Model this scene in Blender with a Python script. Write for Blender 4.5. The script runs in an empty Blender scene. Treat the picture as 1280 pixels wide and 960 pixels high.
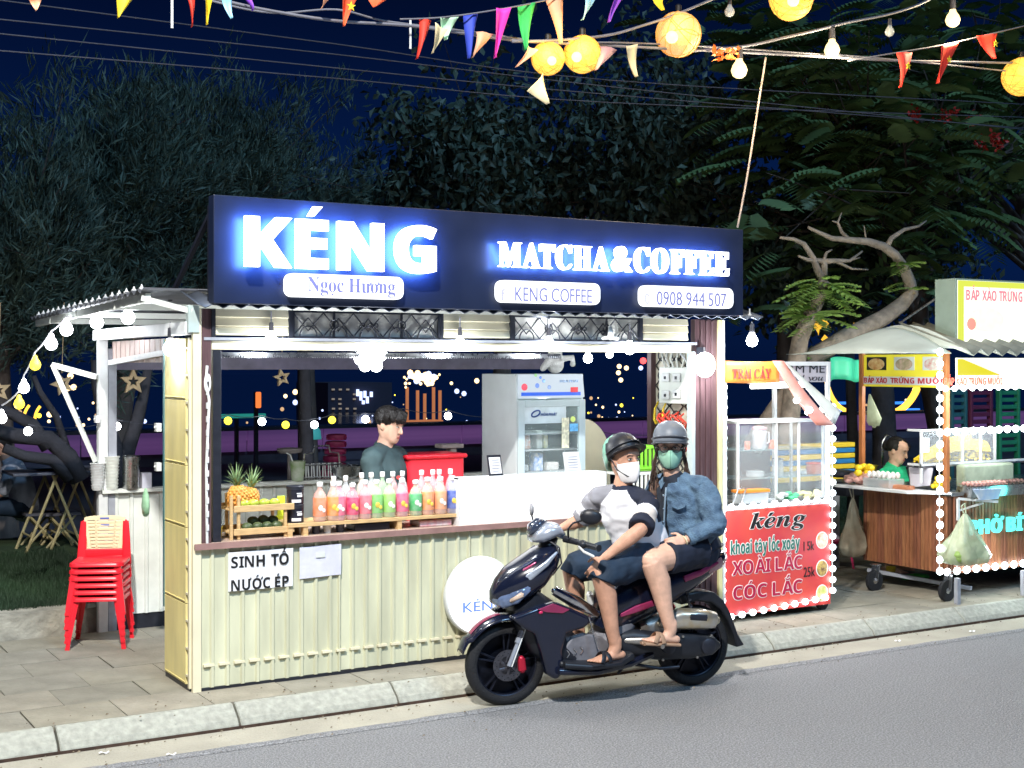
import bpy, bmesh, math, random, unicodedata
from mathutils import Vector, Matrix, noise
random.seed(7)
R = math.radians
S = bpy.context.scene
COL = S.collection
V = Vector

# ------------------------------------------------------------------ camera, world, light
TH = R(30.9); CT, ST = math.cos(TH), math.sin(TH)
FPX, HY, HC = 1700.0, 457.0, 2.0
cam = bpy.data.cameras.new('camera')
cam.sensor_width = 36; cam.lens = 36 * FPX / 1280
cam.shift_y = (HY - 480) / 1280
cam.clip_end = 500
co = bpy.data.objects.new('camera', cam); COL.objects.link(co)
co.location = (0, 0, HC); co.rotation_euler = (R(90), 0, -TH)
S.camera = co

w = bpy.data.worlds.new('World'); S.world = w; w.use_nodes = True
nt = w.node_tree; bg = nt.nodes['Background']
tc = nt.nodes.new('ShaderNodeTexCoord'); sp = nt.nodes.new('ShaderNodeSeparateXYZ'); cr = nt.nodes.new('ShaderNodeValToRGB')
nt.links.new(tc.outputs['Generated'], sp.inputs[0]); nt.links.new(sp.outputs['Z'], cr.inputs[0]); nt.links.new(cr.outputs[0], bg.inputs[0])
cr.color_ramp.elements[0].position = 0.0; cr.color_ramp.elements[0].color = (.0012, .0066, .036, 1)
cr.color_ramp.elements[1].position = .6; cr.color_ramp.elements[1].color = (.0004, .0014, .008, 1)
e = cr.color_ramp.elements.new(.10); e.color = (.0016, .0115, .064, 1)
e = cr.color_ramp.elements.new(.27); e.color = (.0006, .0034, .021, 1)
bg.inputs[1].default_value = 1.0

fill_sun = bpy.data.lights.new('fill_sun', 'SUN'); fill_sun.energy = 1.5; fill_sun.angle = R(12); fill_sun.color = (.34, .62, .95)  # no sun at night: blue fill added to lift the foliage
so = bpy.data.objects.new('fill_sun', fill_sun); COL.objects.link(so); so.rotation_euler = (R(48), 0, R(8))

S.view_settings.view_transform = 'Standard'; S.view_settings.look = 'None'
S.view_settings.exposure = 0; S.view_settings.gamma = 1
S.cycles.use_denoising = True
S.cycles.max_bounces = 6; S.cycles.diffuse_bounces = 3; S.cycles.glossy_bounces = 3; S.cycles.transmission_bounces = 5
S.cycles.transparent_max_bounces = 16; S.cycles.sample_clamp_indirect = 4; S.cycles.sample_clamp_direct = 0
S.cycles.caustics_reflective = False; S.cycles.caustics_refractive = False

def lamp(name, loc, power, color=(1, 1, 1), radius=.05, parent=None, kind='POINT'):
    l = bpy.data.lights.new(name, kind); l.energy = power; l.color = color; l.shadow_soft_size = radius
    o = bpy.data.objects.new(name, l); COL.objects.link(o)
    o.location = V(loc) - (parent.location if parent else V((0, 0, 0)))
    if parent: o.parent = parent
    return o

# ------------------------------------------------------------------ measuring helpers (photo pixel -> plane of the place)
def ray(px, py):
    a = (px - 640) / FPX; b = (HY - py) / FPX
    return V((CT * a + ST, -ST * a + CT, b))
def onZ(px, py, z=0.):
    r = ray(px, py); t = (z - HC) / r.z; return V((r.x * t, r.y * t, z))
def onY(px, py, y):
    r = ray(px, py); t = y / r.y; return V((r.x * t, y, HC + r.z * t))
def onX(px, py, x):
    r = ray(px, py); t = x / r.x; return V((x, r.y * t, HC + r.z * t))
BR0 = V((5.357, 6.725, 0)); BF = V((-.9916, .1292, 0)).normalized(); BL = V((BF.y, -BF.x, 0))
BL = V((-.1292, -.9916, 0))
def B(u, w, z): return BR0 + BF * u + BL * w + V((0, 0, z))
def bp(px, py, w=0.):
    r = ray(px, py); o = BR0 + BL * w
    t = o.dot(BL) / r.dot(BL); p = r * t + V((0, 0, HC)) - BR0
    return (p.dot(BF), p.z)

# ------------------------------------------------------------------ materials
MATS = {}
def mat(name, col, rough=.6, metal=0, var=.12, scale=8, bump=0., bscale=40, emis=None, es=0, trans=0, alpha=1, coat=0, col2=None, sample=True, stretch=None, ior=1.45):
    if name in MATS: return MATS[name]
    m = bpy.data.materials.new(name); m.use_nodes = True; n = m.node_tree.nodes; L = m.node_tree.links
    b = n['Principled BSDF']
    b.inputs['Roughness'].default_value = rough; b.inputs['Metallic'].default_value = metal
    b.inputs['Transmission Weight'].default_value = trans; b.inputs['Alpha'].default_value = alpha
    b.inputs['Coat Weight'].default_value = coat; b.inputs['IOR'].default_value = ior
    t = n.new('ShaderNodeTexCoord'); mp = n.new('ShaderNodeMapping'); L.new(t.outputs['Object'], mp.inputs[0])
    if stretch: mp.inputs['Scale'].default_value = stretch
    if var or col2:
        nz = n.new('ShaderNodeTexNoise'); nz.inputs['Scale'].default_value = scale; nz.inputs['Detail'].default_value = 6
        L.new(mp.outputs[0], nz.inputs[0])
        r = n.new('ShaderNodeValToRGB'); L.new(nz.outputs[0], r.inputs[0])
        c2 = col2 or tuple(c * (1 - var) for c in col); c1 = col if col2 else tuple(min(1, c * (1 + var * .6)) for c in col)
        r.color_ramp.elements[0].position = .32; r.color_ramp.elements[1].position = .68
        r.color_ramp.elements[0].color = (*c2, 1); r.color_ramp.elements[1].color = (*c1, 1)
        L.new(r.outputs[0], b.inputs['Base Color'])
        mr = n.new('ShaderNodeMapRange'); L.new(nz.outputs[0], mr.inputs[0])
        mr.inputs[3].default_value = max(0, rough - .08); mr.inputs[4].default_value = min(1, rough + .08)
        L.new(mr.outputs[0], b.inputs['Roughness'])
    else:
        b.inputs['Base Color'].default_value = (*col, 1)
    if bump:
        nb = n.new('ShaderNodeTexNoise'); nb.inputs['Scale'].default_value = bscale; nb.inputs['Detail'].default_value = 4
        L.new(mp.outputs[0], nb.inputs[0])
        bn = n.new('ShaderNodeBump'); bn.inputs['Strength'].default_value = bump; bn.inputs['Distance'].default_value = .02
        L.new(nb.outputs[0], bn.inputs['Height']); L.new(bn.outputs[0], b.inputs['Normal'])
    if emis:
        b.inputs['Emission Color'].default_value = (*emis, 1); b.inputs['Emission Strength'].default_value = es
    if not sample: m.cycles.emission_sampling = 'NONE'
    MATS[name] = m; return m
def emat(name, col, strength, sample=False):
    return mat(name, (.02, .02, .02), .5, var=0, emis=col, es=strength, sample=sample)

M_cream = mat('cream_sheet', (.61, .61, .44), .45, var=.16, scale=2.2, bump=.14, bscale=3.5, stretch=(4, 4, .7))
M_cream2 = mat('cream_board', (.78, .72, .52), .5, var=.10, scale=4)
M_yellow = mat('yellow_sheet', (.92, .80, .36), .45, var=.14, scale=2.5, bump=.12, bscale=3, stretch=(1, 3, .8))
M_white = mat('white_paint', (.68, .70, .70), .4, var=.10, scale=12)
M_whitesheet = mat('white_sheet', (.72, .75, .70), .4, var=.14, scale=6)
M_grey = mat('grey_paint', (.33, .35, .40), .4, var=.15, scale=14)
M_brown = mat('brown_post', (.10, .055, .06), .45, var=.25, scale=10, stretch=(6, 6, .6))
M_dark = mat('dark_metal', (.025, .028, .04), .4, metal=.3, var=.2, scale=20)
M_black = mat('black_plastic', (.012, .014, .020), .42, var=.2, scale=30)
M_steel = mat('steel', (.55, .56, .58), .28, metal=1, var=.1, scale=20)
M_navy = mat('sign_board', (.012, .019, .046), .38, var=.12, scale=5)
M_roof = mat('roof_sheet', (.10, .12, .16), .45, metal=.3, var=.25, scale=5)
M_roofu = mat('galvanised_roof', (.20, .21, .24), .4, metal=.5, var=.25, scale=6)
M_asph = mat('asphalt', (.37, .375, .39), .88, var=.5, scale=95, bump=1., bscale=150)
M_gut = mat('gutter_concrete', (.35, .33, .27), .85, var=.14, scale=3, bump=.4, bscale=60)
M_slab = mat('paving_stone', (.42, .38, .30), .8, var=.22, scale=4, bump=.4, bscale=30)
M_kerb = mat('kerb_granite', (.33, .335, .29), .75, var=.22, scale=26, bump=.25, bscale=60)
M_gap = mat('dark_joint', (.06, .035, .025), .95, var=.4, scale=20)
M_soil = mat('dark_soil', (.03, .03, .028), .95, var=.3, scale=2)
M_wood = mat('pale_wood', (.62, .42, .20), .55, var=.22, scale=12, stretch=(1, 1, 8))
M_woodb = mat('brown_wood', (.30, .115, .05), .5, var=.35, scale=10, stretch=(8, 8, 1))
M_red = mat('red_plastic', (.78, .02, .035), .33, var=.06, scale=8)
M_ivory = mat('ivory_plastic', (.80, .70, .45), .4, var=.06)
M_skin = mat('skin', (.56, .30, .20), .5, var=.16, scale=22, bump=.12, bscale=160)
M_skin2 = mat('skin_fair', (.66, .40, .29), .5, var=.14, scale=22, bump=.12, bscale=160)
M_hair = mat('black_hair', (.012, .010, .010), .42, var=.4, scale=60, bump=.5, bscale=160, stretch=(4, 4, 1))
M_hairb = mat('brown_hair', (.06, .032, .022), .45, var=.5, scale=60, bump=.5, bscale=160, stretch=(6, 6, 1))
M_glass = mat('clear_glass', (.9, .95, .95), .04, var=0, alpha=.16)
M_plastic = mat('clear_plastic', (.80, .85, .86), .12, var=0, alpha=.38)
M_text = mat('black_print', (.01, .01, .012), .5, var=0)
M_paper = mat('white_paper', (.80, .80, .82), .7, var=.04)
M_cable = mat('cable_grey', (.30, .30, .32), .6, var=.2)
M_cabled = mat('cable_dark', (.04, .04, .05), .6, var=.2)
M_bark = mat('bark', (.13, .10, .085), .9, var=.4, scale=9, bump=.8, bscale=14, stretch=(1, 1, .3))
M_bulb = emat('bulb_white', (.92, .96, 1), 22)
M_led = emat('led_white', (.86, .95, 1), 9)
M_bulby = emat('bulb_yellow', (1, .78, .05), 3)
M_bulbw = emat('bulb_warm', (1, .74, .30), 2.8)

# ------------------------------------------------------------------ mesh builder
def perp(t):
    a = V((0, 0, 1)) if abs(t.z) < .9 else V((1, 0, 0))
    return t.cross(a).normalized()
class MB:
    def __init__(s): s.v = []; s.f = []; s.m = []
    def add(s, vs, fs, mi=0):
        k = len(s.v); s.v += [tuple(x) for x in vs]; s.f += [tuple(i + k for i in f) for f in fs]; s.m += [mi] * len(fs); return s
    def box(s, x0, x1, y0, y1, z0, z1, mi=0):
        vs = [(x, y, z) for x in (x0, x1) for y in (y0, y1) for z in (z0, z1)]
        return s.add(vs, [(0, 1, 3, 2), (4, 6, 7, 5), (0, 4, 5, 1), (2, 3, 7, 6), (0, 2, 6, 4), (1, 5, 7, 3)], mi)
    def obox(s, c, sx, sy, sz, ax=V((1, 0, 0)), ay=None, mi=0):
        ax = V(ax).normalized(); ay = V(ay).normalized() if ay else V((0, 0, 1)).cross(ax).normalized() if abs(ax.z) < .95 else V((0, 1, 0))
        az = ax.cross(ay).normalized(); c = V(c)
        vs = [c + ax * (a * sx / 2) + ay * (b * sy / 2) + az * (d * sz / 2) for a in (-1, 1) for b in (-1, 1) for d in (-1, 1)]
        return s.add(vs, [(0, 1, 3, 2), (4, 6, 7, 5), (0, 4, 5, 1), (2, 3, 7, 6), (0, 2, 6, 4), (1, 5, 7, 3)], mi)
    def bar(s, p, q, a, b=None, up=(0, 0, 1), mi=0):
        p, q = V(p), V(q); b = b or a; t = (q - p); L = t.length; t.normalize(); u = V(up)
        x = t.cross(u)
        if x.length < 1e-3: x = t.cross(V((0, 1, 0)))
        x.normalize()
        return s.obox((p + q) / 2, L, a, b, t, x, mi)
    def tube(s, pts, r, n=8, cap=True, mi=0):
        pts = [V(p) for p in pts]; N = len(pts); rr = r if isinstance(r, (list, tuple)) else [r] * N
        vs = []; x = None
        for i, p in enumerate(pts):
            t = (pts[min(i + 1, N - 1)] - pts[max(i - 1, 0)]).normalized()
            x = perp(t) if x is None else (x - t * x.dot(t)).normalized()
            y = t.cross(x)
            for k in range(n):
                a = 2 * math.pi * k / n; vs.append(p + (x * math.cos(a) + y * math.sin(a)) * rr[i])
        fs = [(i * n + k, i * n + (k + 1) % n, (i + 1) * n + (k + 1) % n, (i + 1) * n + k) for i in range(N - 1) for k in range(n)]
        if cap: fs += [tuple(range(n - 1, -1, -1)), tuple((N - 1) * n + k for k in range(n))]
        return s.add(vs, fs, mi)
    def limb(s, pts, side, n=18, e=2., ends=True, mi=0):
        """closed loft; pts = [(pos, half width along side, half depth)]"""
        P = [V(p[0]) for p in pts]; N = len(P); vs = []; side = V(side)
        for i in range(N):
            t = (P[min(i + 1, N - 1)] - P[max(i - 1, 0)]).normalized()
            x = (side - t * side.dot(t)).normalized(); y = t.cross(x)
            for k in range(n):
                a = 2 * math.pi * k / n; c, q = math.cos(a), math.sin(a)
                cx = math.copysign(abs(c) ** (2 / e), c); cy = math.copysign(abs(q) ** (2 / e), q)
                vs.append(P[i] + x * cx * pts[i][1] + y * cy * pts[i][2])
        fs = [(i * n + k, i * n + (k + 1) % n, (i + 1) * n + (k + 1) % n, (i + 1) * n + k) for i in range(N - 1) for k in range(n)]
        fs += [tuple(range(n - 1, -1, -1)), tuple((N - 1) * n + k for k in range(n))]
        s.add(vs, fs, mi)
        if ends:
            for i in (0, N - 1):
                r = min(pts[i][1], pts[i][2]) * .98; s.ell(P[i], (r, r, r), 12, mi=mi)
        return s
    def ell(s, c, r, n=12, ax=None, mi=0):
        c = V(c); X, Y, Z = ax or (V((1, 0, 0)), V((0, 1, 0)), V((0, 0, 1))); vs = []; m = max(4, n // 2)
        if not hasattr(r, '__len__'): r = (r, r, r)
        vs.append(c + Z * r[2])
        for i in range(1, m):
            p = math.pi * i / m
            for k in range(n):
                a = 2 * math.pi * k / n
                vs.append(c + X * (r[0] * math.sin(p) * math.cos(a)) + Y * (r[1] * math.sin(p) * math.sin(a)) + Z * (r[2] * math.cos(p)))
        vs.append(c - Z * r[2]); last = len(vs) - 1
        fs = [(0, 1 + k, 1 + (k + 1) % n) for k in range(n)]
        fs += [(1 + i * n + k, 1 + (i + 1) * n + k, 1 + (i + 1) * n + (k + 1) % n, 1 + i * n + (k + 1) % n) for i in range(m - 2) for k in range(n)]
        fs += [(1 + (m - 2) * n + (k + 1) % n, 1 + (m - 2) * n + k, last) for k in range(n)]
        return s.add(vs, fs, mi)
    def lathe(s, prof, c, n=20, ax=None, mi=0):
        c = V(c); X, Y, Z = ax or (V((1, 0, 0)), V((0, 1, 0)), V((0, 0, 1))); vs = []; N = len(prof)
        for r, z in prof:
            for k in range(n):
                a = 2 * math.pi * k / n; vs.append(c + X * (r * math.cos(a)) + Y * (r * math.sin(a)) + Z * z)
        fs = [(i * n + k, i * n + (k + 1) % n, (i + 1) * n + (k + 1) % n, (i + 1) * n + k) for i in range(N - 1) for k in range(n)]
        if prof[0][0] > 1e-4: fs.append(tuple(range(n - 1, -1, -1)))
        if prof[-1][0] > 1e-4: fs.append(tuple((N - 1) * n + k for k in range(n)))
        return s.add(vs, fs, mi)
    def prism(s, pts, vec, mi=0):
        n = len(pts); pts = [V(p) for p in pts]; vec = V(vec)
        fs = [tuple(range(n)), tuple(range(2 * n - 1, n - 1, -1))] + [(i, n + i, n + (i + 1) % n, (i + 1) % n) for i in range(n)]
        return s.add(pts + [p + vec for p in pts], fs, mi)
    def grid(s, fn, nu, nv, mi=0):
        vs = [fn(i / nu, j / nv) for j in range(nv + 1) for i in range(nu + 1)]
        return s.add(vs, [(j * (nu + 1) + i, j * (nu + 1) + i + 1, (j + 1) * (nu + 1) + i + 1, (j + 1) * (nu + 1) + i) for j in range(nv) for i in range(nu)], mi)
    def text(s, txt, style, h, o, right=(1, 0, 0), up=(0, 0, 1), depth=.004, align='C', fit=None, bold=0, mi=0, track=0, slant=0):
        vs, fs, W, _ = lettering(txt, style, bold, track)
        kx = h; W *= h
        if fit: kx = h * fit / W; W = fit
        r, u = V(right).normalized(), V(up).normalized(); nn = r.cross(u); o = V(o)
        x0 = {'C': -W / 2, 'L': 0, 'R': -W}[align]
        return s.add([o + r * (x0 + x * kx + slant * y * h) + u * (y * h) + nn * (z * depth) for x, y, z in vs], fs, mi)
    def build(s, name, mats=None, parent=None, smooth=None, bevel=0, local=False, seg=2):
        me = bpy.data.meshes.new(name)
        off = V((0, 0, 0)) if local or parent is None else wloc(parent)
        me.from_pydata([tuple(V(v) - off) for v in s.v], [], s.f)
        mats = mats if isinstance(mats, (list, tuple)) else [mats]
        for m in mats: me.materials.append(m)
        if any(s.m): me.polygons.foreach_set('material_index', s.m)
        bm = bmesh.new(); bm.from_mesh(me); bmesh.ops.recalc_face_normals(bm, faces=bm.faces); bm.to_mesh(me); bm.free()
        if smooth is not None:
            me.shade_smooth()
            if smooth < 180: me.set_sharp_from_angle(angle=R(smooth))
        o = bpy.data.objects.new(name, me); COL.objects.link(o)
        if parent: o.parent = parent
        if bevel:
            b = o.modifiers.new('bevel', 'BEVEL'); b.width = bevel; b.segments = seg; b.limit_method = 'ANGLE'; b.angle_limit = R(35)
        return o
def wloc(p):
    v = V((0, 0, 0))
    while p is not None: v = v + p.location; p = p.parent
    return v
def tag(o, label=None, cat=None, group=None, kind=None):
    if label: o['label'] = label
    if cat: o['category'] = cat
    if group: o['group'] = group
    if kind: o['kind'] = kind
    return o
def thing(name, label, cat, loc=(0, 0, 0), group=None):
    o = bpy.data.objects.new(name, None); COL.objects.link(o); o.location = loc; o.empty_display_size = .1
    return tag(o, label, cat, group)
def copy_tree(o, parent=None):
    c = o.copy(); COL.objects.link(c); c.parent = parent
    for ch in list(o.children): copy_tree(ch, c)
    return c
def inst(src, name, loc, parent):
    o = bpy.data.objects.new(name, src.data); COL.objects.link(o); o.parent = parent
    o.location = V(loc) - wloc(parent); return o

# ------------------------------------------------------------------ lettering
GC = {}
def mapch(c, style):
    if style == 'sans': return c
    U = {'sansb': (0x1D5D4, 0x1D5EE, 0x1D7EC), 'serifb': (0x1D400, 0x1D41A, 0x1D7CE), 'script': (0x1D468, 0x1D482, None), 'italic': (0x1D434, 0x1D44E, None)}[style]
    if style == 'italic' and c == 'h': return chr(0x210E)
    if 'A' <= c <= 'Z': return chr(U[0] + ord(c) - 65)
    if 'a' <= c <= 'z': return chr(U[1] + ord(c) - 97)
    if '0' <= c <= '9' and U[2]: return chr(U[2] + ord(c) - 48)
    return c
def fmesh(txt, bold):
    cu = bpy.data.curves.new('g', 'FONT'); cu.body = txt; cu.size = 1; cu.extrude = .5; cu.offset = bold; cu.resolution_u = 3
    o = bpy.data.objects.new('g', cu); me = bpy.data.meshes.new_from_object(o)
    vs = [tuple(v.co) for v in me.vertices]; fs = [tuple(p.vertices) for p in me.polygons]
    bpy.data.objects.remove(o); bpy.data.curves.remove(cu); bpy.data.meshes.remove(me); return vs, fs
def glyph(c, style, bold):
    k = (c, style, bold)
    if k not in GC:
        ch = mapch(c, style); vs, fs = fmesh(ch, bold)
        if not vs: GC[k] = ([], [], .3, 0, 0); return GC[k]
        xs = [v[0] for v in vs]; w1 = max(xs) - min(xs)
        v2, _ = fmesh(ch + ch, bold); x2 = [v[0] for v in v2]; adv = (max(x2) - min(x2)) - w1
        GC[k] = (vs, fs, max(adv, w1 * .9), min(xs), max(xs))
    return GC[k]
CAPH = {}
def lettering(txt, style='sansb', bold=0, track=0):
    if style not in CAPH: CAPH[style] = max(v[1] for v in glyph('H', style, 0)[0])
    k = 1 / CAPH[style]; V_, F_ = [], []; x = 0; spans = []
    def poly(ps):
        n = len(ps); b = len(V_); V_.extend([(a * k, c * k, z) for z in (.5, -.5) for a, c in ps])
        F_.append(tuple(b + i for i in range(n))); F_.append(tuple(b + 2 * n - 1 - i for i in range(n)))
        for i in range(n): F_.append((b + i, b + n + i, b + n + (i + 1) % n, b + (i + 1) % n))
    th = .075 + bold if style != 'sans' else .045 + bold
    for c in txt:
        if c == ' ': x += .26; continue
        if c in 'đĐ': base, marks = ('d' if c == 'đ' else 'D'), ['bar']
        else:
            d = unicodedata.normalize('NFD', c); base, marks = d[0], list(d[1:])
        bb = bold + (.025 if base == '&' and style == 'serifb' else 0)
        vs, fs, adv, x0, x1 = glyph(base, style, bb); b = len(V_); s0 = x
        V_.extend([((vx - x0 + x) * k, vy * k, vz) for vx, vy, vz in vs]); F_.extend([tuple(b + i for i in f) for f in fs])
        top = max([v[1] for v in vs], default=.5); mid = x + (x1 - x0) / 2; wd = x1 - x0; y = top + .05
        for mk in marks:
            n = unicodedata.name(mk) if mk != 'bar' else 'BAR'
            if 'CIRCUMFLEX' in n:
                poly([(mid - .16, y), (mid - .03, y + .12), (mid + .03, y + .12), (mid + .16, y), (mid + .16 - th, y), (mid, y + .05), (mid - .16 + th, y)]); y += .13
            elif 'BREVE' in n:
                poly([(mid - .15, y + .10), (mid - .08, y), (mid + .08, y), (mid + .15, y + .10), (mid + .09, y + .10), (mid + .05, y + .055), (mid - .05, y + .055), (mid - .09, y + .10)]); y += .12
            elif 'ACUTE' in n: poly([(mid - .06, y), (mid + .02, y), (mid + .14, y + .15), (mid + .02, y + .15)]); y += .15
            elif 'GRAVE' in n: poly([(mid + .06, y), (mid - .02, y), (mid - .14, y + .15), (mid - .02, y + .15)]); y += .15
            elif 'HOOK' in n: poly([(mid - .05, y), (mid + .03, y), (mid + .09, y + .09), (mid, y + .15), (mid - .08, y + .11), (mid - .08, y + .06), (mid, y + .09), (mid + .02, y + .07)]); y += .15
            elif 'DOT BELOW' in n: poly([(mid - .05, -.16), (mid + .05, -.16), (mid + .05, -.07), (mid - .05, -.07)])
            elif 'HORN' in n:
                r_ = x + wd - .03; t_ = top; poly([(r_ - .03, t_ - .06), (r_ + .03, t_ - .03), (r_ + .05, t_ + .07), (r_ + .13, t_ + .07), (r_ + .12, t_ - .05), (r_ + .02, t_ - .13)]); wd += .06
            elif n == 'BAR': poly([(x - .05, top * .45), (x + .2, top * .45), (x + .2, top * .45 + th), (x - .05, top * .45 + th)])
        spans.append((s0 * k, (s0 + x1 - x0) * k, b, len(V_)))
        x += adv + track
    W = max([v[0] for v in V_], default=0)
    return V_, F_, W, spans
# ------------------------------------------------------------------ ground and setting
KX0, KX1, KY, KB = 2.435, 6.30, 7.65, 9.72      # kiosk plan
PZ = .12                                        # pavement height
g = MB(); g.box(-60, 90, -60, 6.86, -.3, 0); road = tag(g.build('road', M_asph), kind='structure')
g = MB(); g.box(-60, 90, 6.86, 7.17, -.3, .006); tag(g.build('gutter', M_gut), kind='structure')
g = MB(); g.box(-60, 90, 7.302, 9.95, -.3, .095); pave = tag(g.build('pavement', M_gap), kind='structure')
g = MB(); g.box(-60, 90, 7.172, 7.30, -.3, .022)
kerb = tag(g.build('kerb', M_gap), kind='structure')
def kerbstone():
    b = MB(); pr = [(7.176, .024), (7.196, .055), (7.285, .122), (7.315, .124), (7.315, -.02), (7.176, -.02)]
    b.prism([(0, y, z) for y, z in pr], (.955, 0, 0)); return b
ks = None
for i in range(-3, 14):
    x = 1.595 - .967 + i * .967
    if ks is None:
        ks = kerbstone().build('kerb_stone', M_kerb, local=True, bevel=.006); ks.parent = kerb; ks.location = (x, 0, 0)
    else:
        o = inst(ks, 'kerb_stone', (x, random.uniform(-.003, .003), random.uniform(-.002, .003)), kerb); m = o.modifiers.new('bevel', 'BEVEL'); m.width = .006; m.limit_method = 'ANGLE'
M_slabs = [mat('paving_stone_%d' % i, c, .8, var=.2, scale=5, bump=.4, bscale=35) for i, c in enumerate([(.27, .25, .195), (.24, .225, .18), (.29, .265, .21), (.255, .24, .195)])]
protos = []
for k in range(4):
    b = MB(); b.box(0, .474, 0, .394, 0, .03); protos.append(b)
cnt = 0; first = [None] * 4
for j in range(6):
    for i in range(30):
        x = .0 + i * .48 + (.24 if j % 2 else 0) - .9; y = 7.32 + j * .40
        wdt = .394
        if y + wdt > 9.93: continue
        if x > 11.5: continue
        k = random.randrange(4)
        if first[k] is None:
            first[k] = protos[k].build('paving_slab', M_slabs[k], local=True); o = first[k]; o.parent = pave
        else: o = inst(first[k], 'paving_slab', (0, 0, 0), pave)
        o.location = (x, y, .092 + random.uniform(-.0022, .0022)); o.rotation_euler = (random.uniform(-.003, .003), random.uniform(-.003, .003), random.uniform(-.004, .004))
# litter on the road edge
for (px, py) in ((130, 942), (214, 944), (1215, 790), (1122, 802)):
    p = onZ(px, py, .008); b = MB(); b.grid(lambda u, v: p + V(((u - .5) * .05, (v - .5) * .02, .006 * math.sin(u * 7) + .006)), 4, 2)
    tag(b.build('paper_scrap', M_paper), {130: 'tiny white paper scrap in the gutter under the second kerb stone', 214: 'small curled white scrap on the gutter below the kiosk corner', 1215: 'white scrap lying by the kerb below the corn cart', 1122: 'pale scrap beside the kerb joint right of the fruit cart'}[px], 'litter', 'paper scraps along the gutter')

b = MB(); b.grid(lambda u, v: V((-5 + u * 30, 6.80 + v * (.072 + .016 * noise.noise(V((u * 120, 0, 0))) + .010 * noise.noise(V((u * 420, 3, 0)))), .0015 + .009 * math.sin(math.pi * min(1, v * .8 + .02)))), 900, 2); tag(b.build('road_edge', M_asph), kind='structure')
random.seed(77); b = MB()
for _ in range(420):
    y = random.choice((7.165 - abs(random.gauss(0, .05)), 7.33 + abs(random.gauss(0, .12)), 6.9 + random.gauss(0, .25))); x = random.uniform(.8, 10); s_ = random.uniform(.003, .010); z = .012 if y < 7.17 else .127
    b.add([(x - s_, y, z), (x, y - s_ * .8, z), (x + s_, y, z + s_ * .3), (x, y + s_ * .7, z), (x, y, z + s_ * .8)], [(0, 1, 4), (1, 2, 4), (2, 3, 4), (3, 0, 4)])
tag(b.build('grit', mat('grit', (.20, .16, .11), .9, var=.6, scale=40)), kind='stuff')
# low garden edge + lawn
E0 = onZ(50, 796, PZ).y
M_edge = mat('garden_edge', (.30, .285, .235), .9, var=.35, scale=7, bump=1, bscale=18)
b = MB(); b.grid(lambda u, v: V((-8 + u * 20, E0 + (0, .015, .03, .18)[round(v * 3)] + .012 * noise.noise(V((u * 90, v * 3, 0))), (.09, .15, .285, .30)[round(v * 3)] + .008 * noise.noise(V((u * 130, v, 4))))), 160, 3)
edge = tag(b.build('garden_kerb', M_edge, smooth=60), 'low rough concrete kerb along the front of the lawn', 'kerb')
GY0, GY1, GZ = E0 + .15, 14.3, .27
M_lawn = mat('lawn_soil', (.035, .06, .02), .95, var=.4, scale=5, bump=.8, bscale=60)
b = MB(); b.grid(lambda u, v: V((-30 + u * 80, GY0 + v * (GY1 - GY0), GZ + .02 * noise.noise(V((u * 60, v * 6, 0))))), 80, 12); tag(b.build('lawn', M_lawn), kind='structure')
b = MB(); b.box(-60, 120, GY1, 32, -.3, .2); tag(b.build('promenade', mat('promenade_dark', (.05, .05, .065), .8, var=.3, scale=1)), kind='structure')
M_water = mat('night_water', (.004, .008, .02), .12, var=0, bump=.3, bscale=1.5)
b = MB(); b.box(-250, 400, 32, 320, -.5, -.2); tag(b.build('sea', M_water), kind='structure')
M_grass = mat('grass_blade', (.025, .055, .025), .7, var=.45, scale=1.3)
b = MB(); random.seed(3)
def blades(n, x0, x1, y0, y1, h):
    for _ in range(n):
        x = random.uniform(x0, x1); y = y0 + (y1 - y0) * random.random() ** 1.5
        a = random.uniform(0, 6.28); hh = h * random.uniform(.5, 1.2); dx, dy = math.cos(a) * .006, math.sin(a) * .006
        lx, ly = random.uniform(-.03, .03), random.uniform(-.03, .03)
        b.add([(x - dx, y - dy, GZ - .02), (x + dx, y + dy, GZ - .02), (x + lx, y + ly, GZ + hh)], [(0, 1, 2)])
blades(42000, .2, 2.9, GY0 - .0, 13.0, .065)
blades(9000, 8, 14, GY0, 13.0, .06)
tag(b.build('grass', M_grass), kind='stuff')

# purple-lit sea wall and far things
M_wall = mat('sea_wall', (.10, .09, .12), .9, var=.4, scale=1.5, bump=.6, bscale=6)
M_purple = mat('purple_glow_paint', (.05, .03, .06), .8, var=0, emis=(.16, .055, .22), es=.55, bump=.3, bscale=4, sample=False)  # purple light falling on the wall is put into this glowing colour
n_ = M_purple.node_tree; nz = n_.nodes.new('ShaderNodeTexNoise'); nz.inputs['Scale'].default_value = 1.6; rr = n_.nodes.new('ShaderNodeValToRGB')
n_.links.new(nz.outputs[0], rr.inputs[0]); rr.color_ramp.elements[0].position = .3; rr.color_ramp.elements[1].position = .7
rr.color_ramp.elements[0].color = (.07, .03, .13, 1); rr.color_ramp.elements[1].color = (.22, .09, .30, 1)
n_.links.new(rr.outputs[0], n_.nodes['Principled BSDF'].inputs['Emission Color'])
sw = thing('sea_wall', 'long low wall behind the stalls with purple light painted on as a glowing band', 'wall', (10, 24, 0))
b = MB(); b.box(-20, 70, 24.05, 24.6, -.4, .62); b.build('wall', M_wall, sw)
b = MB()
for i in range(30):
    x = 4.2 + i * 1.5; b.box(x, x + 1.46, 23.98, 24.10, .42, .80)
b.build('glow_band', M_purple, sw)
b = MB(); b.box(-20, 70, 24.0, 24.6, .80, .86); b.build('coping', M_dark, sw)
def far(px, py, y): return onY(px, py, y)
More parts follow.
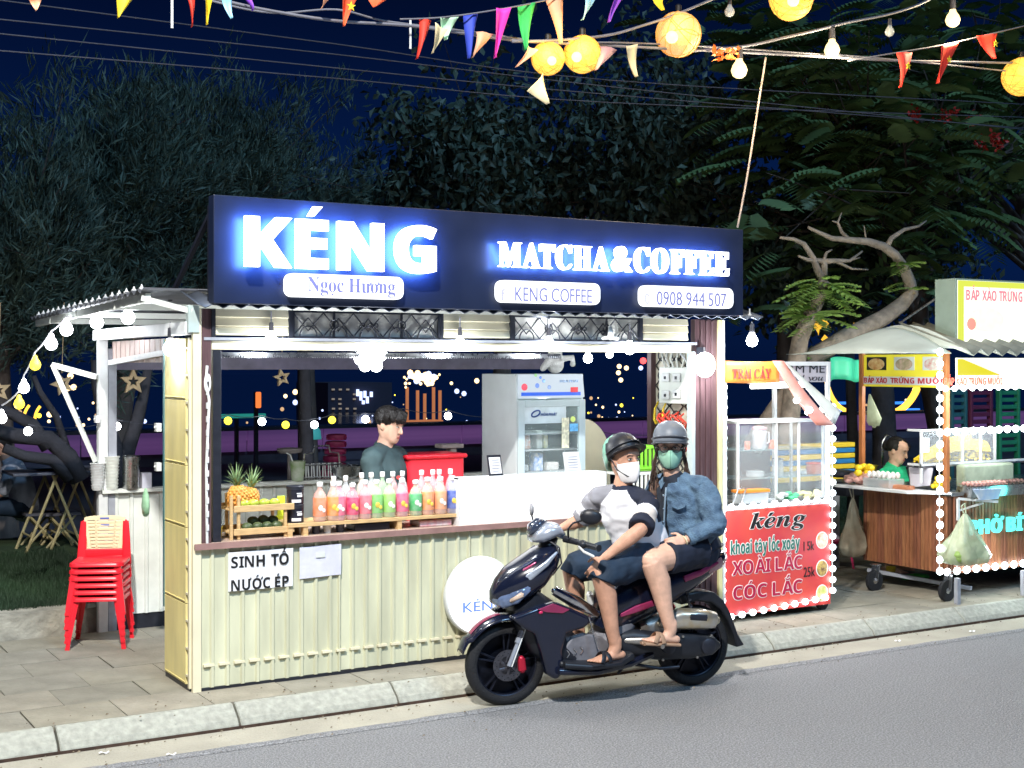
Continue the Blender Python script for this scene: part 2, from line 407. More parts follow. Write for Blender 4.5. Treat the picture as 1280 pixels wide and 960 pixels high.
# teal canopy strips, lantern, blue light bars, golden arches, lit far buildings
def farbox(name, label, cat, x0, y0, x1, y1, Y, m, dep=.3, group=None):
    p, q = far(x0, y0, Y), far(x1, y1, Y); b = MB(); b.box(min(p.x, q.x), max(p.x, q.x), Y, Y + dep, min(p.z, q.z), max(p.z, q.z))
    o = b.build(name, m, bevel=.02)
    if name != 'x':
        c = (p.x + q.x) / 2; f = MB(); f.box(c - .03, c + .03, Y + .1, Y + .16, .15, max(p.z, q.z)); k = f.build('post', M_dark); k.parent = o
    return tag(o, label, cat, group)
M_teal = emat('teal_light', (.03, .42, .36), .55); M_blue = emat('blue_light', (.04, .25, 1), 1.6); M_gold = emat('gold_light', (1, .55, .06), 2.2)
M_orange = emat('orange_light', (1, .22, .05), 1.2); M_warm = emat('far_warm', (1, .7, .35), 3); M_cold = emat('far_cold', (.5, .6, 1), 2.2); M_redl = emat('far_red', (1, .08, .08), 3)
farbox('teal_awning', 'thin teal-lit awning strip far behind the pineapple', 'awning', 264, 518, 333, 522, 22, M_teal, .04)
farbox('paper_lantern', 'upright orange glowing lantern far behind the fruit stand', 'lantern', 320, 490, 327, 510, 21, M_orange, .04)
b = MB(); p = far(390, 548, 15.5); b.lathe([(.01, .16), (.06, .155), (.10, .10), (.115, 0), (.11, -.01)], p - V((0, 0, .0)), 14); b.tube([p + V((0, 0, .14)), V((p.x, p.y, .2))], .015, 6)
tag(b.build('lamp_dome', mat('teal_dome', (.08, .40, .38), .6, var=.1, emis=(.05, .4, .36), es=.35, sample=False), smooth=60), 'teal dome lamp glowing behind the cup basket', 'lamp')
bb = thing('light_bars', 'rows of blue light bars shining across the water', 'lights', far(1100, 515, 40))
for yy, segs in ((504, ((1048, 1068), (1092, 1098), (1108, 1132))), (513, ((1046, 1070), (1110, 1150))), (519, ((1052, 1074), (1108, 1138), (1142, 1158)))):
    for a_, c_ in segs:
        b = MB(); p, q = far(a_, yy, 40), far(c_, yy, 40); b.box(p.x, q.x, 40, 40.2, p.z - .05, p.z + .05); b.build('light_bar', M_blue, bb)
def arc(name, label, cat, px, py, rx, a0, a1, Y, m, r=.05):
    c = far(px, py, Y); k = (far(px + rx, py, Y).x - c.x); b = MB()
    b.tube([c + V((k * math.cos(R(a0 + (a1 - a0) * i / 16)), 0, k * math.sin(R(a0 + (a1 - a0) * i / 16)))) for i in range(17)], r, 8)
    return tag(b.build(name, m), label, cat, 'golden light arches on the promenade')
arc('light_arch', 'golden glowing arch between the two food carts', 'arch light', 1068, 468, 34, 190, 262, 30, M_gold, .07)
arc('light_arch', 'golden curved light behind the cart post with the hanging bag', 'arch light', 1108, 455, 44, -88, -12, 30, M_gold, .11)
arc('light_arch', 'left of two short golden light arcs behind the white prop', 'arch light', 60, 525, 30, 140, 190, 22, M_gold, .022)
arc('light_arch', 'right of two short golden light arcs behind the white prop', 'arch light', 72, 525, 28, 140, 190, 22, M_gold, .022)
# distant town lights: one small emitter per light
random.seed(11)
town = thing('pavilion', 'far pavilion with orange posts under clusters of warm lights', 'building', far(530, 500, 38))
for i, x in enumerate((508, 521, 530, 541, 549)):
    p, q = far(x, 525, 38), far(x + 3, 484 + 4 * (i % 3), 38); b = MB(); b.box(p.x, q.x, 38, 38.06, p.z, q.z)
    b.build('post', mat('lit_orange_post', (.3, .12, .05), .7, emis=(.75, .25, .09), es=.55, sample=False), town)
p, q = far(504, 528, 38), far(554, 525, 38); b = MB(); b.box(p.x, q.x, 38, 38.5, q.z - .1, q.z); b.build('floor_slab', mat('lit_orange_post', (0, 0, 0)), town)
for i in range(46):
    x = 532 + random.gauss(0, 13); y = 470 + abs(random.gauss(0, 11)) - 4
    b = MB(); r = random.choice((.04, .055, .08, .1)); b.ell(far(x, y, 37.8), r, 8); b.build('lamp', M_warm if random.random() < .75 else M_cold, town)
hotel = thing('hotel', 'distant dark hotel with a violet lit sign', 'building', far(455, 500, 60))
b = MB(); p, q = far(410, 548, 60), far(490, 478, 60); b.box(p.x, q.x, 60, 64, p.z, q.z); b.build('wall', mat('far_facade', (.03, .03, .05), .9, emis=(.05, .05, .12), es=.03, sample=False), hotel)
for k, (x, y, h_) in enumerate(((448, 491, 9), (452, 495, 12), (457, 493, 9), (460, 500, 9), (465, 493, 7), (455, 503, 5))):
    b = MB(); p = far(x, y, 59.7); b.box(p.x, p.x + .09, 59.8, 59.95, p.z - h_ * .018, p.z + h_ * .018); b.build('sign_light', M_cold, hotel)
for i in range(4):
    for j in range(7):
        if random.random() < .5: continue
        b = MB(); p = far(416 + i * 9 + random.random(), 488 + j * 6, 59.8); b.box(p.x, p.x + .12, 59.9, 60.0, p.z, p.z + .08); b.build('window', emat('dim_window', (.7, .6, .5), .35), hotel)
farp = [(128, 473, 'warm'), (133, 484, 'warm'), (139, 467, 'cold'), (150, 467, 'warm'), (88, 470, 'warm'), (85, 485, 'warm'), (92, 484, 'warm'), (62, 518, 'warm'), (369, 490, 'warm'), (369, 503, 'cold'), (774, 458, 'warm'), (783, 460, 'warm'), (773, 466, 'warm'), (776, 475, 'warm'), (804, 451, 'red'), (801, 460, 'cold'), (812, 463, 'cold'), (1143, 487, 'warm'), (1152, 516, 'warm'), (590, 458, 'warm'), (596, 476, 'warm'), (571, 489, 'cold'), (580, 492, 'cold')]
wh = {'warm': M_warm, 'cold': M_cold, 'red': M_redl}
side = lambda x: 'behind the side door opening' if 100 < x < 190 else 'left of the white door frame' if x < 100 else 'behind the fruit shelf' if x < 400 else 'beside the fridge' if x < 600 else 'between fridge and meter board' if x < 900 else 'behind the corn cart'
seen = {}; ORD = ['first', 'second', 'third', 'fourth', 'fifth', 'sixth']
for x, y, k in sorted(farp):
    b = MB(); b.ell(far(x, y, 45), .1 if k != 'red' else .14, 8)
    kk = (k, side(x)); seen[kk] = seen.get(kk, 0) + 1
    tag(b.build('distant_lamp', wh[k]), '%s distant %s light from the left %s' % (ORD[seen[kk] - 1], {'warm': 'warm', 'cold': 'bluish', 'red': 'red'}[k], side(x)), 'distant light', 'town lights across the bay')
FS = thing('far_shore_lights', 'scatter of tiny warm and cool lamps along the far shore of the bay', 'lights', far(400, 500, 48)); random.seed(91)
for i in range(95):
    x = random.choice((random.uniform(2, 190), random.uniform(268, 600), random.uniform(735, 800), random.uniform(1045, 1165))); y = 532 - abs(random.gauss(0, 20)); r = random.choice((.03, .045, .06, .08))
    MB().ell(far(x, y, 47), r, 6).build('lamp', (M_warm, M_warm, M_bulby, M_cold, emat('far_soft', (1, .6, .3), .8), emat('far_soft', (1, .6, .3), .8))[random.randrange(6)], FS)
b = MB()
for i in range(6):
    p = far(142, 484 + i * 5.2, 30); b.ell(p, .05, 6)
tag(b.build('light_strip', M_gold), 'vertical row of small golden lights seen through the side door', 'light strip')
b = MB(); b.tube([far(149, 492, 30), far(163, 492, 30), far(163, 506, 30), far(161, 514, 30)], .045, 6); tag(b.build('golden_tube', M_gold), 'bent golden tube light below the star lantern', 'light frame')

# ------------------------------------------------------------------ kiosk
K = thing('food_kiosk', 'cream corrugated drinks kiosk with open serving hatch, counter and tin roof', 'kiosk', (KX0, KY, PZ))
CZ = .975
def rib_panel(x0, x1, z0, z1, y, step, d=.016, foot=True):
    b = MB(); prof = []; x = x0
    while x < x1 - .004:
        w_ = min(step, x1 - x)
        for a_, q in ((0, 0), (.66, 0), (.74, 1), (.90, 1), (.98, 0)):
            prof.append((x + w_ * a_, y - d * q))
        x += step
    prof.append((x1, y)); n = len(prof); zs = [z0, z1]
    b.add([(px_, py_, z) for z in zs for px_, py_ in prof], [(i, i + 1, n + i + 1, n + i) for i in range(n - 1)])
    b.box(x0, x1, y + .001, y + .02, z0, z1); return b
xs = [2.475, 3.36, 4.27, 5.18, 6.03]
for i in range(4):
    rib_panel(xs[i] + .002, xs[i + 1] - .002, PZ + .02 + .004 * (i % 2), CZ - .03, KY + .004 * (i % 2), .092).build('corrugated_panel', M_cream, K)
b = MB()
for i in range(42):      # pressed kick fold along the panels' feet
    x = 2.5 + i * .092
    if x < 6.0: b.box(x, x + .062, KY - .0185, KY + .003, .262, .276)
b.build('pressed_fold', M_cream2, K)
b = MB(); b.box(2.44, 6.10, KY - .035, KY + .42, CZ - .03, CZ); b.build('counter_top', mat('counter_laminate', (.45, .33, .26), .4, var=.2, scale=9, stretch=(1, 9, 1)), K, bevel=.004)
b = MB(); b.box(2.44, 6.10, KY - .043, KY - .036, CZ - .034, CZ + .002); b.build('counter_edge', mat('edge_strip', (.34, .20, .18), .5, var=.2), K)
b = MB(); b.box(2.44, 6.06, KY - .008, KY + .03, PZ + .0, PZ + .018); b.build('base_rail', M_dark, K)
# side panels (yellow), stacked sheets with a slotted strip
zz = [PZ + .03, .62, 1.06, 1.42, 1.80, 2.16]
for i in range(5):
    b = MB(); b.box(KX0 - .01, KX0 + .012, KY + .085, KY + .50, zz[i] + .002, zz[i + 1] - .002); b.box(KX0 - .014, KX0 - .0095, KY + .10, KY + .485, zz[i] + .012, zz[i] + .018)
    b.build('side_panel', M_yellow, K, bevel=.002)
b = MB(); b.box(KX0 - .012, KX0 + .01, KY + .012, KY + .04, PZ + .02, 2.16)
for i in range(13):
    z = .2 + i * .158; b.box(KX0 - .011, KX0 + .009, KY + .0405, KY + .084, z, z + .012)
b.build('slotted_strip', M_cream2, K)
b = MB(); b.box(KX0 + .012, KX0 + .03, KY + .041, KY + .083, PZ + .02, 2.16); b.build('dark_liner', M_dark, K)
b = MB(); b.box(KX0 - .005, KX0 + .02, KY + .02, KY + .5, PZ, PZ + .03); b.build('bottom_rail', M_dark, K)
b = MB(); b.box(KX0 - .012, KX0 + .015, KY + .502, KY + .53, PZ + .42, 2.16); b.build('teal_edge', mat('teal_edge', (.10, .28, .30), .4, var=.2), K)
# front posts
b = MB(); b.box(KX0 + .0, KX0 + .05, KY - .02, KY + .011, PZ, 2.33); b.build('corner_post', M_cream2, K, bevel=.003)
b = MB(); b.box(2.49, 2.545, KY - .015, KY + .04, CZ, 2.33); b.build('post', M_brown, K, bevel=.003)
b = MB(); b.box(2.60 - .04, 2.60 + .01, KY + .0, KY + .05, CZ, 2.10); b.build('post', M_dark, K, bevel=.003)
b = MB(); b.box(6.065, 6.095, KY - .01, KY + .05, CZ - .2, 2.10); b.build('post', mat('pale_blue_post', (.52, .60, .62), .4, var=.1), K, bevel=.003)
b = MB(); b.box(6.10, 6.30, KY, KY + .05, PZ, 2.33)
for x in (6.14, 6.19, 6.24): b.box(x, x + .02, KY - .012, KY - .0005, PZ + .02, 2.32)
b.build('right_post', M_brown, K)
b = MB(); b.box(6.305, 6.335, KY - .02, KY + .03, PZ, 2.33); b.build('edge_post', mat('pale_yellow_post', (.72, .68, .36), .5, var=.1), K, bevel=.003)
b = MB(); b.box(6.345, 6.365, KY - .01, KY + .03, PZ, 2.33); b.build('edge_post', M_white, K, bevel=.003)
# header: siding boards with lattice windows
HZ0, HZ1 = 2.165, 2.33
def siding(x0, x1):
    for k in range(3):
        b = MB(); z = HZ0 + .01 + k * .052; b.prism([(x0, KY + .004, z), (x0, KY - .014, z + .006), (x0, KY - .002, z + .05), (x0, KY + .004, z + .05)], (x1 - x0, 0, 0)); b.build('siding_board', M_cream2, K)
siding(2.56, 3.02); siding(4.06, 4.555); siding(5.63, 6.03)
def lattice(x0, x1):
    b = MB(); L = x1 - x0; y = KY - .012; zc = (HZ0 + HZ1) / 2; h = (HZ1 - HZ0) / 2 - .012; r = .0045
    for t in (HZ0 + .006, HZ1 - .006): b.bar((x0, y, t), (x1, y, t), .012)
    for t in (x0 + .006, x1 - .006, x0 + L * .27, x0 + L * .73): b.bar((t, y, HZ0), (t, y, HZ1), .012)
    n = 5; s = L / n
    for i in range(n):
        a = x0 + i * s; m = a + s / 2
        b.tube([(a, y, zc - h), (m, y, zc + h * .55), (a + s, y, zc - h)], r, 6); b.tube([(a, y, zc + h), (m, y, zc - h * .55), (a + s, y, zc + h)], r, 6)
        b.tube([(m + .055 * math.cos(R(d)), y - .004, zc - h + .06 * math.sin(R(d))) for d in range(0, 181, 20)], r, 6)
    for cx in (x0 + L * .27, x0 + L * .73):
        b.tube([(cx + .026 * math.cos(R(d)), y - .004, zc + .03 * math.sin(R(d))) for d in range(0, 361, 24)], r, 6)
    cx = x0 + L / 2
    for k in (-1, 0, 1):
        b.tube([(cx + k * .045 + .018 * math.cos(R(d)), y - .006, zc + .012 * math.sin(R(d * 1.6))) for d in range(-100, 200, 25)], r * .9, 6)
    b.build('lattice', M_dark, K)
    b = MB(); b.box(x0, x1, KY + .0, KY + .006, HZ0, HZ1); b.build('lattice_backing', mat('lattice_back', (.66, .65, .60), .5, var=.3, scale=14), K)
lattice(3.045, 4.035); lattice(4.58, 5.60)
b = MB()
for x in (2.545, 3.02, 4.037, 4.557, 5.602): MB().box(x, x + .024, KY - .02, KY + .002, HZ0, HZ1).build('header_stud', M_dark, K)
b = MB(); b.box(2.50, 6.10, KY - .022, KY + .03, HZ0 - .018, HZ0 - .001); b.build('header_rail', M_grey, K)
b = MB(); b.box(2.55, 6.06, KY - .006, KY + .05, 2.092, HZ0 - .02); b.build('header_beam', M_cream2, K, bevel=.004)
b = MB(); b.box(2.6, 5.0, KY + .06, KY + .08, 2.052, 2.078)
for i in range(160): b.box(2.6 + i * .015, 2.6 + i * .015 + .008, KY + .056, KY + .0595, 2.046, 2.062)
b.build('awning_track', M_steel, K)
# back wall, half height, standing seam
for i in range(9):
    x = KX0 + .02 + i * .43; rib_panel(x, x + .427, PZ + .11 + .003 * (i % 2), 1.10, KB - .01, .107, .012).build('back_panel', M_whitesheet, K)
b = MB(); b.box(KX0, KX1, KB - .06, KB + .05, 1.10, 1.125); b.build('back_shelf', M_whitesheet, K)
b = MB(); b.box(KX0, KX1, KB + .0, KB + .04, PZ, PZ + .11); b.build('sill_rail', M_dark, K)
b = MB(); b.box(KX0 + .1, KX1, KB, KB + .05, 1.97, 2.10); b.build('back_beam', mat('back_beam', (.12, .11, .17), .5, var=.3), K)
# back left white posts, side frame
b = MB(); b.box(KX0 - .02, KX0 + .045, KB - .03, KB + .03, PZ, 2.20)
b.build('white_post', M_white, K, bevel=.004)
b = MB(); b.box(KX0 + .05, KX0 + .11, KB - .02, KB + .03, PZ, 2.12); b.build('grey_post', M_grey, K, bevel=.004)
b = MB(); b.bar((KX0 - .02, KY + .0, 2.215), (KX0 - .02, KB + .05, 2.215), .045, .075); b.build('side_beam', M_white, K, bevel=.004)
b = MB(); b.bar((KX0 + .06, KY + .52, 2.09), (KX0 + .06, KB - .03, 2.02), .03, .035); b.build('side_rail', M_white, K)
b = MB()
for i in range(13):
    y = KY + .55 + i * .118; b.box(KX0 + .08, KX0 + .095, y, y + .1, 2.02, 2.17)
b.build('side_slat_panel', mat('pink_sheet', (.55, .42, .38), .5, var=.15), K)
b = MB(); b.box(KX0 - .03, KX0 + .035, KY - .03, KY + .02, 2.19, 2.345); b.build('bracket', mat('pale_bracket', (.45, .55, .54), .5), K, bevel=.003)
for z, y in ((1.60, KB - .04), (1.6, KY + .56), (1.36, KY + .56)):
    b = MB(); b.box(KX0 - .05, KX0 - .02, y - .03, y + .02, z, z + .05); b.ell((KX0 - .052, y, z + .025), (.006, .009, .009), 8); b.build('hinge_plate', M_white, K)
# propped shutter frame on the left
b = MB(); p0 = V((KX0 - .03, KB - .02, 1.92)); p1 = onX(66, 456, 2.15); p2 = V((KX0 - .03, KB + .01, 1.32))
b.bar(p0, p1, .035); b.bar(p1, p2, .028); b.build('shutter_prop', M_whitesheet, K)
# roof: corrugated, two slopes
def corr(fn0, fn1, n, amp, mi=0):
    b = MB(); vs = []
    for i in range(n * 4 + 1):
        t = i / (n * 4); z = amp * math.cos(i * math.pi / 2)
        p, q = fn0(t), fn1(t); vs += [p + V((0, 0, z)), q + V((0, 0, z))]
    b.add(vs, [(2 * i, 2 * i + 1, 2 * i + 3, 2 * i + 2) for i in range(n * 4)]); return b
RX0, RX1 = 2.20, 6.62
rf = corr(lambda t: V((RX0 + .22 + (RX1 - RX0 - .22) * t, KY - .13, 2.345)), lambda t: V((RX0 + .22 + (RX1 - RX0 - .22) * t, KY + .18, 2.43)), 40, .012).build('roof_front', M_roof, K, smooth=80)
so_ = rf.modifiers.new('s', 'SOLIDIFY'); so_.thickness = .006
rb = corr(lambda t: V((RX0, KY + .16 + 3.1 * t, 2.437 - .073 * t)), lambda t: V((RX1, KY + .16 + 3.1 * t, 2.437 - .073 * t)), 24, .014).build('roof_sheet', M_roofu, K, smooth=80)
so_ = rb.modifiers.new('s', 'SOLIDIFY'); so_.thickness = .006
b = MB()
for i in range(11):
    x = 2.62 + i * .39; b.lathe([(.014, 0), (.014, .01), (.006, .012), (.005, .05)], (x, KY - .1, 2.362), 8)
b.build('roof_screw', M_white, K)
b = MB()
for i in range(18):
    y = KY + .3 + i * .165; b.lathe([(.016, 0), (.017, .012), (.008, .02), (.003, .035)], (RX0 + .03, y, 2.445 - .0235 * (y - KY - .16)), 8)
b.build('roof_cap', M_white, K)
b = MB(); b.bar((RX0 + .04, KY + .2, 2.395), (RX0 + .04, KY + 3.2, 2.325), .03, .05)
for y, z in ((KY + .9, 2.37), (KY + 1.9, 2.35), (KY + 2.7, 2.33)): b.bar((RX0 + .02, y, z), (RX1 - .1, y, z), .04)
b.bar((RX0, KY + .18, 2.39), (KX0, KY - .02, 2.31), .03)
b.build('rafter', M_whitesheet, K)
# right inner wall: dark post, pale panel with scroll grille
b = MB(); b.bar((KX1 - .12, KY + .62, CZ), (KX1 - .12, KY + .62, 2.1), .05); b.build('inner_post', M_brown, K)
b = MB(); b.box(KX1 - .10, KX1 - .08, KY + .06, KY + .60, PZ, 2.1); b.build('inner_panel', mat('inner_panel', (.60, .56, .45), .55, var=.25, scale=9), K)
b = MB(); x = KX1 - .112
for k in range(7):
    z = 1.1 + k * .15
    for yy in (KY + .15, KY + .33, KY + .5):
        b.tube([(x, yy, z + .07), (x, yy + .08, z), (x, yy, z - .07), (x, yy - .08, z), (x, yy, z + .07)], .006, 6)
        b.tube([(x, yy + .05 * math.cos(R(a)), z + .075 + .04 * math.sin(R(a))) for a in range(0, 361, 30)], .005, 6)
b.build('scroll_grille', M_dark, K)
# kick disc light sign and sun hooks
b = MB(); b.tube([(2.515, KY - .03, 2.0), (2.505, KY - .035, 1.9), (2.525, KY - .035, 1.8), (2.51, KY - .03, 1.4), (2.515, KY - .03, CZ)], .008, 8)
b.tube([(2.515 + .015 * math.cos(a / 3), KY - .035, 1.9 + .05 * math.sin(a / 3)) for a in range(20)], .006, 6)
b.build('post_cable', M_white, K)
for i in range(12):
    z = 1.05 + i * .078; b = MB(); b.bar((2.515, KY - .036, z), (2.515, KY - .036, z + .035), .014); b.build('cable_clip', M_white, K)

# ------------------------------------------------------------------ big sign board
SY = KY - .17
M_sl = emat('sign_letter', (.93, .96, 1), 5.5)
tl = onY(267, 243, SY); br = onY(929, 395, SY); bl = onY(265, 379, SY)
SG = thing('shop_sign', 'long dark shop sign with glowing white letters above the kiosk roof', 'sign', (tl.x, SY, bl.z))
b = MB(); b.box(tl.x, br.x, SY, SY + .09, bl.z, tl.z); b.build('board', M_navy, SG, bevel=.004)
b = MB()
for x in (tl.x + .02, (tl.x + br.x) / 2, br.x - .06): b.bar((x, SY + .11, bl.z - .0), (x, SY + .11, tl.z - .05), .03); b.bar((x, SY + .12, tl.z - .1), (x, SY + .9, bl.z + .06), .025)
b.build('bracket', M_dark, SG)['kind'] = 'stuff'
M_side = mat('letter_return', (.10, .09, .12), .5, var=0)
def channel(txt, style, px0, pyb, pyt, px1, bold=0, track=0):
    a_, c_, d_ = onY(px0, pyb, SY - .10), onY(px0, pyt, SY - .10), onY(px1, pyt, SY - .10)
    h = c_.z - a_.z; vs, fs, W, spans = lettering(txt, style, bold, track); kx = (d_.x - a_.x) / W
    chars = [c for c in txt if c != ' ']
    for ch, (s0, s1, v0, v1) in zip(chars, spans):
        mb = MB()
        for f in fs:
            if v0 <= f[0] < v1:
                back = all(vs[q][2] < 0 for q in f); mb.f.append(tuple(q - v0 for q in f)); mb.m.append(1 if back else 0)
        mb.v = [(a_.x + x * kx, SY - .085 - z * .035, a_.z + y * h) for x, y, z in vs[v0:v1]]
        mb.build('letter', [M_sl, M_back], SG)
M_back = emat('letter_back_glow', (.10, .28, 1), 85, sample=True)  # blue glow added behind the letters to imitate bloom round them
channel('KÉNG', 'sansb', 307, 331, 271, 546, bold=.02, track=.03)
channel('MATCHA', 'serifb', 625, 333, 302, 762, bold=0, track=.06)
channel('&', 'sansb', 767, 338, 306, 791, bold=.02)
channel('COFFEE', 'serifb', 795, 340, 309, 912, bold=0, track=.06)
def rrect(b, x0, x1, y, dep, z0, z1, r, n=5):
    pts = []
    for cx, cz, a0 in ((x1 - r, z1 - r, 0), (x0 + r, z1 - r, 90), (x0 + r, z0 + r, 180), (x1 - r, z0 + r, 270)):
        for k in range(n + 1):
            a = R(a0 + 90 * k / n); pts.append((cx + r * math.cos(a), y, cz + r * math.sin(a)))
    b.prism(pts, (0, dep, 0))
M_pill = emat('pill_light', (.93, .96, 1), 2.0, sample=True)
M_pt = mat('pill_print', (.10, .10, .25), .6, var=0, emis=(.22, .25, .55), es=.6, sample=False)
M_pt2 = mat('pill_print_faint', (.3, .3, .5), .6, var=0, emis=(.42, .44, .72), es=.7, sample=False)
def pill(px0, px1, py0, py1, rows, name='name_plate'):
    a_, c_ = onY(px0, py1, SY), onY(px1, py0, SY); b = MB(); rrect(b, a_.x, c_.x, SY - .05, .048, a_.z, c_.z, (c_.z - a_.z) * .32)
    pl = b.build(name, M_pill, SG)
    for txt, st, x0, x1, yb, yt, m in rows:
        p, q = onY(x0, yb, SY - .052), onY(x1, yt, SY - .052)
        t = MB(); t.text(txt, st, q.z - p.z, p, depth=.004, align='L', fit=q.x - p.x); t.build('lettering', m, pl)
pill(354, 500, 347, 371, [('+', 'serifb', 366, 373, 358, 350, M_pt2), ('Ngọc Hương', 'serifb', 385, 494, 364, 350, M_pt)])
pill(618, 745, 355, 378, [('f', 'sansb', 626, 632, 376, 362, M_pt2), ('KENG COFFEE', 'sans', 644, 740, 376, 362, M_pt)])
pill(797, 911, 361, 383, [('0', 'script', 806, 812, 380, 367, M_pt2), ('0908 944 507', 'sans', 821, 908, 381, 367, M_pt)])
# ------------------------------------------------------------------ bulbs on the kiosk
def bulb_proto(r, m, sock=True):
    b = MB(); b.lathe([(.004, r * 1.75), (r * .38, r * 1.5), (r * .45, r * 1.1), (r * .8, r * .6), (r, 0), (r * .8, -r * .6), (r * .45, -r * .88), (.001, -r)], (0, 0, 0), 14)
    return b
def hung_bulb(p, top, r, m, label, power=0, col=(.9, .95, 1), group='bulbs hanging round the kiosk', cat='bulb'):
    r *= 1.22  # bulb made larger so its shape takes in the bloom
    t = thing('hanging_bulb', label, cat, p, group)
    b = bulb_proto(r, m); b.build('glass_bulb', m, t, smooth=80, local=True)
    b = MB(); b.lathe([(.004, r * 2.9), (r * .35, r * 2.8), (r * .42, r * 1.4), (r * .3, r * 1.3)], (0, 0, 0), 10); b.build('socket', M_cabled, t, local=True)
    if top > .0: b = MB(); b.tube([(0, 0, r * 2.8), (0, 0, top)], .005, 6); b.build('cord', M_cable, t, local=True)
    if power: lamp('bulb_light', V(p) + V((0, -r * 1.3 if m is not M_bulby else -r * 1.3, -r * 1.4)), power, col, r, t)
    return t
yb = KY - .06
for (x, y, r, lab, pw) in ((339, 425, .030, 'white bulb hanging under the left lattice window of the kiosk', 6), (575, 430, .030, 'white bulb hanging between the two lattice windows', 6),
                        (686, 431, .033, 'white bulb hanging just below the right lattice window, left end', 6), (787, 436, .033, 'white bulb at the right end of the right lattice window', 6),
                        (686, 388, .022, 'small white bulb on the roof edge above the right lattice window', 2)):
    hung_bulb(onY(x, y, yb), .17 if y > 400 else 0, r, M_bulb, lab, pw)
hung_bulb(onY(735, 448, 8.6), .12, .03, M_bulb, 'small round white bulb hanging inside above the fridge', 6)
hung_bulb(onY(762, 443, 8.0), .05, .022, M_bulb, 'tiny white bulb under the beam right of the plush toy', 2)
hung_bulb(onX(213, 436, KX0 - .04), .16, .036, M_bulb, 'white bulb hanging in front of the yellow side panel', 9)
hung_bulb(onY(940, 426, KY - .05), .14, .036, M_bulb, 'white bulb hanging from the roof corner right of the kiosk', 14)
# cluster of LED bulbs in the hatch: one pendant fitting
p = onY(463, 446, 7.75); t = thing('pendant_light', 'bright clustered pendant lamp hanging in the middle of the serving hatch', 'lamp', p)
b = MB(); b.lathe([(.006, .16), (.03, .15), (.034, .07), (.02, .065)], (0, 0, 0), 12); b.build('socket', M_cabled, t, local=True)
for i, (dx, dz, r) in enumerate(((0, 0, .068), (-.068, -.01, .044), (.066, .015, .044), (-.04, -.055, .038), (.04, -.055, .040), (.0, .06, .036))):
    b = MB(); b.ell((dx, -.01 * (i % 2), dz), r, 14); b.build('led_bulb', M_bulb, t, smooth=80, local=True)
lamp('hatch_light', p + V((0, -.13, -.1)), 30, (.93, .97, 1), .06, t); lamp('hatch_light', p + V((0, .18, -.05)), 24, (.93, .97, 1), .06, t)
p = onY(881, 456, KY - .07); t = thing('post_lamp', 'dazzling white lamp on the kiosk right post', 'lamp', p)
b = MB(); b.ell((0, 0, 0), (.085, .055, .09), 16); b.build('led_globe', M_bulb, t, smooth=80, local=True)
b = MB(); b.bar((-.02, .03, .1), (.03, .07, .1), .05); b.build('wall_mount', M_dark, t, local=True)
lamp('post_light', p + V((0, -.13, -.04)), 20, (.93, .97, 1), .06, t)
# arc of bulbs at the left roof corner : a string that swings
def string(name, label, cat, pts, r=.006, m=None, group=None):
    t = thing(name, label, cat, pts[0], group); b = MB(); fine = []
    for i in range(len(pts) - 1):
        a_, c_ = V(pts[i]), V(pts[i + 1]); L = (c_ - a_).length
        for k in range(6):
            s_ = k / 6; fine.append(a_.lerp(c_, s_) - V((0, 0, L * .07 * 4 * s_ * (1 - s_))))
    fine.append(V(pts[-1])); b.tube(fine, r, 6); b.build('cable', m or M_cable, t); return t
lb = [(160, 397, 9.0, .046, 'w'), (121, 403, 9.35, .046, 'w'), (83, 412, 9.7, .046, 'w'), (64, 430, 9.75, .044, 'w'), (44, 456, 9.8, .04, 'y'), (30, 485, 9.8, .038, 'w'), (24, 505, 9.85, .038, 'y'), (2, 523, 9.9, .036, 'w')]
pts = [onX(x, y, 2.12) if i < 3 else None for i, (x, y, *_r) in enumerate(lb)]
P_ = []
for i, (x, y, Y_, r, c) in enumerate(lb):
    q = onY(x, y, Y_); P_.append(q)
st = string('light_string', 'drooping string of white and yellow bulbs at the kiosk left roof corner', 'string lights', [q + V((0, 0, .09)) for q in P_])
for q, (x, y, Y_, r, c) in zip(P_, lb):
    b = bulb_proto(r, None); b.v = [(v[0] + q.x, v[1] + q.y, v[2] + q.z) for v in b.v]
    b.build('bulb', M_bulb if c == 'w' else M_bulby, st, smooth=80)
for q in (P_[0], P_[1], P_[2], P_[3]): lamp('string_light_glow', q + V((0, -.09, -.07)), 3.5, (.92, .96, 1), .05, st)
# string of small bulbs behind the kiosk
lb = [(35, 539, 'w'), (146, 533, 'w'), (285, 526, 'y'), (327.5, 527, 'w'), (357, 531, 'y'), (393, 531, 'w'), (415, 525, 'y'), (457, 524, 'w'), (504, 518, 'y'), (560, 520, 'w'), (640, 524, 'y'), (1010, 515, 'w')]
P_ = [onY(x, y, 12.3) for x, y, c in lb]
st = string('light_string', 'long string of small yellow and white bulbs hung over the lawn behind the kiosk', 'string lights', [q + V((0, 0, .06)) for q in P_], .004, M_cabled)
for q, (x, y, c) in zip(P_, lb): MB().ell(q, .038, 12).build('bulb', M_bulb if c == 'w' else M_bulby, st, smooth=80)
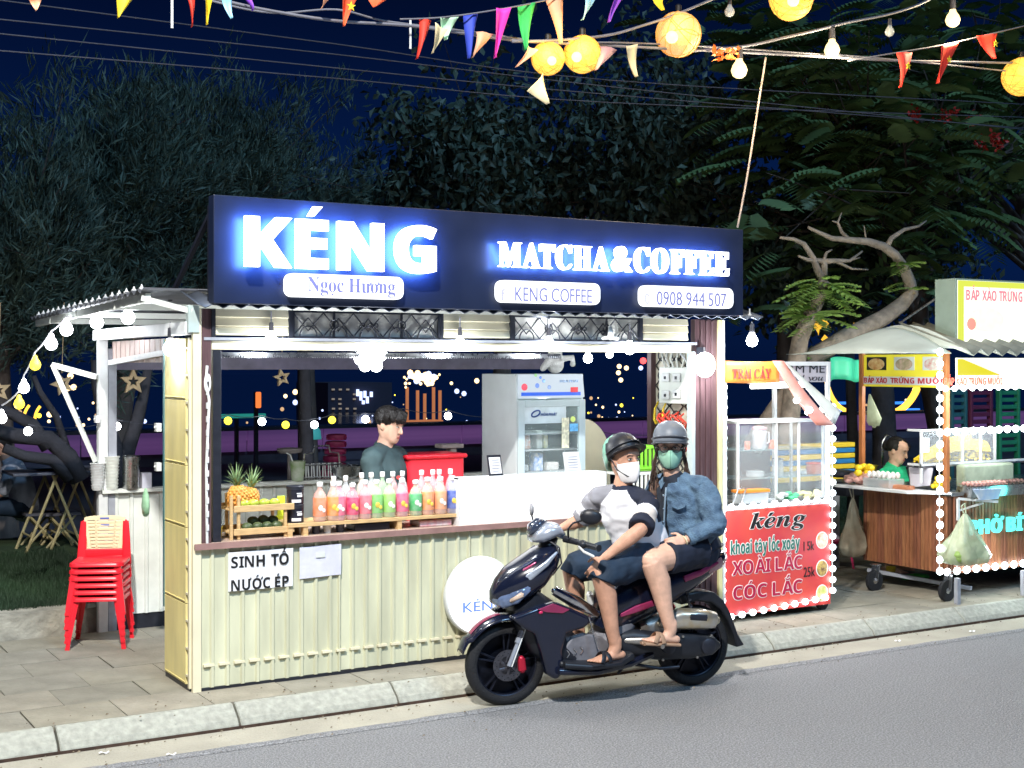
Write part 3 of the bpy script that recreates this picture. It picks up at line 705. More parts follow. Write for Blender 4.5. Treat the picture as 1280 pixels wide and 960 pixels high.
# wooden star lanterns
M_star = mat('star_wood', (.46, .33, .18), .6, var=.2)
def star(px_, py_, Y, s, lab, rot=0):
    c = onY(px_, py_, Y); o, i_ = [], []
    for k in range(10):
        a = R(90 + 36 * k + rot); r = s if k % 2 == 0 else s * .45
        o.append(c + V((r * math.cos(a), 0, r * math.sin(a)))); i_.append(c + V((r * .42 * math.cos(a), 0, r * .42 * math.sin(a))))
    b = MB()
    for k in range(10):
        q = [o[k], o[(k + 1) % 10], i_[(k + 1) % 10], i_[k]]; b.prism(q, (0, .04, 0))
    b.tube([c + V((0, .02, s * .9)), c + V((.02, .02, .75))], .004, 5)
    t = b.build('star_lantern', M_star); tag(t, lab, 'star lantern', 'wooden stars hung over the lawn'); return t
star(167, 477, 12.4, .125, 'open wooden star lantern framed by the side door opening')
star(353, 472, 12.6, .09, 'small brown star hanging behind the fruit shelf', 12)
star(78, 480, 12.8, .11, 'dim star lantern left of the white door frame', 20)
star(-2, 488, 12.2, .11, 'star lantern cut by the left edge of the photo', 8)

# ------------------------------------------------------------------ light panel sign on the counter
a_, c_ = onY(576, 654, KY - .02), onY(757, 592, KY - .02)
LBX = thing('light_box', 'blank glowing white light box standing on the counter', 'light box', (a_.x, KY, CZ))
b = MB(); b.box(a_.x, c_.x, KY - .02, KY + .10, CZ + .005, onY(576, 600, KY - .02).z); b.build('face', emat('lightbox_face', (.97, .98, 1), 2.1, sample=True), LBX, bevel=.004)
b = MB(); zt = onY(576, 600, KY - .02).z
b.box(a_.x - .012, a_.x - .001, KY - .015, KY + .11, CZ, zt + .01); b.box(c_.x + .001, c_.x + .012, KY - .015, KY + .11, CZ, zt + .01); b.box(a_.x - .012, c_.x + .012, KY - .01, KY + .11, zt + .001, zt + .01)
b.build('frame', M_white, LBX)
# round light sign on the kiosk front
c = onY(602, 745, KY - .075); rr_ = abs(onY(602, 697, KY - .075).z - c.z)
DS = thing('round_sign', 'round glowing white sign with blue letters on the kiosk front', 'sign', c + V((0, .06, 0)))
AX = (V((1, 0, 0)), V((0, 0, 1)), V((0, -1, 0)))
b = MB(); b.lathe([(rr_, -.058), (rr_ + .006, -.05), (rr_ + .006, -.012), (rr_, -.006)], c, 48, AX); b.build('rim', M_white, DS, smooth=60)
b = MB(); b.lathe([(rr_ - .004, -.01), (rr_ - .006, .0)], c, 48, AX); b.build('face', emat('round_face', (.95, .97, 1), 1.9, sample=True), DS)
t = MB(); q = onY(579, 766, KY - .08); t.text('KÉNG', 'sans', .062, (q.x, KY - .078, q.z), depth=.004, align='L', fit=.31, bold=.008); t.build('lettering', mat('blue_letters', (.12, .2, .55), .5, var=0, emis=(.12, .22, .62), es=.8, sample=False), DS)
# paper notices
q0, q1 = onY(286, 742, KY - .03), onY(367, 683, KY - .03)
N = thing('price_notice', 'white notice reading SINH TỐ NƯỚC ÉP on the kiosk front', 'notice', (q0.x, KY - .03, q0.z))
b = MB(); b.grid(lambda u, v: V((q0.x + u * (q1.x - q0.x), KY - .020 - .003 * math.sin(u * 5 + v * 2), q0.z + .01 + v * (q1.z - q0.z - .02))), 8, 6); o = b.build('sheet', M_paper, N); o.modifiers.new('s', 'SOLIDIFY').thickness = .0012
for txt, yb_, yt in (('SINH TỐ', 710.5, 693), ('NƯỚC ÉP', 739, 722)):
    p, q = onY(289, yb_, KY - .026), onY(289, yt, KY - .026); x1 = onY(361, yb_, KY - .026).x
    t = MB(); t.text(txt, 'sansb', (q.z - p.z) * .80, (p.x, KY - .0255, p.z), depth=.001, align='L', fit=x1 - p.x); t.build('lettering', M_text, N)
q0, q1 = onY(375, 724, KY - .03), onY(427, 681, KY - .03)
b = MB(); b.grid(lambda u, v: V((q0.x + u * (q1.x - q0.x), KY - .021 - .004 * math.sin(u * 6 + v * 3), q0.z + v * (q1.z - q0.z) + .006 * u)), 8, 6); o = b.build('blank_notice', mat('lilac_paper', (.66, .66, .76), .6, var=.08, scale=14)); o.modifiers.new('s', 'SOLIDIFY').thickness = .0012
tag(o, 'smaller pale blank sheet taped beside the black lettered notice', 'notice')
b = MB(); b.box((q0.x + q1.x) / 2 - .03, (q0.x + q1.x) / 2 + .03, KY - .026, KY - .022, q0.z + .12, q0.z + .15); ob = b.build('tape', M_whitesheet); ob.parent = o

# ------------------------------------------------------------------ fruit rack with pineapple and fruit
fx0 = onY(284, 660, KY + .12).x; fx1 = onY(355, 655, KY + .12).x; fy0, fy1 = KY + .04, KY + .26
FR = thing('fruit_rack', 'small two tier wooden fruit rack on the counter', 'rack', (fx0, fy0, CZ))
b = MB()
for x in (fx0, fx0 + .045, fx1 - .02):
    for y in (fy0 + .01, fy1): MB().bar((x, y, CZ), (x, y, CZ + (.26 if x < fx1 - .03 else .20)), .018).build('upright', M_wood, FR, bevel=.002)
tz = [CZ + .035, CZ + .17]
for z in tz:
    for k in range(3): b = MB(); b.box(fx0 - .005, fx1 + .02, fy0 + .02 + k * .07, fy0 + .08 + k * .07, z, z + .008); b.build('slat', M_wood, FR)
    b = MB(); b.box(fx0 + .01, fx1 + .03, fy0 - .012, fy0 - .002, z - .008, z + .03); b.build('front_board', M_wood, FR, bevel=.002)
    b = MB(); b.box(fx0 + .01, fx1 + .03, fy1 + .012, fy1 + .02, z, z + .03); b.build('rear_board', M_wood, FR, bevel=.002)
M_lime = mat('lime_skin', (.42, .52, .06), .35, var=.25, scale=14, bump=.1, bscale=90); M_avo = mat('avocado_skin', (.035, .06, .025), .38, var=.4, scale=30, bump=.25, bscale=90, col2=(.10, .13, .05))
M_pine = mat('pineapple_skin', (.72, .33, .07), .6, var=.3, scale=25); M_pleaf = mat('pineapple_leaf', (.22, .34, .16), .5, var=.3, scale=8)
def pineapple(c, h, tilt, lab):
    t = thing('pineapple', lab, 'pineapple', c, 'pineapples on the rack'); b = MB(); n = 12
    ax = V((math.sin(tilt), 0, math.cos(tilt)))
    X = V((math.cos(tilt), 0, -math.sin(tilt))); Yv = V((0, 1, 0))
    b.lathe([(.02, 0), (.045, .01), (.058, h * .3), (.056, h * .65), (.04, h * .93), (.015, h)], c, 18, (X, Yv, ax))
    for j in range(9):
        for i in range(11):
            z = h * (.05 + j * .108); r = .058 * math.sin(math.pi * min(.97, .18 + .8 * z / h)) ** .45; a = (i + .5 * (j % 2)) * 2 * math.pi / 11
            b.ell(c + X * (r * math.cos(a)) + Yv * (r * math.sin(a)) + ax * z, (.011, .011, .011), 6)
    b.build('fruit_body', M_pine, t, smooth=50)
    lf = None
    for k in range(26):
        a = k * 2.4; lv = k / 26; base = c + ax * (h * .97); out = .075 * (1 - lv * .75); hh = .05 + .10 * lv
        b = MB(); d = X * math.cos(a) + Yv * math.sin(a); s_ = ax.cross(d).normalized(); pts = []
        for q in range(4):
            u = q / 3; pts.append((base + d * (.012 + out * u * u * 1.15) + ax * (hh * (u - .25 * u * u * (1 - lv))), .011 * (1 - u) + .0006))
        vs = []
        for p_, w_ in pts: vs += [p_ - s_ * w_, p_ + d * w_ * -.4, p_ + s_ * w_]
        b.add(vs, [(i * 3 + q, i * 3 + q + 1, i * 3 + q + 4, i * 3 + q + 3) for i in range(3) for q in range(2)]); b.build('leaf', M_pleaf, t, smooth=180)
    return t
zc = tz[1] + .008
pineapple(V((fx0 + .075, fy0 + .09, zc)), .135, -.08, 'pineapple with leafy crown at the left end of the rack')
pineapple(V((fx0 + .15, fy0 + .16, zc + .015)), .10, .25, 'shorter leaning pineapple behind the tall one')
def fruit(x, z, y, r, m, lab, grp, name, cat):
    b = MB(); b.ell((x, y, z), (r * 1.25, r, r * .95), 14); tag(b.build(name, m, smooth=180), lab, cat, grp)
lm = ['first', 'second', 'third', 'fourth']
for i, px_ in enumerate((305, 317, 330, 343)):
    fruit(onY(px_, 620, fy0 + .04).x, zc + .028, fy0 + .04, .027, M_lime, '%s yellow green lime from the left on the upper rack tier' % lm[i], 'limes on the upper tier', 'lime', 'lime')
zz_ = tz[0] + .008
for i, (px_, dy, dz) in enumerate(((309, .03, 0), (322, .03, .0), (334, .03, 0), (346, .03, 0), (316, .08, .03), (329, .08, .034), (341, .08, .028))):
    fruit(onY(px_, 655, fy0 + dy).x, zz_ + .026 + dz, fy0 + dy, .028, M_avo, ('%s dark avocado from the left in the front row of the lower tier' % lm[i]) if i < 4 else '%s avocado from the left heaped behind on the lower tier' % lm[i - 4], 'avocados on the lower tier', 'avocado', 'avocado')
x = onY(267, 660, KY + .1).x; BK = thing('basket', 'small yellow basket with clear lid at the left counter end', 'basket', (x, KY + .1, CZ))
b = MB(); b.lathe([(.05, 0), (.058, .07), (.061, .07), (.061, .078), (.052, .076), (.045, .01)], (x, KY + .12, CZ), 16); b.build('tub', mat('yellow_plastic', (.80, .58, .05), .4), BK, smooth=40)
b = MB(); b.lathe([(.058, .078), (.055, .10), (.035, .13), (.012, .14), (.002, .141)], (x, KY + .12, CZ), 16); b.build('lid', M_plastic, BK, smooth=60)
# bottle stand and bottles
sx0, sx1 = onY(357, 660, KY + .06).x, onY(572, 645, KY + .06).x; SH = .075
STD = thing('bottle_stand', 'low pale wooden shelf under the row of drink bottles', 'shelf', (sx0, KY + .06, CZ))
b = MB(); b.box(sx0, sx1, KY + .02, KY + .30, CZ + SH - .012, CZ + SH); b.build('top_board', M_wood, STD, bevel=.002)
b = MB(); b.box(sx0, sx1, KY + .016, KY + .0195, CZ + SH - .02, CZ + SH - .001); b.build('front_lip', M_wood, STD)
for x in (sx0 + .0, sx0 + .10, (sx0 + sx1) / 2 + .14, sx1 - .03): b = MB(); b.box(x, x + .03, KY + .022, KY + .29, CZ, CZ + SH - .013); b.build('support', M_wood, STD)
M_cap = mat('white_cap', (.85, .85, .84), .35, var=.03)
def hx(*c): return tuple(c)
BT = [(374, 'l', None), (400, 'orange_peach', (.85, .25, .10)), (417, 'orange', (.85, .30, .05)), (424, 'pink_lychee', (.80, .12, .22)), (441, 'crimson', (.70, .02, .12)), (457, 'rose', (.80, .15, .20)), (471, 'green', (.18, .55, .10)), (487, 'lime_green', (.30, .60, .12)), (503, 'pink', (.80, .10, .22)), (520, 'dark_green', (.05, .42, .12)), (535, 'peach', (.85, .30, .10)), (551, 'apricot', (.85, .35, .15)), (566, 'blue', (.03, .08, .40))]
def labelmat(nm, c):
    return mat('label_' + nm, c, .45, scale=22, col2=tuple(min(1, x * .7 + .18) for x in c))
def bottle(c, h, r, liq, labm, lab, grp, capm=M_cap):
    t = thing('drink_bottle', lab, 'bottle', c, grp)
    b = MB(); b.lathe([(r * .9, .002), (r, .01), (r, h * .60), (r * .8, h * .72), (r * .38, h * .82), (r * .36, h * .90), (r * .01, h * .905)], (0, 0, 0), 16); b.build('bottle_body', liq, t, smooth=50, local=True)
    if labm: b = MB(); b.lathe([(r * 1.02, h * .14), (r * 1.035, h * .15), (r * 1.035, h * .60), (r * 1.02, h * .61)], (0, 0, 0), 16); b.build('label', labm, t, smooth=50, local=True)
    b = MB(); b.lathe([(r * .44, h * .885), (r * .46, h * .89), (r * .46, h * .985), (r * .4, h), (.001, h)], (0, 0, 0), 14); b.build('cap', capm, t, smooth=40, local=True)
    return t
def liqm(nm, c): return mat('juice_' + nm, tuple(x * .5 + .45 for x in c), .1, var=0, alpha=.5)
fruitm = {}
for i, (px_, nm, c) in enumerate(BT):
    if nm == 'l': continue
    q = onY(px_, 640, KY + .06); h = .240 if i not in (4, 9) else .225
    t = bottle(V((q.x, KY + .065, CZ + SH)), h, .041, liqm(nm, c), labelmat(nm, c), '%s labelled juice bottle in the front row of the stand' % nm.replace('_', ' '), 'front row of juice bottles')
    b = MB(); col = {0: (.85, .6, .1), 1: (.9, .85, .8)}[i % 2]; b.ell((-.010, -.041, .085), (.016, .004, .018), 12); b.ell((.010, -.042, .070), (.011, .004, .013), 10)
    b.build('fruit_print', mat('fruit_print_%d' % (i % 2), col, .5, var=.3, scale=60), t, local=True)
bk = [(417, None, 'clear'), (432, None, 'clear'), (452, (.75, .65, .45), 'straw coloured'), (464, None, 'clear'), (478, (.15, .45, .12), 'green'), (491, (.7, .12, .12), 'red'), (503, None, 'clear'), (527, (.75, .15, .15), 'rose'), (541, (.75, .15, .15), 'rose'), (549, None, 'clear'), (563, (.7, .15, .15), 'rose')]
oc = {}
for i, (px_, c, nm) in enumerate(bk):
    q = onY(px_, 620, KY + .19); oc[nm] = oc.get(nm, 0) + 1
    bottle(V((q.x, KY + .19, CZ + SH)), .275 if 1 < i else .26, .034, liqm(nm.replace(' ', '_'), c) if c else M_plastic, None, '%s %s bottle from the left in the back row of the stand' % (['first', 'second', 'third', 'fourth', 'fifth'][oc[nm] - 1], nm), 'back row of bottles')
# stacked black tins
M_tin = mat('black_tin', (.018, .02, .035), .25, var=.3, scale=9)
for k in range(2):
    q = onY(369, 640, KY + .10); t = thing('tea_tin', '%s dark tea tin stacked beside the fruit rack' % ('lower', 'upper')[k], 'tin', (q.x, KY + .10, CZ + SH + k * .112), 'stacked dark tins')
    b = MB(); b.lathe([(.05, 0), (.052, .004), (.052, .098), (.05, .1)], (0, 0, 0), 24); b.build('tin_body', M_tin, t, smooth=40, local=True)
    b = MB(); b.lathe([(.0535, .088), (.0535, .108), (.05, .111), (.001, .111)], (0, 0, 0), 24); b.build('lid', M_dark, t, smooth=40, local=True)
    b = MB()
    for j, (z0, z1, a0, a1) in enumerate(((.012, .03, 225, 290), (.045, .06, 262, 300), (.064, .07, 258, 296))):
        b.grid(lambda u, v: V((.0528 * math.cos(R(a0 + (a1 - a0) * u)), .0528 * math.sin(R(a0 + (a1 - a0) * u)), z0 + (z1 - z0) * v)), 6, 1)
    b.build('tin_label', M_paper, t, local=True)
# cups under the stand
for i, (px_, m, lab) in enumerate(((379, M_whitesheet, 'white cup tucked under the stand at its left end'), (395, M_tin, 'dark cup under the stand beside the white cup'), (409, M_whitesheet, 'second pale cup under the bottle stand'), (425, M_tin, 'second dark cup under the bottle stand'))):
    b = MB(); q = onY(px_, 664, KY + .08); b.lathe([(.022, 0), (.028, .05), (.029, .052), (.02, .05)], (q.x, KY + .08, CZ), 14); tag(b.build('cup', m, smooth=40), lab, 'cup', 'cups under the bottle stand')
b = MB(); q = onY(545, 655, KY + .06); b.box(q.x - .12, q.x + .11, KY + .05, KY + .2, CZ, CZ + .04); tag(b.build('napkin_pack', mat('pink_pack', (.75, .25, .30), .4, var=.5, scale=20, col2=(.8, .75, .75)), bevel=.008), 'pink and white napkin pack under the stand right half', 'pack')
b = MB(); q = onY(440, 662, KY + .06); b.box(q.x + .02, q.x + .26, KY + .06, KY + .2, CZ, CZ + .045); tag(b.build('tray', M_tin, bevel=.006), 'dark flat tray under the bottle stand centre', 'tray')
# lime green price card
q = onY(350, 630, KY + .3); b = MB(); b.box(q.x - .02, q.x + .03, KY + .29, KY + .3, CZ, CZ + .22); b.box(q.x - .035, q.x + .03, KY + .286, KY + .2895, CZ, CZ + .10); tag(b.build('menu_card', mat('lime_card', (.62, .80, .05), .5, var=.1), bevel=.002), 'bright lime menu card standing behind the fruit rack', 'card')

# ------------------------------------------------------------------ things on the rear shelf
SB = 1.125
def rear(px_, py_=600): return onY(px_, py_, KB - .03)
b = MB(); q = rear(372); b.lathe([(.045, 0), (.062, .15), (.064, .152), (.055, .15)], (q.x, KB - .03, SB), 18)
gc = tag(b.build('drink_cup', mat('green_drink', (.35, .52, .22), .15, var=.4, scale=14, alpha=.8, col2=(.75, .8, .7)), smooth=40), 'clear cup of green drink on the rear shelf', 'cup')
b = MB(); b.tube([(q.x, KB - .03, SB + .05), (q.x - .06, KB - .03, SB + .20), (q.x - .09, KB - .03, SB + .215)], .005, 6); o = b.build('straw', M_white); o.parent = gc
q = rear(402); BS = thing('wire_basket', 'wire cup basket full of upright spoons on the rear shelf', 'basket', (q.x, KB - .03, SB))
b = MB()
for z in (.02, .12):
    b.tube([(q.x + sx_ * .15, KB - .03 + sy_ * .04, SB + z) for sx_, sy_ in ((-1, -1), (1, -1), (1, 1), (-1, 1), (-1, -1))], .005, 6)
b.tube([(q.x - .15, KB - .03, SB + .12), (q.x - .14, KB - .03, SB + .20), (q.x - .07, KB - .03, SB + .21), (q.x - .06, KB - .03, SB + .26), (q.x + .06, KB - .03, SB + .26), (q.x + .07, KB - .03, SB + .21), (q.x + .14, KB - .03, SB + .20), (q.x + .15, KB - .03, SB + .12)], .007, 6)
b.build('wire_frame', M_steel, BS)
for i in range(13):
    x = q.x - .14 + i * .023; b = MB(); b.tube([(x, KB - .06, SB + .01), (x + .004 * (-1) ** i, KB - .05, SB + .13)], .005, 6); b.build('spoon', M_white, BS)
q = rear(431, 590); b = MB(); b.lathe([(.05, 0), (.10, .03), (.125, .10), (.13, .102), (.12, .095), (.09, .03)], (q.x, KB - .05, SB), 26); tag(b.build('metal_bowl', M_steel, smooth=50), 'wide steel bowl on the rear shelf beside the vendor', 'bowl')
q = rear(345, 600)
for i, (px_, lab, h, m) in enumerate(((122, 'left stack of pale paper cups on the side shelf', .19, M_white), (140, 'taller crumpled stack of white cups in the side opening', .235, M_whitesheet))):
    q = rear(px_); b = MB(); n = 10
    for k in range(n):
        z = SB + h * k / n; b.lathe([(.036 + .010 * k / n, z - SB), (.044 + .012 * k / n, z - SB + h / n * .95), (.038 + .01 * k / n, z - SB + h / n * .95)], (q.x + random.uniform(-.002, .002), KB - .03, SB), 16)
    o = tag(b.build('cup_stack', m, smooth=30), lab, 'cups', 'cup stacks in the side opening'); o['kind'] = 'thing'
q = rear(164); b = MB(); b.lathe([(.055, 0), (.058, .005), (.058, .20), (.062, .205), (.062, .23), (.055, .235), (.001, .235)], (q.x, KB - .03, SB), 22); tag(b.build('steel_canister', M_steel, smooth=40), 'tall shiny steel canister on the side shelf', 'canister')
q = rear(182); b = MB(); b.box(q.x - .03, q.x + .04, KB - .05, KB + .02, SB, SB + .11); tag(b.build('box', mat('lilac_paper', (0, 0, 0)), bevel=.004), 'small pale box at the right end of the side shelf', 'box')
b = MB(); q = onX(182, 625, KX0 + .05); b.limb([(q + V((0, 0, .07)), .008, .008), (q + V((0, .0, .03)), .03, .02), (q - V((0, 0, .04)), .05, .025), (q - V((0, 0, .09)), .04, .02)], (0, 1, 0), 14); tag(b.build('plastic_bag', mat('green_bag', (.35, .62, .38), .3, alpha=.75, bump=.6, bscale=20), smooth=180), 'small green plastic bag hanging by the side panel', 'bag')

# ------------------------------------------------------------------ red cooler box
q0, q1 = onY(508, 600, 8.35), onY(583, 600, 8.35); zt = onY(540, 569, 8.35).z
CB = thing('red_tub', 'large red plastic tub behind the bottles beside the vendor', 'tub', ((q0.x + q1.x) / 2, 8.5, 1.0))
b = MB(); b.obox(((q0.x + q1.x) / 2, 8.5, (zt + .9) / 2), q1.x - q0.x - .02, .3, zt - .9); b.build('tub_body', M_red, CB, bevel=.03, seg=4)
b = MB(); b.obox(((q0.x + q1.x) / 2, 8.5, zt - .01), q1.x - q0.x + .01, .33, .03); b.build('rim', M_red, CB, bevel=.012)
b = MB(); b.box(q0.x + .05, q1.x + .1, 8.36, 8.86, .87, .895)
for x in (q0.x + .06, q1.x + .06):
    for y in (8.37, 8.82): b.box(x, x + .03, y, y + .03, PZ, .87)
b.box(q0.x + .05, q1.x + .1, 8.36, 8.86, .40, .42); tag(b.build('work_table', M_steel, bevel=.01), 'steel work table inside the kiosk under the red tub', 'table')
b = MB(); q = onY(571, 562, 8.7); b.box(q.x - .13, q.x + .05, 8.68, 8.8, zt + .02, zt + .05); b.box(q.x - .05, q.x + .0, 8.70, 8.78, .896, zt + .02); tag(b.build('scale', mat('taupe_plastic', (.25, .22, .21), .5), bevel=.006), 'grey kitchen scale head showing above the red tub', 'scale')
b = MB(); q = onY(444, 563, KB + .35); b.lathe([(.09, 0), (.1, .02), (.1, .035), (.05, .04)], (onY(362, 563, KB + .4).x, KB + .4, onY(362, 566, KB + .4).z), 18); b.tube([(onY(362, 563, KB + .4).x, KB + .4, onY(362, 566, KB + .4).z), (onY(362, 563, KB + .4).x, KB + .4, .27)], .02, 8); tag(b.build('bar_stool', mat('taupe_plastic', (0, 0, 0)), smooth=50), 'dark round bar stool on a post behind the wire basket', 'stool')

# ------------------------------------------------------------------ fridge
FX0, FX1, FY0, FY1, FZ = 4.96, 5.53, 8.2, 8.72, 1.94
FG = thing('display_fridge', 'white glass door display fridge with blue branded header', 'fridge', (FX0, FY0, PZ))
M_fr = mat('fridge_white', (.52, .58, .59), .3, var=.05)
b = MB(); b.box(FX0, FX0 + .02, FY0 + .03, FY1, PZ, FZ); b.box(FX1 - .02, FX1, FY0 + .03, FY1, PZ, FZ); b.box(FX0 + .02, FX1 - .02, FY1 - .02, FY1, PZ, FZ); b.box(FX0 + .02, FX1 - .02, FY0 + .03, FY1 - .02, FZ - .03, FZ); b.box(FX0 + .02, FX1 - .02, FY0 + .03, FY1 - .02, PZ, PZ + .12)
b.build('cabinet', M_fr, FG, bevel=.004)
b = MB(); b.box(FX0 + .022, FX1 - .022, FY1 - .03, FY1 - .022, PZ + .14, FZ - .2); b.box(FX0 + .0205, FX0 + .026, FY0 + .032, FY1 - .03, PZ + .14, FZ - .2); b.box(FX1 - .026, FX1 - .0205, FY0 + .032, FY1 - .03, PZ + .14, FZ - .2); b.build('shade_liner', mat('fridge_shade', (.15, .17, .17), .5, var=.1), FG)  # dark sheets added: the shade inside is put into their colour
zh0 = onY(690, 498, FY0).z
b = MB(); b.prism([(FX0 + .012, FY0 + .03, zh0), (FX0 + .012, FY0 - .005, zh0 + .01), (FX0 + .012, FY0 + .02, FZ - .005), (FX0 + .012, FY0 + .03, FZ - .001)], (FX1 - FX0 - .024, 0, 0)); b.build('header_panel', emat('fridge_header', (.62, .72, .82), .95), FG)
hy = FY0 - .006
def onF(x, y): return onY(x, y, FY0)
b = MB(); p, q = onF(651, 496), onF(725, 490); b.box(p.x, q.x, FY0 - .009, FY0 - .0055, zh0 + .02, zh0 + .045); b.build('blue_band', mat('blue_band', (.02, .08, .45), .4, var=0, emis=(.02, .1, .6), es=.6, sample=False), FG)
for (x, y, r, c) in ((656, 484, .026, (.8, .08, .12)), (672, 482, .018, (.15, .25, .6)), (680, 476, .014, (.2, .35, .65)), (687, 484, .016, (.25, .35, .6)), (676, 472, .011, (.1, .2, .6)), (670, 469, .012, (.3, .6, .25))):
    p = onF(x, y); b = MB(); b.ell((p.x, FY0 + .004, p.z), (r, .006, r), 12); b.build('printed_dot', mat('dot_%d' % (c[0] * 100), c, .5, var=.2, emis=c, es=.4, sample=False), FG)
b = MB(); p = onF(717, 487); b.box(p.x - .03, p.x + .03, FY0 - .012, FY0 - .006, p.z - .018, p.z + .018); b.build('temperature_display', mat('display_red', (.3, .02, .02), .4, var=0, emis=(.6, .02, .04), es=.8, sample=False), FG)
t = MB(); p = onF(700, 478); t.text('HOA PHAT', 'sansb', .018, (p.x, FY0 - .0, p.z), depth=.006, align='L', fit=.16); t.build('small_lettering', mat('pale_blue_print', (.3, .45, .7), .5, var=0), FG)
# door: frame, glass, shelves, contents
dz0, dz1 = .34, zh0 - .01
b = MB()
b.box(FX0, FX0 + .055, FY0, FY0 + .028, dz0, dz1); b.box(FX1 - .055, FX1, FY0, FY0 + .028, dz0, dz1); b.box(FX0 + .055, FX1 - .055, FY0, FY0 + .028, dz1 - .05, dz1); b.box(FX0 + .055, FX1 - .055, FY0, FY0 + .028, dz0, dz0 + .06)
dr = b.build('door', mat('door_frame', (.42, .50, .52), .3, var=.05), FG, bevel=.004)
b = MB(); b.box(FX0 + .05, FX1 - .05, FY0 + .010, FY0 + .014, dz0 + .05, dz1 - .04); b.build('glass', mat('fridge_glass', (.5, .6, .6), .05, var=0, alpha=.12), dr)
b = MB(); b.box(FX0, FX1, FY0 + .002, FY0 + .028, PZ + .02, dz0 - .004); b.build('kick_panel', M_fr, FG, bevel=.004)
b = MB(); p, q = onF(655, 530), onF(708, 508); b.box(p.x, q.x, FY0 + .004, FY0 + .0085, p.z, q.z); b.build('frost_strip', mat('frost', (.62, .72, .76), .5, var=.15, scale=10, alpha=.8), FG)
t = MB(); p = onF(676, 520); t.text('HÒA PHÁT', 'sansb', .021, (p.x, FY0 + .001, p.z), depth=.002, align='L', fit=.135, slant=.2); t.build('door_lettering', mat('navy_print', (.02, .06, .22), .5, var=0), FG)
b = MB(); p = onF(670, 517); b.tube([(p.x + .035 * math.cos(R(a)), FY0 + .002, p.z + .02 * math.sin(R(a)) + .01 * math.cos(R(a))) for a in range(0, 361, 20)], .006, 6); b.build('swoosh', mat('navy_print', (0, 0, 0)), FG)
for z in (onF(690, 562).z, onF(690, 590).z, onF(690, 533).z - .05):
    b = MB(); b.box(FX0 + .03, FX1 - .03, FY0 + .06, FY1 - .03, z - .01, z); b.build('wire_shelf', mat('fridge_shelf', (.45, .48, .48), .4), FG)
lamp('fridge_light', (FX0 + .28, FY0 + .1, zh0 - .06), 1.5, (.85, 1, 1), .03, FG)
z2 = onF(690, 562).z; z3 = onF(690, 590).z
for (x, z, w_, h, c, lab, nm) in ((664, z2, .09, .10, (.75, .40, .28), 'peach fruit bag on the upper fridge shelf', 'fruit_bag'), (682, z2, .05, .13, (.55, .6, .5), 'tall pale jar on the upper fridge shelf', 'jar'), (690, z2, .035, .10, (.65, .6, .2), 'yellow carton on the upper fridge shelf', 'carton'), (681, z3, .075, .13, (.10, .25, .62), 'blue and white milk carton on the lower fridge shelf', 'milk_carton'), (699, z3, .10, .06, (.55, .5, .45), 'low packet on the lower fridge shelf', 'packet'), (663, z3, .07, .05, (.45, .45, .42), 'folded packet left on the lower fridge shelf', 'packet')):
    p = onF(x, 560); b = MB(); b.obox((p.x + .02, FY0 + .15, z + h / 2 + .001), w_, .08, h); tag(b.build(nm, mat('item_%d%d' % (x, h * 100), c, .5, var=.45, scale=35, col2=(.75, .75, .72)), bevel=.008), lab, nm.replace('_', ' '), 'things in the fridge')
p = onF(717, 533); b = MB(); b.box(p.x - .035, p.x + .035, FY0 - .004, FY0 - .001, p.z - .035, p.z + .02); b.build('blue_sticker', mat('sky_sticker', (.15, .45, .8), .5, var=.3, scale=50), FG)
p = onF(716, 524); b = MB(); b.ell((p.x, FY0 - .002, p.z), (.022, .003, .022), 12); b.build('round_sticker', mat('lime_sticker', (.6, .75, .2), .5), FG)
b = MB(); p, q = onF(702, 560), onF(711, 522); b.box(p.x, q.x, FY0 - .004, FY0 - .001, p.z, q.z); b.build('long_sticker', mat('cream_sticker', (.7, .68, .5), .5, var=.4, scale=50), FG)
# plush toy on top of the fridge
q = onY(694, 455, 8.4); M_pl = mat('plush', (.62, .62, .60), .95, var=.1, bump=.5, bscale=70)
b = MB(); z = FZ; b.ell((q.x, 8.4, z + .07), (.07, .055, .07), 14); b.ell((q.x + .0, 8.4, z + .15), (.055, .05, .05), 14)
b.limb([((q.x - .05, 8.4, z + .10), .03, .03), ((q.x - .12, 8.38, z + .04), .024, .024)], (0, 1, 0)); b.limb([((q.x + .06, 8.4, z + .11), .025, .025), ((q.x + .14, 8.38, z + .12), .022, .022), ((q.x + .14, 8.38, z + .07), .022, .022)], (0, 1, 0))
b.ell((q.x - .03, 8.38, z + .19), (.015, .015, .03), 8); b.ell((q.x + .035, 8.38, z + .19), (.015, .015, .03), 8)
o = tag(b.build('plush_toy', M_pl, smooth=180), 'white plush toy sitting on top of the fridge', 'toy'); m = o.modifiers.new('r', 'REMESH'); m.mode = 'VOXEL'; m.voxel_size = .007; m = o.modifiers.new('s', 'SMOOTH'); m.iterations = 4
b = MB(); z = onY(760, 418, KY - .03).z; xh = onY(762, 420, KY - .03).x
b.limb([((xh, KY - .035, z + .05), .012, .012), ((xh, KY - .04, z), .02, .018), ((xh, KY - .04, z - .02), .03, .02)], (1, 0, 0)); b.limb([((xh - .06, KY - .04, z - .028), .012, .012), ((xh, KY - .04, z - .02), .016, .014), ((xh + .06, KY - .04, z - .028), .012, .012)], (0, 1, 0))
tag(b.build('hook', M_white, smooth=180), 'white T shaped coat hook fixed to the right lattice window', 'hook')
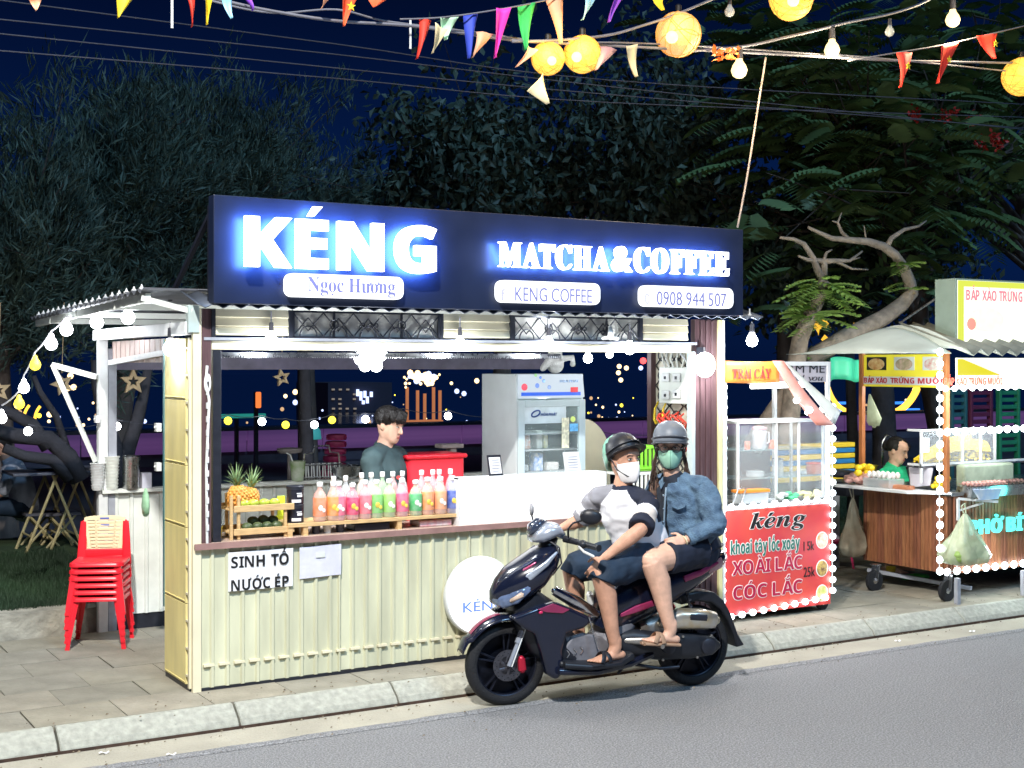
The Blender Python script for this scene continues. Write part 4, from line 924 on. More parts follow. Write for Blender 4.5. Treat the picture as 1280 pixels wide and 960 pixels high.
# two small framed cards standing on the counter light box / shelf
for x0, x1, y0, y1, lab, m in ((611, 623, 577, 598, 'dark framed small card standing left on the light box', M_dark), (706, 721, 573, 594, 'white framed small card leaning on the light box right half', M_white)):
    p, q = onY(x0, y1, KY + .06), onY(x1, y0, KY + .06); t = thing('card_stand', lab, 'card stand', (p.x, KY + .06, p.z), 'card stands on the light box'); zt = onY(576, 600, KY - .02).z + .01
    b = MB(); b.prism([(p.x, KY + .05, zt), (q.x + .03, KY + .05, zt), (q.x + .022, KY + .07, zt + .135), (p.x - .008, KY + .07, zt + .135)], (0, .006, 0)); b.build('frame', m, t)
    b = MB(); b.prism([(p.x + .01, KY + .0475, zt + .014), (q.x + .02, KY + .0475, zt + .014), (q.x + .013, KY + .0645, zt + .12), (p.x + .002, KY + .0645, zt + .12)], (0, .003, 0)); b.build('card', M_paper, t)
    b = MB()
    for k in range(5): b.box(p.x + .02, q.x + .008, KY + .046 + k * .0032 - .001, KY + .05 + k * .0032, zt + .03 + k * .018, zt + .034 + k * .018)
    b.build('print_lines', mat('grey_print', (.4, .4, .45), .6, var=0), t)
# arched cream partition and crates behind the riders
p, q = onY(728, 600, 8.95), onY(763, 600, 8.95); b = MB(); pts = [(p.x - .1, 8.95, PZ), (q.x, 8.95, PZ), (q.x, 8.95, 1.25)]
for k in range(10):
    a = R(9 * k + 5); pts.append((p.x + .0 + (q.x - p.x) * math.cos(a), 8.95, 1.25 + .33 * math.sin(a)))
pts.append((p.x - .1, 8.95, 1.58)); b.prism(pts, (0, .03, 0)); tag(b.build('arched_board', M_cream2, bevel=.004), 'cream board with rounded top corner right of the fridge', 'board')
for i, (z, m, lab) in enumerate(((0, M_whitesheet, 'pale crate at the bottom of the crate stack behind the riders'), (.19, M_whitesheet, 'middle pale crate of the stack behind the riders'), (.38, mat('neon_green', (.28, .80, .06), .4, var=.1), 'neon green crate on top of the stack behind the riders'))):
    q = onY(790, 580, 8.1); t = thing('crate', lab, 'crate', (q.x, 8.1, 1.0 + z), 'crate stack behind the riders'); w_ = .14; z0 = onY(790, 556, 8.1).z - .57 + z
    b = MB(); b.box(q.x - w_, q.x + w_, 8.0, 8.22, z0 + .005, z0 + .015); b.build('bottom', m, t)
    b = MB()
    for zz_ in (z0 + .01, z0 + .165):
        for y in (8.0, 8.21): b.box(q.x - w_, q.x + w_, y, y + .01, zz_, zz_ + .022)
        for x in (q.x - w_, q.x + w_ - .01): b.box(x, x + .01, 8.01, 8.21, zz_, zz_ + .022)
    b.build('rim', m, t)
    for k in range(8):
        x = q.x - w_ + k * (2 * w_ - .018) / 7; b = MB(); b.box(x, x + .018, 8.002, 8.01, z0 + .03, z0 + .168); b.build('slat', m, t)
b = MB(); q = onY(790, 600, 8.1); b.box(q.x - .16, q.x + .16, 7.95, 8.27, PZ, onY(790, 556, 8.1).z - .57); tag(b.build('cabinet', M_fr, bevel=.01), 'white low cabinet under the crate stack', 'cabinet')

# ------------------------------------------------------------------ meter box, cables, red string bag
xp = KX1 - .13
MBX = thing('meter_box', 'pale electric meter box with switches on the inner wall', 'electric box', (xp, KY + .4, 1.7))
p = onX(817, 470, xp); q = onX(853, 488, xp); y0, y1 = KY + .13, KY + .48
b = MB(); b.box(xp - .03, xp, y0, y1, 1.72, 1.99); b.build('case', M_whitesheet, MBX, bevel=.006)
for k, (a_, c_) in enumerate(((.17, .07), (.30, .06), (.17, .19), (.3, .19))):
    b = MB(); b.box(xp - .045, xp - .031, y0 + a_ - .09, y0 + a_ + .0, 1.72 + c_ - .03, 1.72 + c_ + .035); sw_ = b.build('socket', M_white, MBX, bevel=.004)
    b = MB(); b.box(xp - .05, xp - .0455, y0 + a_ - .055, y0 + a_ - .035, 1.72 + c_ - .01, 1.72 + c_ + .012); b.build('switch', M_dark, sw_)
for k in range(5):
    b = MB(); y = KY + .16 + k * .07; b.tube([(xp - .02, y + .02, 2.11), (xp - .04, y + .03 * math.sin(k), 2.05), (xp - .03, KY + .2 + .05 * k, 1.985)], .008, 8); b.build('conduit', M_whitesheet, MBX)
b = MB(); b.tube([(xp - .03, KY + .22, 2.09), (xp - .05, KY + .12, 2.03), (xp - .045, KY + .10, 1.9), (xp - .04, KY + .11, 1.5), (xp - .04, KY + .12, 1.05)], .009, 8); b.build('conduit', M_white, MBX)
for y, z in ((KY + .50, 1.70), (KY + .40, 1.70)):
    b = MB(); b.tube([(xp - .02, y, z + .03), (xp - .05, y, z - .02), (xp - .05, y + .01, z - .10), (xp - .045, y - .015, z - .13)], [.006, .008, .010, .014], 8); b.build('yellow_plug', mat('yellow_plug', (.85, .62, .03), .4), MBX, smooth=180)
random.seed(5); RB = thing('string_bag', 'tangled red string bag hanging behind the grey helmet', 'bag', (xp - .06, KY + .3, 1.5))
for k in range(16):
    pts = []; y = KY + .12 + .3 * random.random(); z = 1.50
    for j in range(7): pts.append((xp - .08 + random.uniform(-.03, .03), y + .05 * math.sin(j * 1.7 + k), z + .17 - j * .045 - (.25 * abs(y - KY - .28)) + random.uniform(-.012, .012)))
    b = MB(); b.tube(pts, .007, 5); b.build('cord', mat('red_cord', (.72, .07, .04), .6, var=.2), RB)

# ------------------------------------------------------------------ stacked red chairs
def chair():
    t = thing('plastic_chair', 'x', 'chair', (0, 0, 0), 'stacked red chairs')
    SZ = .345
    b = MB(); n = 10    # seat: rounded plate with skirt; local y- is the front
    def ring(w_, d, z, r=.05):
        pts = []
        for cx, cy, a0 in ((w_ - r, d - r, 0), (-w_ + r, d - r, 90), (-w_ + r, -d + r, 180), (w_ - r, -d + r, 270)):
            for k in range(5): a = R(a0 + 22.5 * k); pts.append((cx + r * math.cos(a), cy + r * math.sin(a), z))
        return pts
    rs = [ring(.150, .150, SZ - .010), ring(.163, .165, SZ), ring(.176, .176, SZ - .008), ring(.178, .178, SZ - .028), ring(.172, .172, SZ - .028), ring(.168, .168, SZ - .014), ring(.148, .148, SZ - .016)]
    m = 20; vs = [p for r_ in rs for p in r_]; fs = [(i * m + k, i * m + (k + 1) % m, (i + 1) * m + (k + 1) % m, (i + 1) * m + k) for i in range(6) for k in range(m)]
    fs += [tuple(range(m)), tuple(6 * m + k for k in range(m - 1, -1, -1))]; b.add(vs, fs); b.build('seat', M_red, t, smooth=50, local=True)
    for sx_ in (-1, 1):
        for sy_ in (-1, 1):
            b = MB(); vs = []
            for (z, o_, w_) in ((SZ - .018, .158, .048), (SZ * .55, .172, .036), (.05, .190, .028), (.0, .193, .026)):
                cx, cy = sx_ * o_, sy_ * o_
                vs += [(cx, cy, z), (cx - sx_ * w_, cy, z), (cx - sx_ * w_, cy - sy_ * .006, z), (cx - sx_ * .006, cy - sy_ * .006, z), (cx - sx_ * .006, cy - sy_ * w_, z), (cx, cy - sy_ * w_, z)]
            b.add(vs, [(i * 6 + k, i * 6 + (k + 1) % 6, (i + 1) * 6 + (k + 1) % 6, (i + 1) * 6 + k) for i in range(3) for k in range(6)] + [tuple(18 + k for k in range(6))])
            b.box(cx + sx_ * .002 if sx_ < 0 else cx - .026, cx - sx_ * 0 + .026 if sx_ < 0 else cx + .002, cy - .002 if sy_ < 0 else cy - .026, cy + .026 if sy_ < 0 else cy + .002, 0, .018)
            b.build('leg', M_red, t, smooth=30, local=True)
    for sx_ in (-1, 1):
        b = MB(); b.limb([((sx_ * .150, .158, SZ - .01), .030, .012), ((sx_ * .146, .172, SZ + .12), .026, .011), ((sx_ * .140, .186, SZ + .235), .020, .010)], (1, 0, 0), 14, e=4); b.build('back_upright', M_red, t, smooth=60, local=True)
    b = MB(); b.limb([((-.14, .162, SZ + .02), .03, .008), ((.14, .162, SZ + .02), .03, .008)], (0, 0, 1), 12, e=4, ends=False); b.build('back_rail', M_red, t, smooth=60, local=True)
    # ivory back insert with eight slots: rows of bars
    b = MB()
    def bx(u, z): return (u, .166 + (z - SZ) * .085 - .008, z)
    def W(z): return .082 + (z - SZ - .03) * .165
    rows = 9; z0, z1 = SZ + .035, SZ + .245
    for k in range(rows):
        za = z0 + (z1 - z0) * k / rows; zb = za + (z1 - z0) / rows * .72
        w0, w1 = W(za), W(zb); b.prism([bx(-w0, za), bx(w0, za), bx(w1, zb), bx(-w1, zb)], (0, .008, 0))
    for s_ in (-1, 1):
        b.prism([bx(s_ * W(z0), z0 - .004), bx(s_ * (W(z0) + .022), z0 - .004), bx(s_ * (W(z1) + .02), z1 + .002), bx(s_ * W(z1), z1 + .002)], (0, .009, 0))
    for u in (-.33, .33):
        b.prism([bx(u * .17, z0), bx(u * .17 + .012, z0), bx(u * .2 + .012, z1), bx(u * .2, z1)], (0, .0075, 0))
    pts = [bx(-W(z1) - .018, z1 - .002)]
    for k in range(9): a = math.pi - math.pi * k / 8; pts.append(bx((W(z1) + .02) * math.cos(a), z1 + .014 + .016 * math.sin(a)))
    pts.append(bx(W(z1) + .018, z1 - .002)); b.prism(pts, (0, .009, 0))
    b.build('back_insert', M_ivory, t, local=True, bevel=.0015)
    b = MB(); b.box(-.03, .03, .1755, .178, z1 + .006, z1 + .016); b.build('blue_mark', mat('blue_mark', (.1, .15, .5), .5), t, local=True)
    return t
ch0 = chair(); q = onZ(126, 806, PZ); nm = ['bottom', 'second', 'third', 'fourth', 'fifth', 'topmost']
for k in range(6):
    c = ch0 if k == 0 else copy_tree(ch0)
    c.location = (q.x + random.uniform(-.003, .003), q.y + .02, PZ + k * .046); c.rotation_euler = (0, 0, -TH + .12 + random.uniform(-.01, .01))
    c['label'] = '%s red plastic chair %s' % (nm[k], 'of the stack, with its ivory slatted back in full view' if k == 5 else 'counted from the ground in the stack by the side door')
# ------------------------------------------------------------------ figures
def skinned(name, mb, mats, parent, voxel=.006, it=5, cls=None, noise_=0, nscale=(9, 9, 9), sm=180):
    me = bpy.data.meshes.new('t'); me.from_pydata(mb.v, [], mb.f)
    o = bpy.data.objects.new('t', me); COL.objects.link(o)
    m = o.modifiers.new('r', 'REMESH'); m.mode = 'VOXEL'; m.voxel_size = voxel
    m = o.modifiers.new('s', 'SMOOTH'); m.iterations = it; m.factor = .5
    dg = bpy.context.evaluated_depsgraph_get(); nm = bpy.data.meshes.new_from_object(o.evaluated_get(dg), depsgraph=dg)
    bpy.data.objects.remove(o); bpy.data.meshes.remove(me)
    if noise_:
        nn = [v.normal.copy() for v in nm.vertices]
        for v, k in zip(nm.vertices, nn):
            c = v.co; d = noise.noise(V((c.x * nscale[0], c.y * nscale[1], c.z * nscale[2]))) + .5 * noise.noise(V((c.x * nscale[0] * 2.3, c.y * nscale[1] * 2.3, c.z * nscale[2] * 2.3 + 9)))
            v.co = c + k * (d * noise_)
    mats = mats if isinstance(mats, (list, tuple)) else [mats]
    for m in mats: nm.materials.append(m)
    if cls:
        kill = []
        for p in nm.polygons:
            k = cls(p.center)
            if k < 0: kill.append(p.index)
            else: p.material_index = k
        if kill:
            bm = bmesh.new(); bm.from_mesh(nm); bm.faces.ensure_lookup_table(); bmesh.ops.delete(bm, geom=[bm.faces[i] for i in kill], context='FACES'); bm.to_mesh(nm); bm.free()
    off = wloc(parent)
    nm.transform(Matrix.Translation(-off)); nm.shade_smooth(); nm.name = name
    ob = bpy.data.objects.new(name, nm); COL.objects.link(ob); ob.parent = parent; return ob
def lerp(a, b, t): return V(a).lerp(V(b), t)
def hand(mb, wr, d, n, th, curl=.5, s=1., spread=.06):
    """wr wrist, d pointing dir, n back-of-hand normal, th = thumb side"""
    d, n, th = V(d).normalized(), V(n).normalized(), V(th).normalized()
    n = (n - d * n.dot(d)).normalized(); th = d.cross(n) * (1 if d.cross(n).dot(th) > 0 else -1)
    L = .088 * s; mb.limb([(wr, .024 * s, .018 * s), (wr + d * L * .45, .036 * s, .015 * s), (wr + d * L, .039 * s, .012 * s)], th, 14, e=2.6)
    for i, (ln, of) in enumerate(((.068, .030), (.078, .010), (.072, -.010), (.056, -.029))):
        p = wr + d * (L - .006) + th * of * s; a = spread * (1.2 - i * .8); dd = (d + th * a).normalized(); pts = [(p, .0092 * s, .0088 * s)]; ang = 0
        for k, f in enumerate((.45, .32, .25)):
            ang += curl * (.75 if k == 0 else 1.0); v_ = dd * math.cos(ang) - n * math.sin(ang); p = p + v_ * (ln * f * s); pts.append((p, (.0088 - k * .0008) * s, (.0085 - k * .0008) * s))
        mb.limb(pts, th, 10)
    p = wr + d * L * .28 + th * .028 * s; q = p + (d * .6 + th * .75 - n * .25).normalized() * .035 * s; r_ = q + (d * .92 + th * .2 - n * .4).normalized() * .030 * s
    mb.limb([(p, .013 * s, .012 * s), (q, .0105 * s, .010 * s), (r_, .0088 * s, .0085 * s)], n, 10)
def foot(mb, an, d, up, s=1., side=1):
    d, up = V(d).normalized(), V(up).normalized(); r_ = d.cross(up).normalized(); up = r_.cross(d)
    h = an - up * .055 * s - d * .035 * s
    mb.limb([(h - d * .01, .028 * s, .026 * s), (h + d * .06 * s + up * .006, .032 * s, .032 * s), (h + d * .13 * s - up * .006, .040 * s, .022 * s), (h + d * .175 * s - up * .013, .042 * s, .014 * s)], r_, 14)
    mb.limb([(an + up * .04, .036 * s, .036 * s), (an, .036 * s, .038 * s), (an - up * .035 + d * .015, .032 * s, .038 * s)], r_, 12)
    for i in range(5):
        o_ = (i - 2) * .0175 * s * side; p = h + d * (.178 - abs(i - (0)) * .006) * s + r_ * o_ - up * .014; mb.limb([(p, .0088 * s, .008), (p + d * (.030 - .003 * i) * s - up * .003, .0085 * s if i else .011, .0075)], r_, 8)
def headmesh(mb, C, f, u, s=1., nose=1):
    f, u = V(f).normalized(), V(u).normalized(); r_ = f.cross(u).normalized(); u = r_.cross(f)
    T = [(-.118, .070, -.030, .020), (-.108, .086, .012, .040), (-.085, .092, .045, .055), (-.055, .090, .068, .063), (-.02, .087, .084, .069), (.01, .085, .093, .073), (.04, .091, .098, .076), (.07, .085, .094, .072), (.095, .064, .076, .058), (.112, .03, .04, .032)]
    vs = []; n = 24
    for z, yf, yb, w_ in T:
        for k in range(n):
            a = 2 * math.pi * k / n; c, q = math.cos(a), math.sin(a); y = (yf if q > 0 else yb) * (abs(q) ** .9) * (1 if q > 0 else -1)
            vs.append(C + r_ * (w_ * s * math.copysign(abs(c) ** .85, c)) + f * (y * s) + u * (z * s))
    N = len(T); fs = [(i * n + k, i * n + (k + 1) % n, (i + 1) * n + (k + 1) % n, (i + 1) * n + k) for i in range(N - 1) for k in range(n)] + [tuple(range(n - 1, -1, -1)), tuple((N - 1) * n + k for k in range(n))]
    mb.add(vs, fs)
    if nose:
        mb.limb([(C + f * .084 * s + u * .018 * s, .008 * s, .008 * s), (C + f * .098 * s - u * .008 * s, .010 * s, .010 * s), (C + f * .106 * s - u * .028 * s, .015 * s, .012 * s)], r_, 10)
        mb.ell(C + f * .084 * s - u * .062 * s, (.022 * s, .012 * s, .008 * s), 10, (r_, f, u))
        mb.ell(C + f * .082 * s + u * .038 * s, (.048 * s, .012 * s, .008 * s), 12, (r_, f, u))
    for k in (-1, 1): mb.ell(C + r_ * (.076 * s * k) - f * .008 * s - u * .008 * s, (.009 * s, .018 * s, .030 * s), 10, (r_, f, u))
    return f, r_, u
M_eye = mat('eye_white', (.62, .60, .57), .3, var=0); M_iris = mat('iris', (.015, .008, .006), .2, var=0); M_lip = mat('lips', (.42, .13, .11), .5, var=.1)
def face(par, C, f, r_, u, s=1., look=(0, 0), lips=True, lid=0., brow=M_hair, skin=None):
    for k in (-1, 1):
        e = C + r_ * (.031 * s * k) + f * (.079 * s) + u * .010 * s
        b = MB(); b.ell(e, (.0135 * s, .009 * s, .0068 * s * (1 - lid)), 12, (r_, f, u)); b.build('eye', M_eye, par, smooth=180)
        b = MB(); b.ell(e + f * .0065 * s + r_ * look[0] * .006 + u * look[1] * .004, (.0058 * s, .0035 * s, .0058 * s * (1 - lid)), 10, (r_, f, u)); b.build('iris', M_iris, par, smooth=180)
        b = MB(); b.limb([(e - r_ * k * .016 * s + u * .020 * s + f * .007 * s, .0035 * s, .003), (e + u * .025 * s + f * .006 * s, .0042 * s, .003), (e + r_ * k * .018 * s + u * .019 * s - f * .001 * s, .002 * s, .003)], u, 8); b.build('eyebrow', brow, par, smooth=180)
        b = MB(); b.limb([(e - r_ * k * .014 * s + u * .003 * s + f * .006, .0016, .0016), (e + u * .0075 * s * (1 - lid) + f * .0075, .002, .002), (e + r_ * k * .015 * s + u * .002 * s, .0014, .0014)], u, 6); b.build('eyelash', M_hair, par, smooth=180)
    if lips:
        b = MB(); b.ell(C + f * .091 * s - u * .058 * s, (.022 * s, .007 * s, .0045 * s), 12, (r_, f, u)); b.ell(C + f * .091 * s - u * .066 * s, (.018 * s, .007 * s, .0048 * s), 12, (r_, f, u)); b.build('mouth', M_lip, par, smooth=180)
def mask(par, C, f, r_, u, m, s=1., seam=False):
    b = MB()
    def fn(a, t):
        an = R(-78 + 156 * a); z = -.122 + .106 * t + .010 * (1 - abs(2 * a - 1)) * t * 1.4; bl = .014 * math.sin(math.pi * min(1, t * 1.1)) ** .7 * math.cos(an) + (.026 * math.exp(-((a - .5) / .11) ** 2) * t ** .6)
        narrow = 1 - .45 * (1 - t) ** 2.2
        return C + f * ((.092 + bl) * math.cos(an) * (1 - .10 * (1 - t)) * s) + r_ * (.078 * narrow * math.sin(an) * s) + u * (z * s)
    b.grid(fn, 26, 12); o = b.build('face_mask', m, par, smooth=180); o.modifiers.new('s', 'SOLIDIFY').thickness = .003
    for k in (-1, 1):
        for dz in (-.01, -.07):
            q = MB(); q.tube([C + f * .02 + r_ * k * .074 + u * dz, C + r_ * k * .083 - f * .005 + u * (dz * .4), C + r_ * k * .082 - f * .022 + u * .012], .0016, 6); q.build('ear_loop', m, par)
    if seam:
        q = MB(); q.tube([fn(.5, t / 8) + f * .002 for t in range(9)], .0018, 6); q.build('mask_seam', mat('mask_seam', (.18, .40, .30), .7), par)
def helmet(par, C, f, r_, u, m, m2, s=1., brim=.07, two=False):
    C = C + u * .040; s = s * .96; b = MB(); n = 30; prof = [(.0, .138), (.05, .132), (.09, .112), (.115, .082), (.128, .045), (.131, .01), (.129, -.02)]; vs = []
    for i, (r0, z) in enumerate(prof):
        for k in range(n):
            a = 2 * math.pi * k / n; c, q = math.cos(a), math.sin(a); dz = 0
            if i >= 4: dz = (-.055 * max(0, -q) + .022 * max(0, q)) * (i - 3) / 3
            vs.append(C + r_ * (r0 * .86 * c * s) + f * (r0 * (1.0 if q > 0 else 1.06) * q * s) + u * ((z + dz) * s))
    b.add(vs, [(i * n + k, i * n + (k + 1) % n, (i + 1) * n + (k + 1) % n, (i + 1) * n + k) for i in range(len(prof) - 1) for k in range(n)])
    o = b.build('helmet', m, par, smooth=180); q = o.modifiers.new('s', 'SOLIDIFY'); q.thickness = .014; q.offset = -1
    if two:
        o.data.materials.append(m2)
        for pf in o.data.polygons:
            l = pf.center + wloc(par) - C
            if l.dot(f) > -.035 + .05 * math.sin(l.dot(r_) * 30): pf.material_index = 1
    b = MB()
    def fn(a, t):
        an = R(15 + 150 * a); rr0 = .131 + brim * t * (math.sin(an) ** .8); return C + r_ * (rr0 * .87 * math.cos(an) * s) + f * (rr0 * math.sin(an) * s) + u * ((.026 * math.sin(an) - .018 + .006 * t) * s)
    b.grid(fn, 20, 5); w_ = b.build('visor_peak', m2, o, smooth=180); w_.modifiers.new('s', 'SOLIDIFY').thickness = .006
    b = MB(); b.tube([C + r_ * (.115 * math.cos(R(a))) * s + f * (.135 * math.sin(R(a))) * s + u * (.035 * math.sin(R(a)) + .016) * s for a in range(-10, 191, 10)], .006, 8); b.build('helmet_band', m2, o, smooth=180)
    for k in (-1, 1):
        b = MB(); b.tube([C + r_ * k * .105 * s - u * .02, C + r_ * k * .086 * s + f * .01 - u * .095, C + r_ * k * .050 + f * .05 - u * .152, C + f * .070 - u * .170], .0038, 6); b.build('chin_strap', M_black, o, smooth=180)
    return o

RF = V((CT, -ST, 0)); TC = V((-ST, -CT, 0)); UP = V((0, 0, 1))     # picture right, toward viewer
M_shirt = mat('white_cotton', (.72, .72, .76), .85, var=.06, scale=5, bump=.25, bscale=9)
M_shirtb = mat('black_cotton', (.012, .016, .035), .85, var=.2, scale=9, bump=.2, bscale=12)
M_shirtg = mat('grey_cotton', (.25, .25, .28), .85, var=.1)
M_beige = mat('beige_cotton', (.62, .56, .52), .85, var=.08, scale=9)
M_shorts = mat('dark_blue_shorts', (.012, .030, .060), .8, var=.35, scale=6, bump=.3, bscale=12)
M_denim = mat('denim', (.13, .22, .32), .85, var=.5, scale=16, bump=.5, bscale=120, col2=(.055, .10, .17))
M_tee = mat('dark_tee', (.016, .022, .036), .85, var=.3, scale=8, bump=.2, bscale=12)

# --- scooter driver
DR = thing('person', 'scooter driver in mint helmet and white mask looking back over his shoulder', 'person', B(.38, 0, .76))
SL_, SR_ = B(.415, .165, 1.17), B(.615, -.165, 1.17)
side = (SL_ - SR_).normalized(); side.z = 0
EL, WL = B(.545, .29, 1.03), B(.745, .215, .865)
ER, WR = B(.66, -.28, 1.03), B(.765, -.325, .985)
HLn, HRn = B(.40, .105, .84), B(.40, -.105, .84)
KL, KR = B(.765, .205, .765), B(.775, -.17, .75)
AL, AR = B(.665, .205, .335), B(.72, -.17, .335)
C = B(.497, .0, 1.415); fdir = (RF * .62 + TC * .78 + UP * .06).normalized()
mb = MB()
tor = [(B(.36, 0, .82), .165, .135), (B(.385, 0, .92), .158, .135), (B(.43, 0, 1.02), .155, .128), (B(.475, 0, 1.11), .165, .115), (B(.505, 0, 1.185), .145, .09), (B(.515, 0, 1.225), .075, .065)]
mb.limb(tor, side); mb.limb([(B(.515, 0, 1.22), .064, .062), (C - UP * .10, .056, .058), (C - UP * .05, .056, .06)], side)
f_, r_, u_ = headmesh(mb, C, fdir, UP, 1.06)
for s0, e0, w0 in ((SL_, EL, WL), (SR_, ER, WR)):
    mb.limb([(s0, .055, .055), (lerp(s0, e0, .5), .050, .050), (e0, .043, .043)], side); mb.limb([(e0, .043, .043), (lerp(e0, w0, .35), .044, .042), (lerp(e0, w0, .8), .031, .028), (w0, .028, .023)], side)
for s0 in (SL_, SR_): mb.limb([(B(.51, 0, 1.235), .05, .05), (lerp(B(.51, 0, 1.225), s0, .95) + UP * .008, .052, .048)], BF)
hand(mb, WL, B(.80, .20, .79) - WL, BL * .8 + UP * .5, -BF * .2 + UP * .6 + BL * .2, .30)
hand(mb, WR, B(.88, -.33, .965) - WR, UP, BL, .95)
for h0, k0, a0 in ((HLn, KL, AL), (HRn, KR, AR)):
    mb.limb([(h0, .09, .09), (lerp(h0, k0, .5), .078, .080), (k0, .056, .058)], BL); mb.limb([(k0, .056, .058), (lerp(k0, a0, .3) - BF * .012, .056, .062), (lerp(k0, a0, .75), .040, .042), (a0, .034, .036)], BL)
    foot(mb, a0, BF + BL * .15, UP, 1.02, -1)
skinned('body', mb, M_skin, DR, .0052, 4)
face(DR, C, f_, r_, u_, 1.06, look=(.4, .3), lips=False)
b = MB(); b.ell(C + u_ * .035 - f_ * .014, (.0815, .098, .085), 20, (r_, f_, u_)); b.build('hair', M_hair, DR, smooth=180)
mask(DR, C, f_, r_, u_, mat('white_mask', (.80, .78, .78), .8, var=.04, scale=30), 1.08)
u2 = (u_ - f_ * .30).normalized(); f2 = r_.cross(u2) * -1
helmet(DR, C + u_ * .004 - f_ * .006, f2, r_, u2, mat('mint_helmet', (.26, .55, .42), .25, var=.15, scale=9, coat=.4), M_black, brim=.05, two=True)
mb = MB(); mb.limb([(p, a + .020, c + .018) for p, a, c in tor[:-1]] + [(B(.512, 0, 1.235), .080, .070)], side)
mb.limb([(B(.352, 0, .79), .178, .15), (B(.36, 0, .84), .18, .152)], side)
for s0 in (SL_, SR_): mb.limb([(B(.508, 0, 1.222), .078, .066), (lerp(B(.51, 0, 1.222), s0, .90) + UP * .008, .070, .064)], BF)
for s0, e0, r1 in ((SL_, EL, .076), (SR_, ER, .07)): mb.limb([(s0, .066, .066), (lerp(s0, e0, .45), .068, .068), (lerp(s0, e0, .93), r1, r1)], side, ends=False)
sf = side.cross(UP); sf = sf if sf.dot(TC) > 0 else -sf
def cls(c):
    for s0, e0, left in ((SL_, EL, 1), (SR_, ER, 0)):
        ax = (e0 - s0); t = (c - s0).dot(ax) / ax.length_squared; d = ((c - s0) - ax * t).length
        if t > .1 and d < .092 and (c - B(.47, 0, c.z)).dot(side) * (1 if left else -1) > .13:
            if left: return 1 if t < .30 else 3 if t < .36 else 2 if t < .66 else 1
            return 4 if t < .3 else 3 if t < .66 else 4
    # raglan yoke: diagonal from the neck to the armpit
    x = (c - B(.47, 0, 1.1)).dot(side); z = c.z
    if x > .045 and z > 1.245 - (x - .045) * 1.05: return 1
    if x < -.06 and z > 1.245 - (-x - .06) * 1.25: return 4
    if x > .02 and (c - B(.47, 0, 1.1)).dot(sf) < -.02 and z > 1.05: return 1
    if (c - C).length < .19 and z > 1.236: return 1
    return 0
skinned('shirt', mb, [M_shirt, M_shirtb, M_beige, M_shirt, M_shirtg], DR, .0065, 5, cls, .012, (7, 7, 11))
mb = MB(); mb.limb([(B(.34, 0, .80), .185, .165), (B(.36, 0, .88), .175, .15)], BL)
for h0, k0, a0 in ((HLn, KL, AL), (HRn, KR, AR)):
    mb.limb([(h0 - UP * .01, .118, .112), (lerp(h0, k0, .5), .108, .108), (lerp(h0, k0, .93), .088, .092), (lerp(k0, a0, .10) + BF * .004, .080, .084)], BL, ends=False)
skinned('shorts', mb, M_shorts, DR, .007, 5, None, .014, (8, 8, 8))
def sandal(par, a0, d, up, s=1., m=M_black):
    d, up = V(d).normalized(), V(up).normalized(); rr0 = d.cross(up).normalized(); h = a0 - up * (.055 + .031) * s - d * .05 * s; b = MB()
    b.limb([(h - d * .015, .032 * s, .011), (h + d * .08 * s, .034 * s, .011), (h + d * .17 * s - up * .002, .047 * s, .011), (h + d * .235 * s - up * .004, .036 * s, .010)], rr0, 18, e=3); b.build('sole', m, par, smooth=60)
    for t0, t1 in ((.10, .175), (.155, .115)):
        b = MB(); pts = [h + d * lerp((t0, 0, 0), (t1, 0, 0), k / 8).x * s + rr0 * (.048 * math.cos(math.pi * k / 8) * s) + up * (.010 + .058 * math.sin(math.pi * k / 8)) for k in range(9)]
        b.limb([(p, .014, .003) for p in pts], d, 8, ends=False); b.build('strap', m, par, smooth=60)
for a0, nm in ((AL, 'sandal'), (AR, 'sandal')):
    o = bpy.data.objects.new(nm, None); COL.objects.link(o); o.parent = DR; sandal(o, a0, BF + BL * .15, UP, 1.02)

# --- passenger
PA = thing('person', 'scooter passenger in grey helmet, glasses, green mask and blue denim jacket', 'person', B(.05, 0, .8))
pSL, pSR = B(.03, .165, 1.25), B(.185, -.15, 1.235); side = (pSL - pSR).normalized(); side.z = 0
pEL, pWL = B(.0, .25, 1.03), B(.205, .235, .945); pER, pWR = B(.20, -.24, 1.02), B(.33, -.14, .95)
pHL, pHR = B(.05, .11, .87), B(.05, -.11, .87); pKL, pKR = B(.445, .245, .83), B(.44, -.23, .82); pAL, pAR = B(.335, .285, .42), B(.34, -.28, .41)
C = B(.178, .005, 1.488); fdir = (TC * 1 - RF * .10 - UP * .05).normalized()
mb = MB(); tor = [(B(.02, 0, .86), .175, .15), (B(.04, 0, .95), .165, .14), (B(.07, 0, 1.07), .160, .125), (B(.10, .0, 1.17), .160, .11), (B(.135, 0, 1.25), .135, .085), (B(.15, 0, 1.295), .07, .06)]
mb.limb(tor, side); mb.limb([(B(.15, 0, 1.28), .056, .056), (C - UP * .10, .050, .052), (C - UP * .05, .05, .055)], side)
f_, r_, u_ = headmesh(mb, C, fdir, UP, .97)
for s0, e0, w0 in ((pSL, pEL, pWL), (pSR, pER, pWR)):
    mb.limb([(s0, .05, .05), (e0, .042, .042)], side); mb.limb([(e0, .042, .042), (lerp(e0, w0, .4), .040, .04), (w0, .026, .023)], side)
hand(mb, pWL, BF * .95 + BL * .02 - UP * .12, BL * .9 + UP * .35, UP, .55, .95); hand(mb, pWR, BF * .4 + BL * .9, UP, BF, .5, .95)
